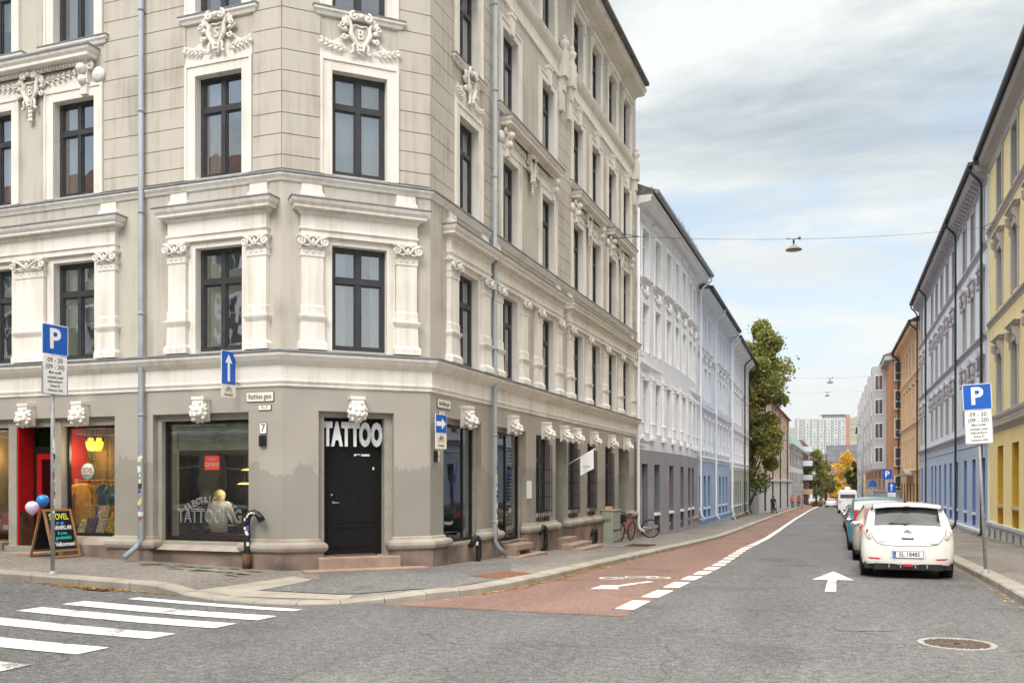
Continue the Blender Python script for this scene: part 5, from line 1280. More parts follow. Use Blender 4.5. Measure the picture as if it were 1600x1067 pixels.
    return rt
def P2_(F, u): p = F @ Vector((u, 0, 0)); return (p.x, p.y)
M['slate'] = noisemat('slate_roof', (.07, .07, .075), (.12, .12, .12), 3, rough=.7)
M['copperpipe'] = plain('black_pipe', (.02, .018, .022), .4)
M['whiteframe'] = plain('white_window_frame', (.72, .72, .72), .5)
M['greyframe'] = noisemat('grey_window_frame', (.25, .25, .27), None, 5, rough=.5)
def pl(n, c, k=.86, s=1.2): return streaky(n, c, tuple(v*k*.9 for v in c), amt=.5)
whiteT = pl('cool_white_trim', (.84, .86, .90)); M['paleglass'] = noisemat('pale_window_glass', (.30, .32, .35), (.20, .22, .24), .8, rough=.1, spec=.9)  # sky reflection put into the pale pane colour
# white and lilac house, slightly hollow front
def bendW(y): return .28*sin(pi*min(1, max(0, (y-18.4)/15.4)))
cw = [19.75-18.42, 21.75-18.42, 23.8-18.42, 25.75-18.42, 27.7-18.42, 29.95-18.42, 31.7-18.42]; wp = []
allp = sorted({round(c-.78, 2) for c in cw} | {round(c+.78, 2) for c in cw})
mp_ = [cw[0]-.72]+[(a+b)/2 for a, b in zip(cw, cw[1:])]+[cw[-1]+.62]
rowhouse('white_row_house', 'white and lilac row house with slightly curved front next to the beige corner building', frame_mat(0, 18.42, pi/2), 15.35, 11,
    [dict(z=3.75, h=2.05, w=.92, cols=cw, pil=mp_, pz=(3.45, 6.0), o=.12), dict(z=6.95, h=1.85, w=.92, cols=cw, style='ornament', o=.14), dict(z=9.85, h=1.85, w=.92, cols=cw, style='hood', hz=.2, o=.14)],
    dict(z0=-.35, z1=2.5, zt=3.05, sill=.5, w=.95, cols=[1.3, 3.3, 6.1, 8.85, 11.3, 12.95], doors=(0,)),
    [(3.05, .10, .20), (3.28, .14, .16), (6.05, .22, .40), (9.35, .10, .16), (6.65, .08, .12)],
    dict(wall=pl('lilac_plaster', (.72, .735, .80)), gf=noisemat('lilac_grey_plaster', (.26, .26, .30), (.32, .30, .345), .8, bump=.2, speck=(1.1, .55, (.34, .22, .27))), trim=whiteT, frame=M['whiteframe'], reveal=noisemat('violet_reveal', (.15, .15, .19)), gutter=M['zinc'], roof=noisemat('moss_slate', (.20, .20, .14), (.12, .12, .11), 4), plinth=(-.12, M['torus'], False)), 12.45, .75, -.5, [(15.1, whiteT)], bend=bendW, roofh=.5, pane='paleglass')
sm = MB(); r5 = random.Random(8)
for i in range(34):
    y = 18.6+i*.42; x = .68+bendW(y); h = r5.uniform(.15, .42); sm.tube([(x-.15, y, 12.85), (x-.15+r5.uniform(-.05, .05), y+r5.uniform(-.1, .1), 12.85+h)], .007, 4)
sm.tube([(.53, 18.6, 13.05)]+[(.53+bendW(y), y, 13.05) for y in frange(20, 33, 1.3)], .007, 4); tag(sm.build('snow_guard', M['iron']), 'thin wire snow guard along the eave of the lilac row house', 'snow guard')
blueg = noisemat('blue_plaster', (.30, .40, .57), (.36, .45, .60), .7, bump=.2)
cb_ = [1.0, 2.85, 4.7, 8.3, 10.1, 11.95, 13.8]
rowhouse('pale_blue_row_house', 'pale blue row house with blue ground floor and a white downpipe between two window groups', frame_mat(0, 33.8, pi/2+.0117), 15.6, 11,
    [dict(z=3.70, h=1.85, w=.85, cols=cb_, pil=[.15, 1.92, 3.78, 5.6, 7.4, 9.2, 11.0, 12.9, 14.7], pz=(3.5, 5.5), o=.1), dict(z=6.45, h=1.75, w=.85, cols=cb_, style='ornament', o=.12), dict(z=9.3, h=1.9, w=.85, cols=cb_, style='hood', hz=.15, o=.12)],
    dict(z0=-.3, z1=2.15, zt=2.95, sill=.35, w=.9, cols=cb_), [(2.95, .10, .25), (5.6, .2, .34), (6.1, .08, .12), (8.75, .16, .22)],
    dict(wall=pl('ice_blue_plaster', (.63, .70, .82)), gf=blueg, trim=pl('white_blue_trim', (.74, .78, .84)), frame=M['whiteframe'], reveal=noisemat('blue_reveal', (.16, .26, .46)), gutter=M['iron'], plinth=(-.35, blueg, False)), 11.9, .7, -.75, [(6.5, whiteT), (15.35, whiteT)], roofh=.8, pane='paleglass')
ct = [1.3, 3.1, 4.9, 6.7, 8.5, 12.0, 14.2]
rowhouse('grey_green_row_house', 'white row house with grey green ground floor and black downpipes, last before the tree', frame_mat(-.18, 49.4, pi/2+.02), 17.4, 11,
    [dict(z=3.35, h=1.85, w=.85, cols=ct, pil=[.3, 2.2, 4.0, 5.8, 7.6, 9.5, 10.9, 13.1, 15.4], pz=(3.2, 5.2), o=.1), dict(z=6.2, h=1.75, w=.85, cols=ct, style='ornament', o=.12), dict(z=9.0, h=1.9, w=.85, cols=ct, style='hood', hz=.15, o=.12)],
    dict(z0=-.6, z1=1.85, zt=2.7, sill=.1, w=.85, cols=ct), [(2.7, .10, .25), (5.3, .2, .34), (8.5, .14, .2)],
    dict(wall=pl('pale_grey_plaster', (.64, .65, .70)), gf=noisemat('grey_green_plaster', (.34, .38, .35), (.40, .43, .39), .9), trim=whiteT, frame=M['whiteframe'], reveal=noisemat('green_grey_reveal', (.20, .23, .22)), gutter=M['iron'], plinth=(-.75, M['torus'], False)), 11.6, .7, -1.1, [(.25, whiteT), (10.3, M['copperpipe']), (14.9, M['copperpipe'])], roofh=.8, pane='paleglass')

# right side
def FRight(x, y1, ang=0): return frame_mat(x, y1, -pi/2+ang)      # u runs from y1 towards the camera
taupe = pl('taupe_trim', (.44, .41, .39))
cy = [3.05+3.52*k for k in range(8)]
yellow_lo = noisemat('yellow_plaster', (.79, .64, .30), (.83, .68, .35), .7, bump=.2)
rowhouse('yellow_apartment_house', 'yellow plastered apartment house with taupe window surrounds at the right edge', FRight(13.3, 27.75), 29.0, 12,
    [dict(z=4.55, h=2.35, w=1.2, cols=cy, style='console', o=.2), dict(z=8.75, h=2.35, w=1.2, cols=cy, style='console', o=.2), dict(z=12.75, h=2.0, w=1.2, cols=cy, o=.22)],
    dict(z0=.04, z1=3.22, zt=3.8, sill=.86, w=1.45, cols=cy), [(3.8, .20, .24), (4.15, .12, .34), (8.3, .12, .22), (12.2, .14, .24)],
    dict(wall=pl('pale_yellow_plaster', (.80, .67, .37), .9), gf=yellow_lo, trim=taupe, frame=M['greyframe'], reveal=noisemat('ochre_reveal', (.66, .40, .05)), sill=taupe, gutter=M['copperpipe'], plinth=(0, noisemat('white_grey_plinth', (.55, .56, .58), (.42, .43, .45), 2, bump=.4), True)), 15.3, .5, -.5)
cb2 = [(60.9-v) for v in (29.1, 32.0, 34.9, 39.4, 42.4, 45.3, 48.3, 51.2, 56.2, 59.0)]
cb2g = [(60.9-v) for v in (28.9, 31.8, 34.8, 38.2, 41.0, 43.7, 46.6, 49.2, 51.5, 56.2, 59.0)]
mauve = pl('mauve_grey_trim', (.44, .41, .44))
rowhouse('blue_apartment_house', 'long pale blue apartment house with mauve window ornament and white plinth, beside the yellow house', FRight(12.78, 60.9, -.0135*-1), 33.2, 12,
    [dict(z=4.55, h=2.1, w=1.0, cols=cb2, style='pediment', o=.16), dict(z=8.35, h=2.15, w=1.0, cols=cb2, style='pediment', o=.16), dict(z=12.35, h=2.05, w=1.0, cols=cb2, o=.2)],
    dict(z0=-.25, z1=2.85, zt=3.85, sill=.35, w=1.05, cols=cb2g, doors=(8,)), [(3.42, .04, .06), (3.85, .16, .30), (7.95, .14, .24), (11.85, .14, .24)],
    dict(wall=pl('pale_blue_grey_plaster', (.67, .73, .78)), gf=noisemat('mid_blue_plaster', (.36, .43, .56), (.41, .48, .60), .7, bump=.2), trim=mauve, frame=M['greyframe'], reveal=noisemat('deep_blue_reveal', (.15, .24, .46)), sill=plain('white_sill', (.7, .72, .76), .6), gutter=M['copperpipe'], corbel=True, plinth=(-.48, noisemat('white_plinth', (.70, .71, .75), (.5, .5, .52), 3, bump=.3), True)), 15.1, .62, -1.0, [(.12, M['copperpipe']), (7.2, M['copperpipe']), (23.9, M['copperpipe']), (32.9, M['copperpipe'])])
ctn = [1.5, 4.5, 7.5, 10.5, 13.6, 16.8]
rowhouse('tan_apartment_house', 'tan apartment house with an entrance canopy, between blue house and brick block', FRight(12.33, 79.7, .025), 18.7, 12,
    [dict(z=3.3, h=2.2, w=1.1, cols=ctn, o=.15), dict(z=7.1, h=2.3, w=1.1, cols=ctn, style='hood', hz=.1, o=.15), dict(z=11.0, h=2.2, w=1.1, cols=ctn, o=.15)],
    dict(z0=-1.0, z1=1.7, zt=2.6, sill=-.2, w=1.1, cols=ctn, doors=(3,)), [(2.6, .12, .2), (6.3, .16, .3), (10.3, .16, .3)],
    dict(wall=pl('tan_plaster', (.68, .47, .28)), gf=noisemat('tan_plaster_low', (.50, .33, .19), (.56, .37, .22), 1), trim=pl('tan_trim', (.72, .54, .37)), frame=noisemat('brown_frame', (.22, .12, .07)), reveal=noisemat('brown_reveal', (.22, .12, .06)), gutter=M['copperpipe']), 13.9, .7, -1.3, [(.1, M['copperpipe']), (18.6, M['copperpipe'])])
mb = MB(); mb.box(6.5, 13.5, -.75, -.001, 2.35, 2.50); mb.prism([(7.0, 2.5), (13.0, 2.5), (10.0, 2.95)], -.6, -.001)
cp = mb.build('entrance_canopy', M['torus'], None, FRight(12.33, 79.7, .025)); tg = [o for o in C.objects if o.name == 'tan_apartment_house'][0]; cp.parent = tg; cp.matrix_parent_inverse = world_of(tg).inverted()
# brown brick block with grey bay windows
FB = FRight(10.2, 142, .0195); bb = empty('brick_apartment_block', (10.8, 110, -2), 0, 'brown brick apartment block with tall grey bay windows beyond the tan house', 'building')
brickm = bricks('brown_brick', (.40, .19, .08), (.48, .24, .11), (.38, .28, .2), bw=.6, bh=.2); greyb = pl('grey_render', (.43, .45, .48))
mb = MB(); mb.box(0, 62, 0, 11, -4, 13.6); mb.build('brick_wall', brickm, bb, FB)
mb = MB(); mb.box(-.1, 62.2, -.5, 11, 13.6, 14.1); mb.build('cornice', greyb, bb, FB)
mb = MB(); mb.prism([(-.6, 14.1), (11, 14.1), (5.5, 16.5)], -.2, 62.3, plane='yz'); mb.build('roof', noisemat('red_grey_roof', (.22, .12, .10), (.3, .2, .16), 2), bb, FB)
for k in range(6):
    u = 53-9.5*k; by = MB(); by.prism([(u-2.6, 0), (u-1.6, -1.3), (u+1.6, -1.3), (u+2.6, 0)], 3.2, 13.9, plane='xy'); b_ = by.build('bay', greyb, bb, FB)
    for f in range(4):
        z = 3.8+2.5*f
        w = MB(); frame_rect(w, -.9, .9, 0, 1.7, .12, -.05, .02, 1); w.box(-.78, .78, -.02, .0, .12, 1.58); w.box(-.05, .05, -.045, -.02, .12, 1.58, 1); me = w.mesh('window', [M['farglass'], M['whiteframe']])
        put('window', me, b_, FB @ Matrix.Translation((u, -1.3, z))); put('window', me, b_, FB @ Matrix.Translation((u+2.1, -.65, z)) @ Matrix.Rotation(.915, 4, 'Z') @ Matrix.Scale(.55, 4, (1, 0, 0)))
for f in range(5):
    z = 13.1-1.75-2.75*f+.2; w = MB(); frame_rect(w, .35, 1.05, 0, 1.9, .10, -.06, .05, 1); w.box(.45, .95, -.02, .04, .1, 1.8); w.box(.45, .95, -.04, -.02, .75, .83, 1)
    w.build('window', [M['farglass'], M['whiteframe']], bb, frame_mat(11.42, 79.86, 0, z))
for k in range(14):
    u = 59.5-4.2*k; w = MB(); frame_rect(w, u-.7, u+.7, -.6, 2.2, .1, -.05, .02, 1); w.box(u-.6, u+.6, -.02, 0, -.5, 2.1); w.build('window', [M['farglass'], M['whiteframe']], bb, FB)
# grey wall and gate in front of the brick block
gw = empty('garden_wall', (10.8, 82, -1.4), 0, 'grey block wall with railings in front of the brick apartment block', 'wall')
mb = MB(); mb.box(9.9, 12.3, 79.2, 79.6, -2, .9); mb.box(9.75, 12.3, 79.1, 79.7, .9, 1.05); mb.build('block_wall', noisemat('grey_blocks', (.34, .35, .37), (.27, .28, .3), 3), gw)
mb = MB()
for i in range(60): y = 80.2+i*.45; x = 10.3-.0195*i*.45; mb.tube([(x, y, -2), (x, y, 1.0)], .05, 4)
mb.build('railings', M['steel'], gw)

def simple_block(name, label, x0, x1, y0, y1, z0, z1, wallm, roofm=None, rh=2.5, win=None, facade='y', cat='building', ridge='y'):
    e = empty(name, ((x0+x1)/2, (y0+y1)/2, z0), 0, label, cat)
    mb = MB(); mb.box(x0, x1, y0, y1, z0-4, z1); mb.build('walls', wallm, e)
    if roofm:
        r = MB(); o = .4
        if ridge == 'y': r.prism([(x0-o, z1), (x1+o, z1), ((x0+x1)/2, z1+rh)], y0-o, y1+o)
        else: r.prism([(y0-o, z1), (y1+o, z1), ((y0+y1)/2, z1+rh)], x0-o, x1+o, plane='yz')
        r.build('roof', roofm, e)
    if win:
        for side, n, rows, w, h, zb, dz, mat in win:
            me = MB(); me.box(-w/2-.1, w/2+.1, -.05, .02, -.1, h+.1, 1); me.box(-w/2, w/2, -.08, -.04, 0, h); me.box(-.04, .04, -.09, -.06, 0, h, 1); mm = me.mesh('window', [M['farglass'], mat])
            for i in range(n):
                for j in range(rows):
                    z = zb+dz*j
                    if side == 's': mw = frame_mat(x0+(x1-x0)*(i+.5)/n, y0, 0, z)
                    elif side == 'e': mw = frame_mat(x1, y0+(y1-y0)*(i+.5)/n, pi/2, z)
                    else: mw = frame_mat(x0, y0+(y1-y0)*(i+.5)/n, -pi/2, z)
                    put('window', mm, e, mw)
    return e
wf = M['whiteframe']
# left, beyond the tree
pe = simple_block('peach_house', 'peach house with white ground floor and red hipped roof partly hidden by the big tree', -13, -.75, 76, 128, -2, 11.0, pl('peach_plaster', (.66, .50, .38)), noisemat('red_tiles', (.48, .16, .08), (.38, .14, .08), 2), 4.2, [('e', 12, 3, 1.0, 1.7, 2.3, 2.5, wf), ('s', 3, 3, 1.2, 1.7, 2.3, 2.5, noisemat('red_brown_frame', (.2, .06, .04)))])
mb = MB(); mb.box(-.75, -.35, 74, 127.9, -3.5, 1.9); mb.box(-.75, -.22, 73.9, 128, 1.9, 2.15); mb.box(-4, -.75, 73.95, 76, -3.5, 1.9); mb.build('ground_floor_wall', noisemat('pale_white_wall', (.66, .70, .74), (.58, .61, .64), 1), pe)
for y in (80, 90, 102, 116): 
    mb = MB(); mb.tube([(-.28, y, 10.8), (-.28, y, G(-.3, y)+.3)], .09, 6); mb.build('downpipe', M['copperpipe'], pe)
gn = empty('entrance_annex', (-2.5, 70, -1.2), 0, 'low grey green entrance annex with a glazed door behind the end of the white houses', 'building')
mb = MB(); mb.box(-9, -1.9, 71, 74, -3, 2.9); mb.box(-9, -1.4, 70.6, 74, 2.0, 2.5); mb.build('walls', noisemat('green_grey_wall', (.42, .46, .42), None, 2), gn)
mb = MB(); frame_rect(mb, -3.4, -2.2, -1.1, 1.6, .1, 70.9, 71.02, 1); mb.box(-3.3, -2.3, 70.95, 71.01, -1, 1.5); mb.box(-3.3, -2.3, 70.93, 70.95, .1, .2, 1); mb.build('glazed_door', [M['farglass'], wf], gn)
wh = simple_block('white_mansard_house', 'white house with pale green mansard roof and rusticated ground floor beyond the peach house', -11, -.9, 131, 176, -2.2, 7.4, noisemat('bright_white_render', (.72, .74, .76), (.66, .67, .69), 1), None, 0, [('s', 3, 2, 1.0, 2.6, 1.0, 3.4, M['greyframe']), ('e', 10, 2, 1.0, 2.2, 1.2, 3.2, M['greyframe'])])
mb = MB(); mb.sweep([(.5, 7.4), (.6, 7.7), (-.6, 10.0), (-1.2, 10.6), (-5, 11.0)], [(-11, 131), (-.9, 131), (-.9, 176)]); mb.build('roof', noisemat('verdigris', (.30, .42, .40), (.24, .34, .33), 1.5), wh, fix=False)
mb = MB()
for i in range(9): mb.box(-11.05, -.80, 130.9, 176.1, -4+.62*i, -4+.62*i+.55)
mb.build('rusticated_base', noisemat('grey_stone', (.45, .45, .46)), wh)
bc = simple_block('balcony_block', 'apartment block with stacked grey balconies beyond the white mansard house', -14, -1.3, 180, 214, -3, 10.5, noisemat('red_brown_wall', (.22, .08, .06), (.3, .14, .1), 1))
for j in range(4):
    for i in range(4):
        mb = MB(); mb.box(-1.3, .7, 181+8*i, 185.5+8*i, -.6+2.9*j, .45+2.9*j); mb.build('balcony', plain('pale_balcony', (.50, .56, .60), .6) if (i+j) % 5 else plain('orange_balcony', (.50, .33, .2), .6), bc)
# the far end of the street
simple_block('far_yellow_house', 'pale yellow house beyond the brick block at the far right', 9.6, 22, 150, 172, -3, 9.5, pl('far_yellow', (.62, .54, .36)), M['slate'], 3, [('w', 6, 3, 1.2, 1.8, -.3, 3.0, wf)])
simple_block('far_blue_house', 'light blue grey house after the pale yellow house', 9.4, 20, 176, 200, -3, 12.5, pl('far_blue', (.45, .52, .62)), M['slate'], 3, [('w', 6, 4, 1.2, 1.8, -.3, 3.0, wf)])
redb = bricks('red_brick', (.40, .10, .07), (.48, .15, .10), (.42, .25, .2), bw=.8, bh=.25)
simple_block('red_brick_house', 'long red brick house with grey roof closing the view of the street', 1.0, 26, 300, 322, -5, 8.4, redb, noisemat('grey_tiles', (.07, .075, .09), (.11, .115, .125), .6), 6, [('s', 8, 4, 1.5, 1.9, -3.5, 3.0, wf)], ridge='x')
simple_block('far_white_house', 'white house with grey roof left of the red brick house', -14, .2, 318, 336, -5, 6.0, noisemat('far_white_render', (.66, .67, .68)), noisemat('grey_tiles_far', (.09, .10, .12), (.13, .14, .15), .6), 6, [('s', 6, 3, 1.3, 1.9, -3.5, 3.0, M['greyframe'])], ridge='x')
simple_block('long_grey_roof_house', 'house with long dark grey roof behind the red brick house', 4, 60, 380, 400, -5, 9.5, redb, noisemat('dark_tiles', (.06, .065, .08), (.09, .095, .11), .6), 7, None, ridge='x')
simple_block('violet_block', 'violet grey block below the white high rise', -20, -3.6, 520, 540, -7, 15, noisemat('violet_wall', (.22, .22, .42), (.30, .28, .5), .1), plain('pale_roof', (.3, .3, .32), .8), 1.5, None)
# high rise
hr = empty('high_rise', (-16, 930, -13), 0, 'white high rise with rows of square windows and a red brick end wall', 'building'); HF = frame_mat(-39.5, 925, radians(13))
mb = MB(); mb.box(0, 45.5, 0, 14, -30, 64.6); mb.build('facade', noisemat('white_panels', (.60, .62, .62), (.5, .52, .53), .15), hr, HF)
mb = MB(); mb.box(45.5, 49.5, -.3, 14.2, -30, 68); mb.build('brick_end', noisemat('orange_brick', (.48, .25, .18), (.42, .2, .15), .2), hr, HF)
mb = MB(); mb.box(26, 45.4, 2, 12, 64.6, 67.6); mb.box(24, 45.45, 1, 13, 67.6, 68.3); mb.build('roof_house', M['greyframe'], hr, HF)
me = MB(); me.box(-.95, .95, -.6, 0, 0, 1.8, 1); me.box(-.62, .62, -.7, -.5, .35, 1.45); wmesh = me.mesh('window', [wf, noisemat('dark_panel', (.09, .10, .11), (.14, .15, .16), .3)])
me = MB(); me.box(-.45, .45, -.3, 0, .5, 1.4); me.box(-.45, .45, -.31, -.29, .5, .9, 1); smesh = me.mesh('small_window', [MATS['dark_panel'], M['whiteframe']])
for j in range(14):
    z = 61.0-3.02*j; s = MB(); s.box(0.05, 45.4, -.25, -.02, z+2.35, z+2.5)
    for i, u in enumerate((3.0, 6.2, 12.9, 19.6, 26.3, 33.0, 39.6)):
        if j < 13: put('window', wmesh, hr, HF @ Matrix.Translation((u, 0, z)))
    if j < 3: pass
bands_ = MB()
for j in range(16): bands_.box(0.05, 45.4, -.2, -.02, 63.5-3.02*j, 63.65-3.02*j)
bands_.build('floor_bands', M['whiteframe'], hr, HF)
sw2 = MB()
for j in range(15):
    for i, u in enumerate((9.7, 16.4, 23.1, 29.8, 36.4, 43.6)):
        if (i*5+j*3) % 7: sw2.box(u-.5, u+.5, -.35, -.02, 61.5-3.02*j, 62.5-3.02*j, (i+j) % 3 == 0)
o = sw2.build('small_windows', [MATS['dark_panel'], M['zinc']], hr, HF); o['kind'] = 'stuff'
# forested hill
hb = MB(); nx, ny = 150, 40; v = []
for j in range(ny+1):
    for i in range(nx+1):
        x = -1300+2900*i/nx; y = 1700+2000*j/ny; t = j/ny
        h = (150+26*sin(x/310+1.2)+14*sin(x/120))*sstep(0, .5, t)-35*(1-sstep(0, .3, t)); h += 9*mnoise.noise(Vector((x*.013, y*.013, 0)))+8*mnoise.noise(Vector((x*.05, y*.05, 3)))+.02*max(0, x)
        v.append((x, y, h))
hb.add(v, [(j*(nx+1)+i, j*(nx+1)+i+1, (j+1)*(nx+1)+i+1, (j+1)*(nx+1)+i) for j in range(ny) for i in range(nx)], 0, True)
hm, hnt, hout = nt_mat('autumn_forest')
b = N(hnt, 'ShaderNodeBsdfPrincipled'); b.inputs['Roughness'].default_value = 1; L(hnt, b, 0, hout, 0); g = N(hnt, 'ShaderNodeNewGeometry')
n_ = N(hnt, 'ShaderNodeTexVoronoi', i_Scale=.07); L(hnt, g, 'Position', n_, 'Vector'); n2_ = N(hnt, 'ShaderNodeTexNoise', i_Scale=.008, i_Detail=5); L(hnt, g, 'Position', n2_, 'Vector')
mxx = N(hnt, 'ShaderNodeMix', data_type='RGBA'); mxx.inputs[0].default_value = .5; L(hnt, n_, 'Color', mxx, 6); L(hnt, n2_, 'Color', mxx, 7); sx_ = N(hnt, 'ShaderNodeSeparateColor'); L(hnt, mxx, 2, sx_, 0)
cr = N(hnt, 'ShaderNodeValToRGB'); e = cr.color_ramp.elements; e[0].position = .25; e[0].color = (.10, .12, .09, 1); e[1].position = .75; e[1].color = (.26, .21, .13, 1); k_ = e.new(.5); k_.color = (.17, .16, .11, 1); L(hnt, sx_, 0, cr, 0); L(hnt, cr, 0, b, 'Base Color')
tag(hb.build('forested_hill', hm, fix=False), kind='structure')
# corner block behind the viewpoint, seen only mirrored in the panes
rowhouse('opposite_corner_house', 'cream corner house with red tiled roof across the side street from the tattoo corner', frame_mat(2, -19.6, pi), 40, 12,
    [dict(z=4.2, h=1.9, w=1.1, cols=[1.6+2.45*k for k in range(16)], style='hood', o=.2), dict(z=7.6, h=1.9, w=1.1, cols=[1.6+2.45*k for k in range(16)], style='hood', o=.2), dict(z=10.7, h=1.8, w=1.1, cols=[1.6+2.45*k for k in range(16)], o=.2)],
    dict(z0=.2, z1=3.0, zt=3.6, w=1.5, cols=[1.6+2.45*k for k in range(16)]), [(3.6, .2, .3), (7.0, .1, .2)],
    dict(wall=pl('cream_green_plaster', (.42, .46, .36)), gf=noisemat('cream_low', (.5, .45, .35)), trim=whiteT, frame=M['whiteframe'], roof=noisemat('red_brown_tiles', (.13, .055, .04), (.08, .045, .035), 2)), 13.3, .6, 0, roofh=4)
# ------------------------------------------------------------------ people
def skin_body(name, P, Ed, R, mats, pick, parent=None, mw=None, root='pelvis', sub=1):
    """one continuous body: Skin modifier over a posed skeleton; materials picked by position"""
    keys = list(P); me = bpy.data.meshes.new(name); me.from_pydata([P[k] for k in keys], [(keys.index(a), keys.index(b)) for a, b in Ed], [])
    o = bpy.data.objects.new(name, me); C.objects.link(o)
    m = o.modifiers.new('skin', 'SKIN'); m.use_smooth_shade = True
    lay = me.skin_vertices[0] if len(me.skin_vertices) else None
    if lay is None:
        bm = bmesh.new(); bm.from_mesh(me); bm.verts.layers.skin.verify(); bm.to_mesh(me); bm.free(); lay = me.skin_vertices[0]
    for i, k in enumerate(keys):
        r = R[k]; lay.data[i].radius = r if isinstance(r, tuple) else (r, r); lay.data[i].use_root = (k == root)
    s = o.modifiers.new('sub', 'SUBSURF'); s.levels = sub; s.render_levels = sub
    dg = bpy.context.evaluated_depsgraph_get(); res = bpy.data.meshes.new_from_object(o.evaluated_get(dg))
    bpy.data.objects.remove(o)
    res.materials.clear()
    for x in mats: res.materials.append(x)
    for p in res.polygons: p.material_index = pick(p.center); p.use_smooth = True
    res.name = name; return put(name, res, parent, mw)
SKIN = plain('skin', (.55, .32, .22), .55); HAIRD = plain('dark_hair', (.03, .02, .015), .6); BLOND = noisemat('blond_hair', (.62, .47, .22), (.42, .30, .13), 30, rough=.5, stretch=(1, 1, .15))
JEANS = noisemat('jeans', (.05, .07, .13), (.08, .1, .17), 20, rough=.9)
def face_head(parent, mw, c, r, yaw, hair, long_=0):
    """head details: eyes, nose, mouth, ears, hair, around centre c; yaw 0 = looks along -y"""
    T = mw @ Matrix.Translation(c) @ Matrix.Rotation(yaw, 4, 'Z')
    f = MB(); f.ell((0, -r*.98, -r*.10), (r*.14, r*.24, r*.22), 6, 5)
    for s in (-1, 1): f.ell((s*r*.92, 0, 0), (r*.10, r*.2, r*.28), 6, 5)
    f.ell((0, -r*.86, -r*.52), (r*.28, r*.08, r*.06), 6, 4, 1)
    for s in (-1, 1): f.ell((s*r*.34, -r*.86, r*.10), (r*.13, r*.06, r*.08), 6, 4, 2)
    f.build('face', [SKIN, plain('lips', (.4, .12, .1), .5), HAIRD], parent, T)
    h = MB(); h.ell((0, r*.16, r*.18), (r*1.02, r*1.02, r*1.10), 12, 8)
    if long_: h.ell((0, r*.45, -r*.65), (r*1.22, r*.62, r*long_), 12, 8); h.ell((0, r*.2, r*.1), (r*1.15, r*1.08, r*1.15), 12, 8)
    h.build('hair', hair, parent, T)
def standing(label, x, y, z, yaw, top, legs, hair=HAIRD, h=1.72, stride=.25, arm=.35, group=None, long_=0, lean=0, sit=0, cat='person', extra=None):
    """walking figure; local -y is forward"""
    k = h/1.75; e = empty('person', (x, y, z), yaw, label, cat, group); mw = world_of(e)
    P = dict(pelvis=(0, 0, .93), waist=(0, -lean*.3, 1.08), chest=(0, -lean*.8, 1.32), neck=(0, -lean, 1.48), head=(0, -lean-.02, 1.60), crown=(0, -lean-.01, 1.70))
    for s, n in ((-1, 'l'), (1, 'r')):
        st = stride*s
        P['hip'+n] = (s*.095, 0, .90); P['knee'+n] = (s*.10, -st*.55-.03, .50); P['ankle'+n] = (s*.10, -st+.05, .09); P['toe'+n] = (s*.11, -st-.13, .04)
        P['sh'+n] = (s*.19, -lean*.9, 1.42); P['elb'+n] = (s*.25, -lean+arm*.2*s*-1-.02, 1.14); P['wri'+n] = (s*.24, -lean-arm*.6, .96); P['hand'+n] = (s*.24, -lean-arm*.75, .88)
    P = {a: tuple(v*k for v in b) for a, b in P.items()}
    Ed = [('pelvis', 'waist'), ('waist', 'chest'), ('chest', 'neck'), ('neck', 'head'), ('head', 'crown')]
    for n in 'lr': Ed += [('pelvis', 'hip'+n), ('hip'+n, 'knee'+n), ('knee'+n, 'ankle'+n), ('ankle'+n, 'toe'+n), ('chest', 'sh'+n), ('sh'+n, 'elb'+n), ('elb'+n, 'wri'+n), ('wri'+n, 'hand'+n)]
    R = dict(pelvis=(.15, .11), waist=(.14, .10), chest=(.17, .12), neck=.055, head=(.075, .09), crown=(.055, .07))
    for n in 'lr': R.update({'hip'+n: .10, 'knee'+n: .065, 'ankle'+n: .045, 'toe'+n: .04, 'sh'+n: .075, 'elb'+n: .05, 'wri'+n: .035, 'hand'+n: (.04, .02)})
    def pick(c):
        z_ = c.z/k
        if z_ > 1.47: return 2
        if z_ < .92 and abs(c.x)/k > .2: return 2
        return 0 if z_ > .90 else (3 if z_ < .11 else 1)
    b = skin_body('body', P, Ed, R, [top, legs, SKIN, M['black']], pick, e, mw)
    face_head(e, mw, (0, (-lean-.015)*k, 1.62*k), .105*k, 0, hair, long_)
    return e
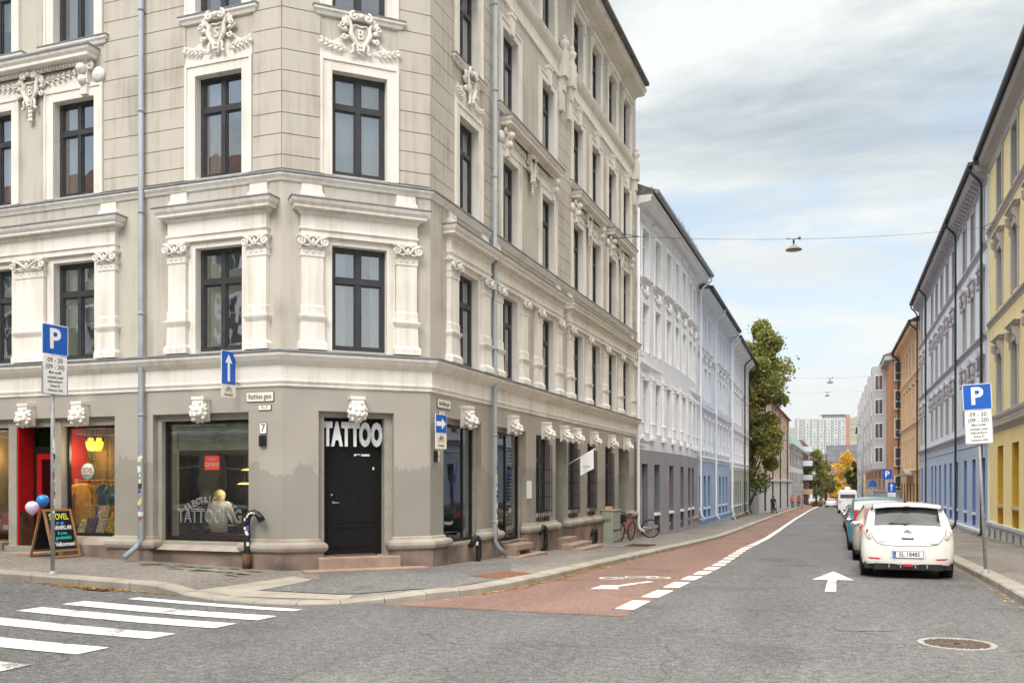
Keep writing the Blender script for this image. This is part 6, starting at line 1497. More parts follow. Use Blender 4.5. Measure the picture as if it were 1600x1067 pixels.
# seated woman in the studio window, seen from behind, and her neighbour
def seated(label, u, y, top, hair, wide=1.0, long_=0, hunch=0, yaw=0, headdx=0, bare=True):
    o = FL @ Vector((u, y, .74)); e = empty('person', o, pi+yaw, label, 'person'); mw = world_of(e)
    P = dict(pelvis=(0, 0, .10), waist=(0, -.02, .27), chest=(0, -.04-hunch*.5, .46), neck=(headdx*.4, -.05-hunch, .63), head=(headdx, -.09-hunch, .72), crown=(headdx, -.09-hunch, .81))
    for s, n in ((-1, 'l'), (1, 'r')):
        P['hip'+n] = (s*.12, -.08, .08); P['knee'+n] = (s*.14, -.48, .10); P['ankle'+n] = (s*.14, -.50, -.28)
        P['sh'+n] = (s*.19, -.05-hunch*.8, .55); P['elb'+n] = (s*.29, -.06-hunch, .30); P['wri'+n] = (s*.22, -.28-hunch, .22); P['hand'+n] = (s*.20, -.36-hunch, .22)
    Ed = [('pelvis', 'waist'), ('waist', 'chest'), ('chest', 'neck'), ('neck', 'head'), ('head', 'crown')]
    for n in 'lr': Ed += [('pelvis', 'hip'+n), ('hip'+n, 'knee'+n), ('knee'+n, 'ankle'+n), ('chest', 'sh'+n), ('sh'+n, 'elb'+n), ('elb'+n, 'wri'+n), ('wri'+n, 'hand'+n)]
    R = dict(pelvis=(.20*wide, .14), waist=(.18*wide, .13), chest=(.18*wide, .13), neck=.055, head=(.08, .09), crown=(.06, .07))
    for n in 'lr': R.update({'hip'+n: .11, 'knee'+n: .075, 'ankle'+n: .05, 'sh'+n: .09*wide, 'elb'+n: .06*wide, 'wri'+n: .035, 'hand'+n: (.04, .02)})
    def pick(c):
        if c.z > .62: return 2
        if bare and abs(c.x) > .2 and c.z < .42: return 2
        if c.y < -.26 and abs(c.x) > .16 and c.z > .15: return 2
        return 1 if (c.z < .12 and c.y < -.1) or c.z < .03 else 0
    skin_body('body', P, Ed, R, [top, JEANS, SKIN], pick, e, mw)
    face_head(e, mw, (headdx, -.09-hunch, .745), .105, 0, hair, long_); return e
seated('person seated with back to the glass, blond hair and white striped long sleeved top', -2.03, .80, stripes('striped_knit', (.88, .88, .80), (.35, .38, .35), 'Z', 9.0, .9, .66), BLOND, 1.12, 1.5, .03, 0, .03, False)
seated('person in a black t-shirt sitting beside the blond person with bare elbow out', -2.62, .85, plain('black_cotton', (.02, .022, .025), .9), HAIRD, 1.1, 0, .16, .25, -.12, True)
# street
NAVY = noisemat('navy_jacket', (.02, .03, .07), None, 9, rough=.9); ORG = plain('orange_vest', (.80, .12, .02), .8); RED_ = plain('red_jacket', (.60, .04, .04), .8); PINK = noisemat('pale_pink_coat', (.62, .48, .46), None, 5, rough=.9)
def gz(x, y, w=.12): return G(x, y)+w
ped = standing('person in a navy jacket bending over a black wheeled walker on the left pavement', .75, 76.5, gz(.75, 76.5), pi, NAVY, plain('black_trousers', (.02, .02, .022), .9), lean=.22, stride=.15, arm=.7, h=1.7)
e = empty('wheeled_walker', (.85, 75.9, gz(.85, 75.9)), pi, 'black wheeled walker with green basket pushed by the person in navy', 'walker'); mb = MB()
for s in (-.26, .26):
    mb.tube([(s, .1, .9), (s, .0, .5), (s, -.25, .1)], .02, 6); mb.tube([(s, .05, .55), (s, .25, .1)], .02, 6)
    for yy in (-.25, .25): mb.lathe([(0, -.02), (.10, -.02), (.10, .02), (0, .02)], (s, yy, .10), 10, axis='x')
mb.box(-.24, .24, -.18, .12, .30, .58, 1); mb.box(-.24, .24, .04, .1, .86, .90); mb.build('walker_frame', [M['iron'], plain('dark_green_basket', (.03, .10, .03), .8)], e, world_of(e))
standing('person in an orange vest and dark trousers beside the white mansard house', .05, 121, gz(.05, 121), 2.9, ORG, JEANS, stride=.2, h=1.85)
standing('person in a red jacket further along the left pavement behind the orange vest', .55, 131, gz(.55, 131), 3.2, RED_, plain('grey_trousers', (.10, .10, .11), .9), stride=.25, h=1.8)
standing('person in a yellow green top beside the one in a red jacket', .25, 134, gz(.25, 134), 3.1, plain('yellow_green_top', (.45, .42, .10), .9), JEANS, stride=.15, h=1.7)
standing('person in a pale pink coat standing at the planter by the far crossing', 2.35, 157, G(2.35, 157), .2, PINK, PINK, hair=HAIRD, stride=.1, h=1.75)
standing('person in dark clothes beside the pale pink coat at the far crossing', 2.95, 157.5, G(2.95, 157.5), .0, plain('charcoal_coat', (.03, .03, .035), .9), M['black'], stride=.15, h=1.75)
standing('person with a red and blue jacket on the right pavement behind the parked van', 10.6, 99, gz(10.6, 99), .1, RED_, plain('teal_trousers', (.02, .12, .16), .8), stride=.2)
# ------------------------------------------------------------------ signs
def plate(mb, w, h, z, y=0, t=.008, r=.03, mi=0):
    """rounded rectangular plate in the xz plane centred at z"""
    P = []
    for cx, cz, a0 in ((w/2-r, h/2-r, 0), (-w/2+r, h/2-r, pi/2), (-w/2+r, -h/2+r, pi), (w/2-r, -h/2+r, 3*pi/2)):
        for k in range(4): a = a0+pi/2*k/3; P.append((cx+r*cos(a), z+cz+r*sin(a)))
    mb.prism(P, y-t, y, mi)
def bike_symbol(w=.2):
    mb = MB(); s = w/.2
    for x in (-.055, .055):
        pts = [(x*s+.036*s*cos(2*pi*k/14), -.002, .036*s*sin(2*pi*k/14)) for k in range(15)]; mb.tube(pts, .0035*s, 4)
    for a, b in (((-.055, 0), (-.02, .055)), ((-.02, .055), (.035, .055)), ((.035, .055), (0, 0)), ((0, 0), (-.055, 0)), ((0, 0), (-.025, .07)), ((.055, 0), (.03, .08)), ((.03, .08), (.045, .085)), ((-.035, .072), (-.012, .072))):
        mb.tube([(a[0]*s, -.002, a[1]*s), (b[0]*s, -.002, b[1]*s)], .0035*s, 4)
    return mb.mesh('cycle_pictogram', M['ink'])
def parking_sign(x, y, z, ang, total, lab, lean=0, r=.03, seed=1, top=1.15, full=True):
    e = empty('parking_sign', (x, y, z), 0, lab, 'parking sign'); e.matrix_basis = Matrix.Translation((x, y, z)) @ Matrix.Rotation(lean, 4, 'Y') @ Matrix.Rotation(ang, 4, 'Z'); mw = world_of(e)
    p = MB(); p.tube([(0, .05, -.1), (0, .05, total-.3)], r, 12); p.tube([(0, .05, total-1.16), (0, .05, total-1.06)], r+.006, 12); pole = p.build('pole', M['steel'], e, mw)
    b = MB(); b.lathe([(0, 0), (.09, 0), (.09, .012), (.05, .02), (.045, .06), (r, .065)], (0, .05, 0), 14); 
    for a in (.7, 2.3, 3.9, 5.5): b.lathe([(0, 0), (.012, 0), (.012, .02), (0, .02)], (.07*cos(a), .05+.07*sin(a), .01), 6)
    b.build('base_flange', M['steel'], e, mw)
    zc = total-.25; f = MB(); plate(f, .50, .50, zc, 0, .010, .03); plate(f, .475, .475, zc, -.0105, .002, .02, 1)
    s = f.build('blue_plate', [M['white'], M['blue']], e, mw)
    me = text_mesh('P', size=.46, extrude=.002, offset=.012, xs=.95); me.materials.append(M['white']); put('letter_p', me, s, mw @ Matrix.Translation((-.01, -.0145, zc)))
    z2 = total-.5-.325; g = MB(); plate(g, .46, .63, z2, .0, .008, .02); w = g.build('white_plate', M['white'], e, mw)
    g = MB(); 
    for s_ in (-1, 1): g.box(s_*.238-.008, s_*.238+.008, -.014, .012, z2-.33, z2+.12)
    g.box(-.245, .245, -.0135, .0115, z2-.335, z2-.318); g.build('bracket', M['steel'], e, mw)
    rows = [('09 - 20', .105, .235), ('(09 - 20)', .105, .125), ('Mot avgift', .062, .035), ('unntatt med', .062, -.045), ('beboerkort', .062, -.115), ('Sone D', .062, -.185), ('Takstsone 2300', .046, -.258)]
    for t, sz, dz in rows: text(t, M['ink'], w, mw @ Matrix.Translation((0, -.0095, z2+dz)), size=sz, extrude=.0006, offset=.0012, xs=.98)
    return e, pole, mw
e, pole, mw = parking_sign(-4.66, -4.60, G(-4.66, -4.6)+.12, radians(86), 4.12, 'parking sign on a sticker covered pole in front of the clothes shop', r=.032)
stickers(pole, mw, 0, .05, 1.0, 2.2, .032, 26, 12)
parking_sign(10.12, 3.4, G(10.12, 3.4)+.12, radians(-3), 3.62, 'parking sign on a slightly leaning pole beside the white car', lean=radians(-2.6), r=.03)
def arrow_sign(mwp, w, h, hp, lab, horiz, names, brk):
    e = empty('one_way_sign', mwp.translation, 0, lab, 'traffic sign', 'blue one way signs on the corner building'); e.matrix_basis = mwp
    f = MB(); plate(f, w, h, 0, 0, .010, .02); plate(f, w-.02, h-.02, 0, -.0105, .002, .015, 1); o = f.build('blue_plate', [M['white'], M['blue']], e, mwp)
    a = MB()
    if horiz: L_ = w*.84; a.prism([(-L_/2, -.045*1.0), (L_*.06, -.045), (L_*.06, -.11), (L_/2, 0), (L_*.06, .11), (L_*.06, .045), (-L_/2, .045)], -.0155, -.012)
    else: L_ = h*.80; a.prism([(-.028, -L_/2), (.028, -L_/2), (.028, L_*.18), (.085, L_*.18), (0, L_/2), (-.085, L_*.18), (-.028, L_*.18)], -.0155, -.012)
    a.build('arrow', M['white'], o, mwp)
    g = MB(); plate(g, w, hp, -h/2-hp/2-.006, 0, .008, .015); s = g.build('white_plate', M['offwhite'], e, mwp)
    put('cycle_pictogram', bike_symbol(.22 if horiz else .18), s, mwp @ Matrix.Translation((0, -.009, -h/2-hp*.42)))
    text('Unntatt', M['ink'], s, mwp @ Matrix.Translation((0, -.0095, -h/2-hp*.80)), size=.075, extrude=.0006, xs=.9, offset=.001)
    b = MB()
    for z in brk: b.box(-.02, .02, .0, .03, z-.03, z+.03); b.box(w/2-.02, w/2+.30, .0, .012, z-.02, z+.02) if not horiz else b.box(-.02, .02, .0, .14, z-.02, z+.02)
    if not horiz: b.box(w/2+.29, w/2+.31, -.04, .05, -h/2-.12, h/2-.05)
    b.build('bracket', M['steel'], e, mwp)
arrow_sign(frame_mat(-2.97, -2.30, radians(83), 3.84), .36, .62, .22, 'blue sign with a white arrow pointing up, projecting from the wall over the studio window', False, '', (.12, -.26))
arrow_sign(frame_mat(.17, .12, radians(79), 2.90), .37, .37, .30, 'blue sign with a white arrow pointing right on the corner beside the display window', True, '', (.05,))
def wallplate(F, u, z, w, h, txt, size, lab, xs=.8, y=-.012, mat='offwhite', cat='street sign', ink='ink', name='street_name_sign'):
    f = MB(); plate(f, w+.02, h+.02, 0, y+.008, .01, .02); plate(f, w, h, 0, y-.002, .008, .015, 1); o = f.build(name, [M['iron'], M[mat]], None, F @ Matrix.Translation((u, 0, z)))
    tag(o, lab, cat); text(txt, M[ink], o, F @ Matrix.Translation((u, y-.0115, z)), size=size, extrude=.0006, offset=.0015, xs=xs); return o
wallplate(FL, -.46, 3.33, .58, .17, 'Rathkes gate', .135, 'cream street name sign with black letters above the house number plates', .72)
wallplate(FL, -.36, 3.13, .27, .09, '9 - 7', .08, 'small cream number range sign between street name sign and house number 7')
wallplate(FRR, .62, 3.33, .62, .17, 'Jens Bjelkes gate', .12, 'longer cream street name sign above the blue sign with sideways arrow', .62)
wallplate(FRR, .50, 3.13, .24, .09, '26', .07, 'tiny cream number sign directly above the blue sideways arrow sign')
wallplate(FL, -.39, 2.75, .14, .19, '7', .19, 'white enamel house number 7 above a black box', 1.0, mat='white', cat='house number', name='house_number')
mb = MB(); mb.box(-.46, -.32, -.06, 0, 2.42, 2.62); tag(mb.build('key_box', M['black'], None, FL, bevel=.008), 'small black box below the house number 7', 'wall box')
mb = MB(); mb.box(.16, .26, -.05, 0, 2.16, 2.38); mb.box(.28, .40, -.02, 0, 2.28, 2.38, 1); mb.box(.28, .40, -.02, 0, 2.17, 2.26, 1); tag(mb.build('entry_panel', [M['black'], M['white']], None, FRR, bevel=.004), 'black entry panel with white stickers below the right pointing arrow sign', 'wall box')
mb = MB(); mb.box(5.72, 6.06, -.02, 0, 1.35, 1.80); tag(mb.build('wall_plaque', M['white'], None, FRR), 'blank white plaque on the wall left of the first barred window', 'plaque')
# flag
e = empty('flag', tuple(FRR @ Vector((9.36, 0, 2.30))), 0, 'white shop flag on a slanting pole over the recessed doorway', 'flag'); fm_ = world_of(e)
mb = MB(); mb.tube([(0, 9.36, 2.28), (.78, 9.42, 2.72)], .014, 8); mb.ell((.79, 9.42, 2.725), (.022, .022, .022), 8, 5); mb.build('flag_pole', M['white'], e)
mb = MB(); v = []
for i in range(9):
    for j in range(7): x = .36+.40*i/8; v.append((x, 9.40+.02*sin(i*.9)*j/6, 2.50+.226*(i/8)-.03-(.52+.02*i/8)*j/6))
mb.add(v, [(i*7+j, i*7+j+1, (i+1)*7+j+1, (i+1)*7+j) for i in range(8) for j in range(6)], 0, True); fc = mb.build('flag_cloth', M['white'], e, fix=False)
text('GALLERI 69', M['ink'], fc, frame_mat(.56, 9.37, 0, 2.22), size=.05, extrude=.0005, xs=1.0)
# chalk board
e = empty('chalkboard', (-7.0, -2.5, G(-7, -2.5)+.12), 0, 'wooden a-frame chalkboard with coloured chalk lettering outside the clothes shop', 'chalkboard'); zb = G(-7, -2.5)+.12
h = .98; tilt = math.asin(.30/h)
def board(mwb, lab):
    f = MB(); frame_rect(f, -.31, .31, .0, h, .045, -.015, .015); f.box(-.265, .265, -.006, .006, .16, h-.045, 1); f.box(-.265, .265, -.0155, .0155, .12, .165)
    return f.build('front_board' if lab else 'rear_board', [M['wood'], M['black']], e, mwb)
fr = frame_mat(-6.62, -2.44, radians(84), zb) @ Matrix.Rotation(-tilt, 4, 'X'); bk = frame_mat(-7.26, -2.40, radians(84), zb) @ Matrix.Rotation(tilt, 4, 'X')
fb = board(fr, 1); board(bk, 0)
ch = lambda c: plain('chalk_'+str(c), {'y': (.80, .85, .08), 'b': (.05, .35, .8), 'w': (.85, .8, .88), 't': (.02, .5, .48)}[c], .9)
for t, c, z, sz, xs, dx in (('SVOVEL', 'y', .82, .17, .72, 0), ('er en', 'b', .70, .09, .9, 0), ('BARNEKLÆR', 'w', .60, .11, .72, .01), ('& søte', 't', .49, .085, .9, 0), ('gavebutikk', 't', .40, .09, .9, .01), ('Velkommen!', 'w', .27, .12, .72, .02)):
    text(t, ch(c), fb, fr @ Matrix.Translation((dx, -.0075, z)), size=sz, extrude=.0005, offset=.003, xs=xs, shear=.15 if c != 'y' else 0)
def balloon(x, y, z, r, col, lab):
    mb = MB(); mb.lathe([(0, -r*1.25), (.012, -r*1.22), (.008, -r*1.12), (r*.35, -r*.98), (r*.8, -r*.55), (r, 0), (r*.92, r*.45), (r*.6, r*.85), (0, r*1.05)], (x, y, z), 20)
    tag(mb.build('balloon', plain('balloon_rubber', col, .25, spec=.6)), lab, 'balloon', 'balloons on the chalkboard')
balloon(-7.12, -2.55, 1.40, .118, (.02, .22, .62), 'blue balloon tied to the top of the chalkboard'); balloon(-7.12, -2.80, 1.27, .125, (.72, .60, .78), 'pale lilac balloon tied to the chalkboard in front of the blue one')
# cabinet, bicycles
e = empty('utility_cabinet', (.2, 13.65, G(.2, 13.6)+.12), 0, 'grey green metal utility cabinet with graffiti beside the red bicycle', 'cabinet'); zb = G(.2, 13.6)+.12
cg = noisemat('grey_green_metal', (.34, .36, .29), (.29, .31, .25), 4, rough=.5)
mb = MB(); mb.box(.03, .42, 13.1, 14.15, zb-.1, zb+1.06); c_ = mb.build('cabinet_body', cg, e, bevel=.01)
mb = MB(); mb.box(.01, .45, 13.07, 14.18, zb+1.06, zb+1.10); mb.build('lid', cg, e, bevel=.008)
mb = MB(); mb.box(.421, .43, 13.14, 14.11, zb+.40, zb+.44); mb.box(.421, .428, 13.14, 14.11, zb+.03, zb+.06); mb.build('door_seams', M['iron'], c_)
mb = MB(); 
for k, (a, b) in enumerate((((.12, .80), (.2, .68)), ((.2, .82), (.14, .7)), ((.24, .85), (.24, .66)), ((.28, .84), (.34, .70)), ((.34, .84), (.28, .72)), ((.16, .72), (.34, .74)))): mb.tube([(a[0], 13.098, zb+a[1]), (b[0], 13.098, zb+b[1])], .008, 4)
mb.build('graffiti', M['ink'], c_)
mb = MB(); mb.box(.1, .3, 13.3, 13.5, zb+1.10, zb+1.20); tag(mb.build('food_box', plain('orange_paper', (.7, .3, .1), .7), bevel=.01), 'small crumpled paper box left on top of the grey cabinet', 'box')
def wheel_bike(mb, c, r, axis='y', t=.022):
    pts = [(c[0], c[1]+r*cos(2*pi*k/24), c[2]+r*sin(2*pi*k/24)) for k in range(25)]; mb.tube(pts, t, 6)
def bicycle(mwb, lab, frame_mat_, basket=True):
    e = empty('bicycle', mwb.translation, 0, lab, 'bicycle'); e.matrix_basis = mwb
    for n, y in (('wheel', .52), ('wheel', -.52)):
        w = MB(); wheel_bike(w, (0, y, .34), .33); wo = w.build(n, M['rubber'], e, mwb)
        s = MB(); 
        for k in range(14): a = 2*pi*k/14; s.tube([(0, y, .34), (0, y+.31*cos(a), .34+.31*sin(a))], .002, 3)
        s.tube([(-.04, y, .34), (.04, y, .34)], .02, 6); s.build('spokes', M['steel'], wo, mwb)
    f = MB(); S, B, H, R_ = (0, -.18, .78), (0, -.08, .30), (0, .38, .74), (0, -.52, .34)
    for a, b, r in ((S, B, .017), (B, (0, .42, .62), .02), (S, H, .016), (S, R_, .011), (B, R_, .011), ((0, .38, .86), (0, .43, .62), .018), ((0, .43, .62), (0, .52, .34), .014)): f.tube([a, b], r, 7)
    f.build('bike_frame', frame_mat_, e, mwb)
    h = MB(); h.tube([(0, .38, .8), (0, .36, .98)], .013, 6); h.tube([(-.28, .22, 1.0), (-.2, .34, 1.0), (0, .38, .99), (.2, .34, 1.0), (.28, .22, 1.0)], .013, 6); h.build('handlebar', M['iron'], e, mwb)
    s = MB(); s.ell((0, -.22, .92), (.08, .14, .035), 10, 6); s.tube([S, (0, -.2, .9)], .012, 6); s.build('saddle', M['iron'], e, mwb)
    if basket: b = MB(); frame_rect(b, -.16, .16, .72, .95, .02, .46, .72); b.box(-.16, .16, .46, .72, .70, .72); b.box(-.16, .16, .46, .48, .72, .95); b.box(-.16, .16, .70, .72, .72, .95); b.build('basket', M['iron'], e, mwb)
    m = MB(); m.lathe([(0, -.01), (.09, -.01), (.09, .01), (0, .01)], (.03, -.08, .30), 16, axis='x'); m.build('chainset', M['steel'], e, mwb); return e
bicycle(frame_mat(.40, 14.95, radians(172), G(.4, 14.9)+.12) @ Matrix.Rotation(radians(-6), 4, 'Y'), 'red bicycle with a black front basket leaning between grey cabinet and doorway', plain('red_bike_paint', (.50, .02, .03), .3))
e = empty('abandoned_cycle', (.55, 18.9, G(.5, 18.9)+.12), 0, 'black bicycle of which only one wheel shows behind the white drainpipe', 'bicycle'); mwb = Matrix.Translation((.5, 18.95, G(.5, 18.9)+.12)) @ Matrix.Rotation(radians(-78), 4, 'Z') @ Matrix.Rotation(.1, 4, 'X')  # a single wheel, the rest of the bicycle is not modelled
w = MB(); wheel_bike(w, (0, 0, .36), .34, t=.028); w.build('tyre', M['rubber'], e, mwb); w = MB()
for k in range(14): a = 2*pi*k/14; w.tube([(0, 0, .36), (0, .32*cos(a), .36+.32*sin(a))], .0025, 3)
w.lathe([(0, -.03), (.05, -.03), (.05, .03), (0, .03)], (0, 0, .36), 12, axis='x'); w.build('spokes', M['steel'], e, mwb)
# street lamps on span wires
def span(a, b, lampt, lab, w=.31, sag=.5, fork=True):
    A, B = Vector(a), Vector(b); pts = [A.lerp(B, i/24)-Vector((0, 0, sag*4*(i/24)*(1-i/24))) for i in range(25)]
    mb = MB(); mb.tube([tuple(p) for p in pts], .006, 5)
    if fork: 
        for s in (-1, 1): mb.tube([tuple(A.lerp(B, .06)-Vector((0, 0, sag*.2))), (A.x, A.y+s*.55, A.z+s*.25)], .012, 5); mb.tube([tuple(B.lerp(A, .04)-Vector((0, 0, sag*.15))), (B.x, B.y+s*.4, B.z-s*.1)], .012, 5)
    wr = tag(mb.build('span_wire', M['iron']), 'thin '+lab[1], 'wire')
    p = A.lerp(B, lampt)-Vector((0, 0, sag*4*lampt*(1-lampt))); e = empty('hanging_street_lamp', p, 0, lab[0], 'street lamp', 'lamps hanging over the street'); mw = Matrix.Translation(p)
    s = MB(); s.lathe([(0, -.16), (.04, -.17), (.05, -.20), (.5*w, -.27), (w*.96, -.38), (w, -.40), (w*.97, -.41), (.0, -.395)], (0, 0, 0), 24); s.build('lamp_shade', noisemat('grey_lamp_shade', (.20, .19, .18), None, 6, rough=.45), e, mw)
    g = MB(); g.lathe([(0, -.415), (w*.86, -.412), (w*.5, -.45), (0, -.46)], (0, 0, 0), 20); g.build('diffuser', plain('grey_diffuser', (.35, .33, .32), .3), e, mw)
    c = MB(); c.tube([(0, 0, -.18), (0, 0, .01)], .035, 8); c.tube([(-.22, -.02, .03), (0, 0, 0), (.20, .02, .03)], .012, 5); c.box(.16, .25, -.03, .06, -.02, .06); c.ell((-.23, -.02, .03), (.025, .025, .03), 6, 4); c.build('suspension', M['iron'], e, mw)
span((.05, 14.5, 10.2), (13.25, 26.2, 12.3), .43, ('large round hanging lamp over the street, nearest of the three', 'span wire from the beige corner house to the yellow house'), .30, .30)
span((-.2, 66, 11.0), (12.4, 74, 11.6), .50, ('middle hanging lamp further down the street, above the farthest one', 'distant span wire of the middle street lamp'), .30, .3, False)
span((-.4, 88, 11.8), (12, 95, 12.3), .47, ('farthest hanging lamp, lowest of the three over the street', 'farthest span wire crossing the street'), .30, .3, False)
# distant signs and poles
def far_sign(x, y, z0, kind, lab):
    e = empty('traffic_sign', (x, y, z0), 0, lab, 'traffic sign'); mw = world_of(e); p = MB(); p.tube([(0, .04, 0), (0, .04, 3.3)], .04, 8); p.build('pole', M['steel'], e, mw)
    f = MB()
    if kind == 'park': plate(f, .7, .7, 3.35, 0, .02, .03, 0); text('P', M['white'], e, mw @ Matrix.Translation((0, -.03, 3.35)), size=.62, extrude=.004, offset=.015)
    if kind == 'up': 
        plate(f, .6, .75, 2.60, 0, .02, .03, 0); f.prism([(-.04, 2.32), (.04, 2.32), (.04, 2.7), (.14, 2.7), (0, 2.9), (-.14, 2.7), (-.04, 2.7)], -.03, -.021, 1); plate(f, .6, .45, 1.98, 0, .02, .02, 1)
    if kind == 'tri': f.prism([(-.42, 2.7), (.42, 2.7), (.30, 3.2), (0, 3.42), (-.30, 3.2)], -.02, 0, 0)
    if kind == 'round': f.lathe([(0, 0), (.34, 0), (.34, .02), (0, .02)], (0, 0, 3.0), 20, 2, axis='y'); f.lathe([(0, 0), (.24, 0), (.24, .02), (0, .02)], (0, -.012, 3.0), 20, 1, axis='y')
    f.build('sign_face', [M['blue'], M['white'], RED_], e, mw)
far_sign(10.35, 58.0, gz(10.35, 58), 'park', 'small distant blue parking sign before the brick block'); far_sign(10.75, 60.5, gz(10.7, 60.5)-.2, 'up', 'distant blue arrow sign with white plate beside the distant parking sign')
far_sign(10.0, 86, gz(10, 86), 'tri', 'distant dark blue house shaped sign by the railings'); far_sign(7.4, 196, G(7.4, 196), 'round', 'tiny red and white round sign beyond the white van')
mb = MB(); x, y = 9.25, 108; mb.tube([(x, y, G(x, y)), (x, y, 8.8)], [.16, .10], 10); mb.tube([(x, y, 8.7), (x-.4, y, 9.2), (x-1.6, y, 9.3)], .06, 6); mb.box(x-2.2, x-1.5, y-.12, y+.12, 9.2, 9.35); tag(mb.build('street_light_pole', M['pipe']), 'tall pale blue street light pole at the far right pavement', 'street light')
mb = MB(); x, y = 2.2, 235; mb.tube([(x, y, G(x, y)), (x, y, 9)], .25, 8); tag(mb.build('dark_mast', noisemat('brown_mast', (.12, .05, .04))), 'dark brown mast standing before the red brick house', 'mast')
mb = MB(); mb.tube([(-1, 236, 2.6), (14, 236, 2.6)], .10, 6); mb.tube([(14, 236, 2.6), (14, 236, -4)], .12, 6); mb.tube([(5.3, 230, -3), (5.3, 230, 2.6)], .12, 6); tag(mb.build('signal_gantry', M['steel']), 'thin grey signal arm across the far crossing', 'gantry')
mb = MB(); mb.tube([(2.35, 153, G(2.35, 153)), (2.35, 153, 1.6)], .12, 8); tag(mb.build('bollard_post', M['iron']), 'black advertising post at the far crossing', 'post')
e = empty('planter', (2.6, 154.5, G(2.6, 154.5)), 0, 'round planter with low green plants at the far crossing', 'planter'); mb = MB(); mb.lathe([(0, 0), (.9, 0), (1.0, .5), (0, .5)], (2.4, 154.5, G(2.4, 154.5)), 14); mb.build('pot', M['rustiron'], e)
mb = MB(); r6 = random.Random(4)
for i in range(120): a = r6.uniform(0, 6.3); r = r6.uniform(0, 1); mb.ell((2.4+r*cos(a), 154.5+r*sin(a), G(2.4, 154.5)+.5+r6.uniform(0, .4)), (.12, .12, .16), 5, 3)
mb.build('plants', noisemat('planter_green', (.06, .12, .03), (.2, .2, .04), 3), e)
for (x, y, hh) in ((.35, 119.5, 1.1), (1.2, 127, 2.6)):
    mb = MB(); mb.tube([(x, y, G(x, y)), (x, y, G(x, y)+hh)], .04, 6); tag(mb.build('thin_post', M['iron']), 'short black post on the far left pavement' if hh < 2 else 'tall thin black post on the far left pavement', 'post')
# light from the lit lamps; the last one is added, no lantern hangs there
for u, y, z, p in ((-5.05, .85, 2.60, 15), (-6.95, 1.6, 2.60, 12), (-1.75, 1.15, 1.95, 7), (-8.0, 1.2, 2.6, 25)):
    l = bpy.data.lights.new('lantern_light', 'POINT'); l.energy = p; l.color = (1, .72, .38) if u < -3 else (1, .88, .70); l.shadow_soft_size = .2; o = bpy.data.objects.new('lantern_light', l); C.objects.link(o); o.location = FL @ Vector((u, y-.3, z-.25))
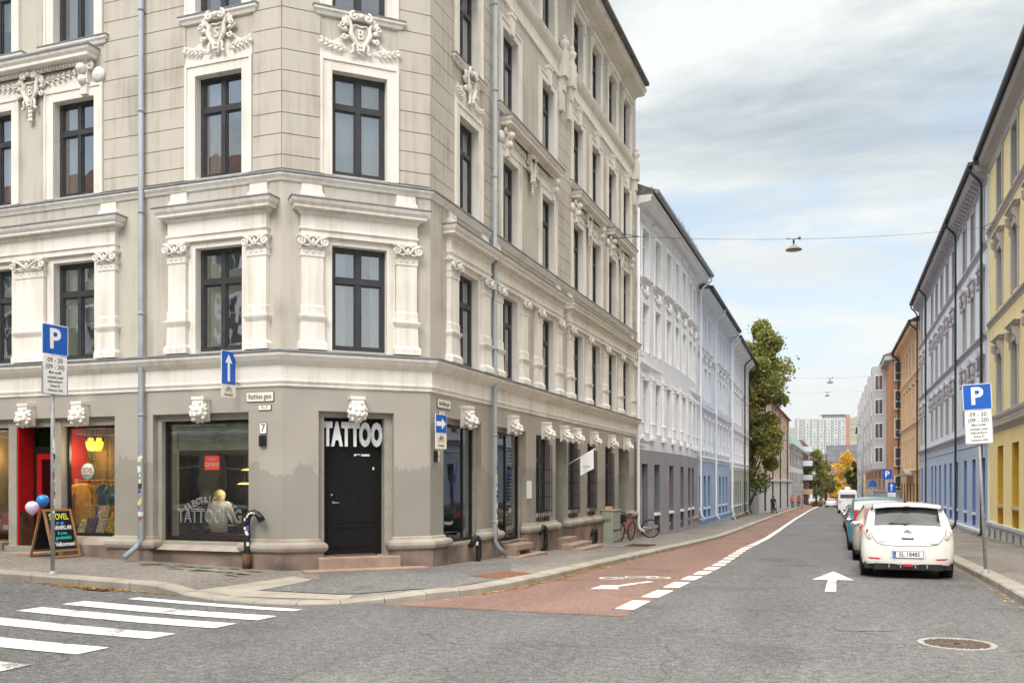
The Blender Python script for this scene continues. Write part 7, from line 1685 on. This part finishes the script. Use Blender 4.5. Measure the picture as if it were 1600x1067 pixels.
# ------------------------------------------------------------------ vehicles
def cr(vals, t):
    """Catmull-Rom through rows of numbers"""
    n = len(vals)-1; i = min(int(t), n-1); f = t-i
    p0, p1, p2, p3 = vals[max(i-1, 0)], vals[i], vals[i+1], vals[min(i+2, n)]
    return [.5*(2*b+(c-a)*f+(2*a-5*b+4*c-d)*f*f+(3*b-a-3*c+d)*f**3) for a, b, c, d in zip(p0, p1, p2, p3)]
LV = [(0, .90), (.10, .965), (.30, .995), (.52, 1.0), (.75, .99), (.92, .965), (1, .94)]
def vehicle(name, cat, label, x, y, ang, st, paint, glass, side_win, rear_win, front_win, wheels, wr=.32, lights='hatch', group=None, tailz=None, sub=4, belt_in=.0, plate_=None, door_y=(), mirrors=None, extra=None, lit=False, roofm=None):
    """st rows: y, half width, z bottom, z belt, half roof width, z top.  y grows forwards"""
    z = G(x, y+2); sl = -math.atan((G(x, y+4)-G(x, y))/4); root = empty(name, (x, y, G(x, y)), 0, label, cat, group)
    mw = Matrix.Translation((x, y, G(x, y))) @ Matrix.Rotation(ang, 4, 'Z') @ Matrix.Rotation(-sl, 4, 'X'); root.matrix_basis = mw
    rows = []; m = (len(st)-1)*sub
    for i in range(m+1): rows.append(cr(st, i/sub))
    NT = 9; GH = 4
    def prof(r):
        y_, w, zb, zl, wt, zt = r; P = []
        for t, k in LV: P.append((w*k, zb+(zl-zb)*t))
        # greenhouse side, slightly bowed
        x0, z0 = P[-1]
        cabin = zt-zl > .12
        for k in range(1, GH+1):
            t = k/GH; bx = .03*sin(pi*t) if cabin else .02*sin(pi*t); P.append((lerp(x0, wt, t)+bx, lerp(z0, zt-.05*(1 if cabin else .3), t)))
        for k in range(1, NT//2+1):
            t = k/(NT//2); P.append((wt*(1-t), zt-.05*(1 if cabin else .3)*(1-t)**2.2))
        return P
    grid = []
    for r in rows:
        P = prof(r); grid.append([(-a, r[0], b) for a, b in P]+[(a, r[0], b) for a, b in P[::-1][1:]])
    n = len(grid[0]); body = MB(); sg = MB(); rg = MB(); fg = MB()
    nl = len(LV)-1
    def isside(j): return (nl <= j < nl+GH) or (n-1-nl-GH <= j < n-1-nl)
    for i in range(m):
        ym = (rows[i][0]+rows[i+1][0])/2
        for j in range(n-1):
            q = [grid[i][j], grid[i][j+1], grid[i+1][j+1], grid[i+1][j]]; tgt = body
            top = nl+GH <= j < n-1-nl-GH
            if isside(j):
                jj = j-nl if j < n/2 else (n-2-nl)-j
                for a, b in side_win:
                    if a < ym < b and 0 <= jj < GH-1+1: tgt = sg
            if top and rear_win and rear_win[0] < ym < rear_win[1]: tgt = rg
            if top and front_win and front_win[0] < ym < front_win[1]: tgt = fg
            tgt.add(q, [(3, 2, 1, 0)], 0, True)
    # tail and nose caps
    def cap(row, r, sgn, bulge, mbx):
        zl = [p[2] for p in row[:nl+1]]; NX = 12; g = []
        for k in range(nl+1):
            w = row[k][0]; ln = []
            for c in range(NX+1):
                s = -1+2*c/NX; ln.append((-w*s*-1 if False else w*-s, r[0]-sgn*bulge*(1-abs(s)**3.0)*(.55+.45*sin(pi*min(1, .25+k/nl*.6))), zl[k]))
            g.append(ln)
        for k in range(nl):
            for c in range(NX): mbx.add([g[k][c], g[k][c+1], g[k+1][c+1], g[k+1][c]], [(0, 1, 2, 3) if sgn > 0 else (3, 2, 1, 0)], 0, True)
        # shelf from the cap's top edge to the body ring
        top = [p for p in row[nl:n-nl]]; tp = g[nl]
        half = [(p[0], p[1], p[2]) for p in top]
        mbx.add(tp+half[::-1] if sgn > 0 else tp[::-1]+half, [tuple(range(len(tp)+len(half)))], 0, True)
        return g
    g0 = cap(grid[0], rows[0], 1, .14, body); g1 = cap(grid[-1], rows[-1], -1, .18, body)
    bo = body.mesh('body', paint); bm = bmesh.new(); bm.from_mesh(bo); bmesh.ops.remove_doubles(bm, verts=bm.verts, dist=.002); bmesh.ops.recalc_face_normals(bm, faces=bm.faces); bm.to_mesh(bo); bm.free()
    B = put('body', bo, root, mw)
    for nm, k in (('side_windows', sg), ('rear_window', rg), ('windscreen', fg)):
        if k.v: k.build(nm, glass, root, mw)
    u = MB(); w0 = max(r[1] for r in st); zb = st[1][2]; u.box(-w0*.92, w0*.92, st[0][0]+.05, st[-1][0]-.12, zb-.06, zb+.10); u.build('underbody', M['black'], root, mw)
    for wy in wheels:
        for s in (-1, 1):
            t = MB(); xo = s*(w0-.005); xi = s*(w0-.22); t.lathe([(wr*.62, xo), (wr*.9, xo), (wr, xo-s*.03), (wr, xi), (wr*.6, xi)], (0, wy, wr), 24, axis='x'); to = t.build('tyre', M['rubber'], root, mw)
            rm = MB(); rm.lathe([(0, xo-s*.03), (.05, xo-s*.01), (wr*.2, xo-s*.02), (wr*.58, xo-s*.035), (wr*.64, xo-s*.005)], (0, wy, wr), 24, axis='x'); 
            rm.build('rim', M['steel'], to, mw)
            a = MB(); a.lathe([(wr*1.02, xo+s*.006), (wr*1.14, xo+s*.004), (wr*1.14, xo-s*.05)], (0, wy, wr+.02), 26, axis='x', caps=False); a.lathe([(0, xo-s*.04), (wr*1.12, xo-s*.04)], (0, wy, wr+.02), 24, axis='x', caps=False); a.build('wheel_arch', M['black'], root, mw)
    if mirrors:
        my, mz, mm = mirrors
        for s in (-1, 1):
            e_ = MB(); e_.ell((s*(w0+.09), my, mz), (.10, .07, .07), 10, 6); e_.tube([(s*(w0-.03), my+.02, mz-.03), (s*(w0+.05), my, mz-.02)], .02, 5); mo_ = e_.build('mirror', mm, root, mw)
            e_ = MB(); e_.ell((s*(w0+.09), my-.062, mz), (.085, .012, .055), 10, 5); e_.build('mirror_glass', M['chrome'], mo_, mw)
    if extra: extra(root, B, mw, grid, rows, g0)
    return root
M['chrome'] = plain('mirror_chrome', (.62, .64, .66), .12, 1.0)
def carpaint(n, c, rough=.18): return noisemat(n, c, tuple(v*.94 for v in c), 2.5, rough=rough, spec=.5, coat=.6)
M['carglass'] = noisemat('dark_car_glass', (.012, .014, .015), (.05, .055, .06), 1.6, rough=.06, spec=.8)
RL = plain('rear_lamp_red', (.45, .02, .02), .2, coat=.5); CL = plain('clear_lamp', (.62, .60, .60), .15, coat=.5)
WPaint = carpaint('pearl_white_paint', (.80, .79, .745))
# the white electric hatchback in front
def hatch_extra(root, B, mw, grid, rows, g0):
    def tail(xx, zz, out=.0):
        """point on the tail surface at x,z"""
        zs = [g0[k][6][2] for k in range(len(g0))]
        if zz <= zs[-1]:
            k = max(i for i in range(len(zs)) if zs[i] <= zz or i == 0); k = min(k, len(zs)-2); t = min(1, max(0, (zz-zs[k])/(zs[k+1]-zs[k]))); a, b = g0[k], g0[k+1]
            def atx(ln):
                for p, q in zip(ln, ln[1:]):
                    lo_, hi_ = sorted((p[0], q[0]))
                    if lo_-1e-6 <= xx <= hi_+1e-6: s = (xx-p[0])/(q[0]-p[0]) if q[0] != p[0] else 0; return lerp(p[1], q[1], s)
                return ln[0][1]
            return lerp(atx(a), atx(b), t)-out
        ys = [(r[5], r[0]) for r in rows if r[0] < 1.2]; return interp(sorted(ys), zz)-out
    def onto(name, poly, mat, out=.006, thick=.01, par=None):
        poly = [(q_*.95, w_) for q_, w_ in poly]
        mb = MB(); n_ = len(poly); a = [(px_, tail(px_, pz)-out, pz) for px_, pz in poly]; b = [(px_, tail(px_, pz)+thick, pz) for px_, pz in poly]
        mb.add(a+b, [tuple(range(n_)), tuple(range(n_, 2*n_))[::-1]]+[(i, (i+1) % n_, n_+(i+1) % n_, n_+i) for i in range(n_)]); return mb.build(name, mat, par or root, mw)
    def line(name, pts, r, mat):
        mb = MB(); mb.tube([(a, tail(a, c)-.001, c) for a, c in pts], r, 5); return mb.build(name, mat, root, mw)
    # tailgate shut lines
    L1 = [(-.68, .93), (-.65, .86), (-.60, .74), (-.52, .66), (-.42, .635), (-.2, .62), (.2, .62), (.42, .635), (.52, .66), (.60, .74), (.66, .86), (.68, .93)]
    line('tailgate_seam', L1, .006, M['black'])
    # tail lamps: tall curved clear strips with red
    for s in (-1, 1):
        out_ = [(.70, 1.30), (.745, 1.20), (.80, 1.02), (.815, .90), (.76, .77), (.70, .76)]; inn = [(.655, .83), (.655, .97), (.665, 1.10), (.665, 1.26)]
        def yl(px_, pz): 
            if pz < .93: return tail(min(abs(px_), .80)*s, pz)
            return tail(0, min(pz, 1.4))+.14*abs(px_)/.75
        for nm, P, mt, o_ in (('tail_lamp', out_+inn, CL, .022), ('lamp_red', [(.71, .80), (.755, .81), (.79, .90), (.765, .98), (.70, .96)], RL, .030)):
            P = [(q_*.94, w_) for q_, w_ in P]; mb = MB(); a = [(s*px_, yl(px_, pz)-o_-.02, pz) for px_, pz in P]; b = [(s*px_, yl(px_, pz)+.10, pz) for px_, pz in P]; n_ = len(P)
            mb.add(a+b, [tuple(range(n_)), tuple(range(n_, 2*n_))]+[(i, (i+1) % n_, n_+(i+1) % n_, n_+i) for i in range(n_)]); mb.build(nm, mt, root, mw)
        onto('reflector', [(s*.50, .385), (s*.74, .395), (s*.70, .365), (s*.54, .36)], RL, .012)
    # recess, plate, badge, handle
    onto('plate_recess', [(-.34, .38), (.34, .38), (.30, .55), (-.30, .55)], carpaint('recess_white', (.62, .60, .54)), .003)
    pb = MB(); ty = tail(0, .46)-.022; pb.box(-.26, .26, ty, ty+.03, .405, .52); pb.box(-.268, .268, ty+.004, ty+.028, .397, .528, 1); pb.box(-.256, -.205, ty-.0015, ty+.01, .409, .516, 2)
    po = pb.build('number_plate', [M['white'], M['black'], M['blue']], root, mw)
    text('EL 18485', M['ink'], po, mw @ Matrix.Translation((.03, ty-.002, .4625)), size=.115, extrude=.0008, offset=.002, xs=.84)
    text('N', M['white'], po, mw @ Matrix.Translation((-.23, ty-.003, .44)), size=.035, extrude=.0006)
    bd = MB(); yb = tail(0, .86)-.012; bd.lathe([(.045, -.008), (.058, -.012), (.066, -.004), (.066, .012)], (0, yb, .865), 24, axis='y'); bd.box(-.085, .085, yb-.016, yb+.002, .852, .878, 1); bd.build('round_badge', [M['chrome'], plain('badge_blue', (.12, .24, .42), .3, .5)], root, mw)
    hd = MB(); yh = tail(0, .77)-.02; hd.box(-.12, .12, yh, yh+.03, .765, .79); hd.box(-.10, .10, yh+.004, yh+.02, .745, .765, 1); hd.build('tailgate_handle', [M['chrome'], M['black']], root, mw, bevel=.004)
    text('electric', M['steel'], root, mw @ Matrix.Translation((-.42, tail(-.42, .70)-.006, .70)), size=.055, extrude=.001, name='small_lettering'); mbx = MB(); mbx.box(.34, .52, tail(.43, .67)-.008, tail(.43, .67)+.01, .662, .676); mbx.build('small_lettering', M['steel'], root, mw)
    # diffuser, wiper, spoiler, aerial
    df = MB(); df.box(-.60, .60, .02, .3, .17, .285)
    for xx in (-.33, -.13, .13, .33): df.box(xx-.008, xx+.008, -.045, .1, .21, .30, 1)
    df.box(-.08, .08, -.035, .05, .235, .285, 2); df.build('diffuser', [M['black'], M['steel'], RL], root, mw)
    wp = MB(); wp.tube([(-.02, .14, 1.005), (-.10, .17, 1.035), (-.30, .19, 1.05)], .012, 6); wp.box(-.34, .05, .165, .185, 1.028, 1.046); wp.build('rear_wiper', M['black'], root, mw)
    sp_ = MB(); P = [(-.60, 1.375), (-.3, 1.405), (0, 1.412), (.3, 1.405), (.60, 1.375)]
    for (a, b), (c, d) in zip(P, P[1:]): sp_.add([(a, .40, b-.012), (c, .40, d-.012), (c, .78, d+.03), (a, .78, b+.03), (a, .42, b-.05), (c, .42, d-.05)], [(0, 1, 2, 3), (0, 4, 5, 1)], 0, True)
    sp_.box(-.06, .06, .398, .41, 1.365, 1.378, 1); sp_.build('roof_spoiler', [WPaint, RL], root, mw)
    an = MB(); an.tube([(0, 1.0, 1.46), (0, .85, 1.60)], .006, 5); an.ell((0, 1.02, 1.462), (.03, .05, .025), 8, 5); an.build('aerial', M['black'], root, mw)
    gs = MB(); gs.box(-.66, .66, .62, .66, 1.18, 1.2)
def scaled(st, sw=1, sh=1, sl=1): return [(a*sl, b*sw, c*sh, d*sh, e_*sw, f*sh) for a, b, c, d, e_, f in st]
HST = [(.14, .80, .27, .80, .66, .90), (.22, .855, .24, .93, .64, .98), (.34, .88, .22, .95, .62, 1.12), (.50, .885, .20, .96, .60, 1.32), (.66, .885, .20, .955, .59, 1.405), (1.2, .885, .20, .94, .60, 1.465), (1.9, .885, .20, .93, .61, 1.475), (2.5, .885, .20, .92, .61, 1.43), (3.0, .885, .20, .91, .60, 1.22), (3.45, .885, .20, .90, .66, .98), (4.0, .86, .21, .82, .64, .87), (4.35, .76, .25, .66, .56, .70)]
vehicle('parked_car', 'car', 'white hatchback seen from behind, nearest of the parked cars, beside the parking sign', 8.70, 2.62, radians(-.2), scaled(HST, .94, 1, 1), WPaint, M['carglass'], [(.72, 1.55), (1.65, 2.45), (2.52, 2.85)], (.26, .60), (2.62, 3.35), (.88, 3.55), .315, mirrors=(2.75, .98, WPaint), extra=hatch_extra, group='cars parked at the right kerb')
def simple_tail(lampm=RL, plate_z=.55, lz=(.72, .95), lw=.16, ly=.0):
    def f(root, B, mw, grid, rows, g0):
        y0 = rows[0][0]; w = rows[0][1]
        for s in (-1, 1):
            l = MB(); l.box(s*(w*.80)-lw/2, s*(w*.80)+lw/2, y0-.06, y0+.1, lz[0], lz[1]); l.build('tail_lamp', lampm, root, mw, bevel=.02)
        p = MB(); p.box(-.26, .26, y0-.175, y0-.10, plate_z-.06, plate_z+.06); p.build('number_plate', M['white'], root, mw)
        b = MB(); b.box(-w*.9, w*.9, y0-.12, y0+.05, rows[0][2]-.04, rows[0][2]+.10); b.build('bumper', M['black'], root, mw, bevel=.02)
    return f
GR = 'cars parked at the right kerb'
vehicle('parked_car', 'car', 'champagne car with silver mirror right behind the white hatchback', 8.62, 8.35, 0, scaled(HST, .99, 1.0, 1.0), carpaint('champagne_paint', (.42, .37, .31)), plain('reddish_glass', (.16, .03, .03), .08, spec=.8), [(.72, 1.55), (1.65, 2.45), (2.52, 2.85)], (.26, .60), (2.62, 3.35), (.88, 3.55), .31, mirrors=(2.75, 1.0, M['chrome']), extra=simple_tail(), group=GR)  # red reflection in the windows put into the glass colour
TST = [(.05, .80, .28, .98, .70, 1.02), (.10, .86, .24, 1.0, .70, 1.10), (.22, .87, .22, 1.0, .69, 1.45), (.36, .87, .22, 1.0, .68, 1.60), (1.2, .87, .22, .99, .69, 1.66), (2.2, .87, .22, .97, .69, 1.64), (2.9, .87, .22, .96, .66, 1.35), (3.3, .86, .22, .95, .70, 1.05), (3.8, .82, .24, .85, .66, .92), (4.0, .74, .28, .68, .58, .75)]
TEAL = carpaint('teal_paint', (.035, .22, .31))
vehicle('parked_car', 'car', 'tall teal blue hatchback with black mirrors, third of the parked cars', 8.55, 14.4, .01, scaled(TST, 1.06, 1.03, 1.05), TEAL, M['carglass'], [(.45, 1.2), (1.3, 2.1), (2.2, 2.7)], (.12, .30), (2.3, 3.1), (.75, 3.25), .31, mirrors=(2.5, 1.12, M['iron']), extra=simple_tail(lz=(.95, 1.3)), group=GR)
SST = [(.10, .78, .28, .88, .60, .92), (.30, .86, .22, .92, .62, 1.0), (.75, .88, .20, .92, .60, 1.25), (1.2, .88, .20, .92, .58, 1.41), (2.0, .88, .20, .91, .59, 1.44), (2.7, .88, .20, .90, .58, 1.30), (3.3, .88, .20, .89, .62, .98), (4.0, .85, .21, .82, .62, .86), (4.4, .76, .25, .64, .55, .68)]
for lab, xx, yy, col, nm in (('dark green car behind the teal hatchback with a dark mirror', 8.50, 20.6, (.02, .04, .035), 'dark_green_paint'), ('grey brown estate car with pale roof, fifth of the parked cars', 8.45, 26.6, (.20, .18, .15), 'grey_brown_paint'), ('black car, sixth of the parked cars', 8.35, 33.0, (.02, .02, .024), 'black_car_paint'), ('silver car, last of the close row of parked cars', 8.25, 39.2, (.45, .46, .47), 'silver_paint')):
    vehicle('parked_car', 'car', lab, xx, yy, .012, SST, carpaint(nm, col), M['carglass'], [(.9, 1.6), (1.7, 2.4), (2.5, 2.85)], (.35, 1.1), (2.35, 3.2), (.85, 3.5), .31, mirrors=(2.7, .98, M['iron']), extra=simple_tail(), group=GR)
VST = [(.02, .93, .35, 1.35, .84, 2.0), (.04, .96, .30, 1.38, .84, 2.38), (.30, .97, .28, 1.38, .84, 2.50), (2.0, .97, .28, 1.38, .84, 2.52), (3.6, .97, .28, 1.38, .83, 2.45), (4.3, .96, .28, 1.35, .78, 2.0), (4.9, .95, .30, 1.25, .80, 1.35), (5.4, .85, .35, .95, .72, 1.0)]
def van_extra(root, B, mw, grid, rows, g0):
    simple_tail(lz=(.95, 1.45), lw=.12, plate_z=.9)(root, B, mw, grid, rows, g0)
    w = MB(); w.box(-.74, .74, -.135, -.08, 1.62, 2.04)
    w.build('rear_window', M['carglass'], root, mw, bevel=.03); r = MB(); r.lathe([(0, 0), (.3, 0), (.3, .2), (.2, .3), (0, .3)], (0, 1.5, 2.50), 14); r.build('roof_fan', M['white'], root, mw)
    d = MB(); d.box(-.93, .93, -.10, .02, 1.30, 2.30); d.box(-.004, .004, -.11, -.09, .5, 2.3, 1); d.build('rear_doors', [carpaint('van_white', (.74, .75, .76)), M['black']], root, mw, bevel=.02)
vehicle('white_van', 'van', 'tall white van with dark rear windows parked far down the right side', 7.55, 87.0, .012, VST, MATS.get('van_white') or carpaint('van_white2', (.74, .75, .76)), M['carglass'], [(3.8, 4.4)], None, (4.25, 4.95), (1.0, 4.5), .36, mirrors=(4.4, 1.5, M['iron']), extra=van_extra)
vehicle('driving_car', 'car', 'small white car driving away just left of the white van', 5.0, 140.5, .01, SST, carpaint('white_small', (.75, .76, .77)), M['carglass'], [(.9, 1.6), (1.7, 2.4)], (.35, 1.1), (2.35, 3.2), (.85, 3.5), .31, mirrors=(2.7, .98, M['iron']), extra=simple_tail())
def lit_front(root, B, mw, grid, rows, g0):
    y1 = rows[-1][0]
    for s in (-1, 1):
        l = MB(); l.ell((s*.55, y1+.10, .62), (.16, .08, .10), 8, 5); l.build('headlight', MATS.get('lit_headlight') or plain('lit_headlight', (1, .95, .85), .3, emis=(1, .9, .7), estr=6), root, mw)
vehicle('oncoming_car', 'car', 'silver car coming towards the camera with lit headlights beyond the far crossing', 4.2, 183, pi, SST, carpaint('silver2', (.45, .46, .48)), M['carglass'], [(.9, 1.6), (1.7, 2.4)], (.35, 1.1), (2.35, 3.2), (.85, 3.5), .31, mirrors=(2.7, .98, M['iron']), extra=lit_front)
vehicle('parked_car', 'car', 'dark red car parked beyond the white van at the right kerb', 7.0, 118, .012, SST, carpaint('dark_red_paint', (.22, .03, .03)), M['carglass'], [(.9, 1.6), (1.7, 2.4)], (.35, 1.1), (2.35, 3.2), (.85, 3.5), .31, extra=simple_tail(), group=GR)
# ------------------------------------------------------------------ trees
def tree(name, label, x, y, z, h, r, seed, mat, n, lsz, trunk_r=.2, trunk_h=None, z0f=.22, squash=1.0, barkc=None, group=None, shape=None, lean=0, clumps=34):
    q = random.Random(seed); e = empty(name, (x, y, z), 0, label, 'tree', group)
    bark = barkc or MATS.get('bark') or noisemat('bark', (.10, .075, .055), (.05, .04, .03), 6, bump=.6)
    tr = MB(); th = h*.86; path = []; rs = []
    for i in range(7): t = i/6; path.append((x+lean*t+q.uniform(-.12, .12)*h*.05, y+q.uniform(-.12, .12)*h*.05, z-.2+th*t)); rs.append(trunk_r*(1-.85*t)+.01)
    tr.tube(path, rs, 8); to = tr.build('trunk', bark, e)
    cl = []; k = clumps
    for i in range(k):
        t = q.random()**.85; zz = z+h*(z0f+(1-z0f)*t); rr_ = r*(shape(t) if shape else (sin(pi*min(1, .12+t*.9))**.6)); a = q.uniform(0, 2*pi); rad = rr_*sqrt(q.random())*.82
        c = (x+lean*t+rad*cos(a), y+rad*sin(a)*squash, zz); s = r*q.uniform(.22, .42)*(.6+.4*rr_/r); cl.append((c, s, q.random()))
    lb = MB()
    for (c, s, tone) in cl:
        b0 = max(.15, min(.8, (c[2]-z)/h-.12)); i0 = int(b0*6); P0 = Vector(path[i0]); P1 = Vector(c); mid = P0.lerp(P1, .5)+Vector((0, 0, .06*h*q.uniform(-.3, .6)))
        lb.tube([tuple(P0), tuple(mid), tuple(P1)], [rs[i0]*.45, rs[i0]*.28, .012], 5)
    lb.build('limbs', bark, e)
    cb = MB(); tones = []
    for i in range(n):
        c, s, tone = q.choice(cl); d = Vector((q.gauss(0, 1), q.gauss(0, 1), q.gauss(0, .8))); d = d.normalized()*s*(q.random()**.45)
        if q.random() < .06: d *= 1.5
        p = Vector(c)+d; u = Vector((q.gauss(0, 1), q.gauss(0, 1), q.gauss(0, 1))).normalized(); v_ = u.cross(Vector((q.gauss(0, 1), q.gauss(0, 1), q.gauss(0, 1)))).normalized(); l = lsz*q.uniform(.6, 1.3)
        cb.add([tuple(p+u*l), tuple(p+v_*l*.55), tuple(p-u*l), tuple(p-v_*l*.55)], [(0, 1, 2, 3)]); tones.append(min(1, max(0, tone*.6+q.random()*.45)))
    me = cb.mesh('crown', mat); at = me.attributes.new('tone', 'FLOAT', 'FACE'); at.data.foreach_set('value', tones); put('crown', me, e); return e
LG = leafmat('leaves_green_turning', (.09, .13, .03), (.19, .22, .05), (.38, .33, .08)); LY = leafmat('leaves_yellow', (.45, .26, .02), (.68, .42, .03), (.78, .55, .08)); LD = leafmat('leaves_dark_green', (.03, .06, .02), (.06, .11, .03), (.14, .18, .04)); LO = leafmat('leaves_olive', (.10, .13, .03), (.20, .22, .05), (.38, .28, .06))
tree('street_tree', 'large green tree turning yellow at the end of the left row of white houses', -1.2, 69.0, -1.2, 17.0, 2.9, 11, LG, 46000, .15, .18, z0f=.15, shape=lambda t: .75+.35*sin(pi*t*.9) if t < .7 else 1.0*(1-(t-.7)/.3)**.5*.9+.1, clumps=64, lean=1.5)
for i, (x, y, h, r, m, lab) in enumerate(((1.4, 186, 11.0, 2.6, LO, 'yellow green tree on the far left pavement past the balconies'), (2.6, 205, 9.5, 2.4, LO, 'olive tree next to the yellow green tree at the far left'), (.2, 222, 13, 3.4, LG, 'tall green tree behind the far left trees'), (4.2, 246, 7.5, 2.0, LO, 'small thin tree in front of the far white house'),
    (7.2, 229, 12.2, 4.6, LY, 'bright yellow tree in front of the red brick house'), (9.5, 222, 9, 3.0, LY, 'smaller yellow tree right of the bright yellow one'), (8.7, 198, 9.2, 1.9, LD, 'dark green tree standing before the yellow trees'), (5.0, 224, 5.5, 2.2, LY, 'low yellow tree at the left foot of the bright yellow tree'), (4.5, 272, 8, 3, LG, 'green tree before the red brick facade'))):
    tree('far_tree', lab, x, y, G(x, y), h, r, 20+i, m, 3600, .26, .16, z0f=.22, group='trees at the far end of the street', clumps=26)
for i, (x, y, c) in enumerate(((-8, 420, (.06, .09, .03)), (14, 440, (.20, .16, .04)), (-16, 500, (.12, .10, .03)))):
    pass
# ------------------------------------------------------------------ air
hm_, hn_, ho_ = nt_mat('thin_haze')
pv = N(hn_, 'ShaderNodeVolumePrincipled'); pv.inputs['Color'].default_value = (.86, .90, .95, 1); pv.inputs['Density'].default_value = .00007; pv.inputs['Anisotropy'].default_value = .2
L(hn_, pv, 0, ho_, 1)
hz_ = MB(); hz_.box(-1400, 1700, -1200, 3800, -60, 260); hzo = hz_.build('haze', hm_); hzo['kind'] = 'stuff'
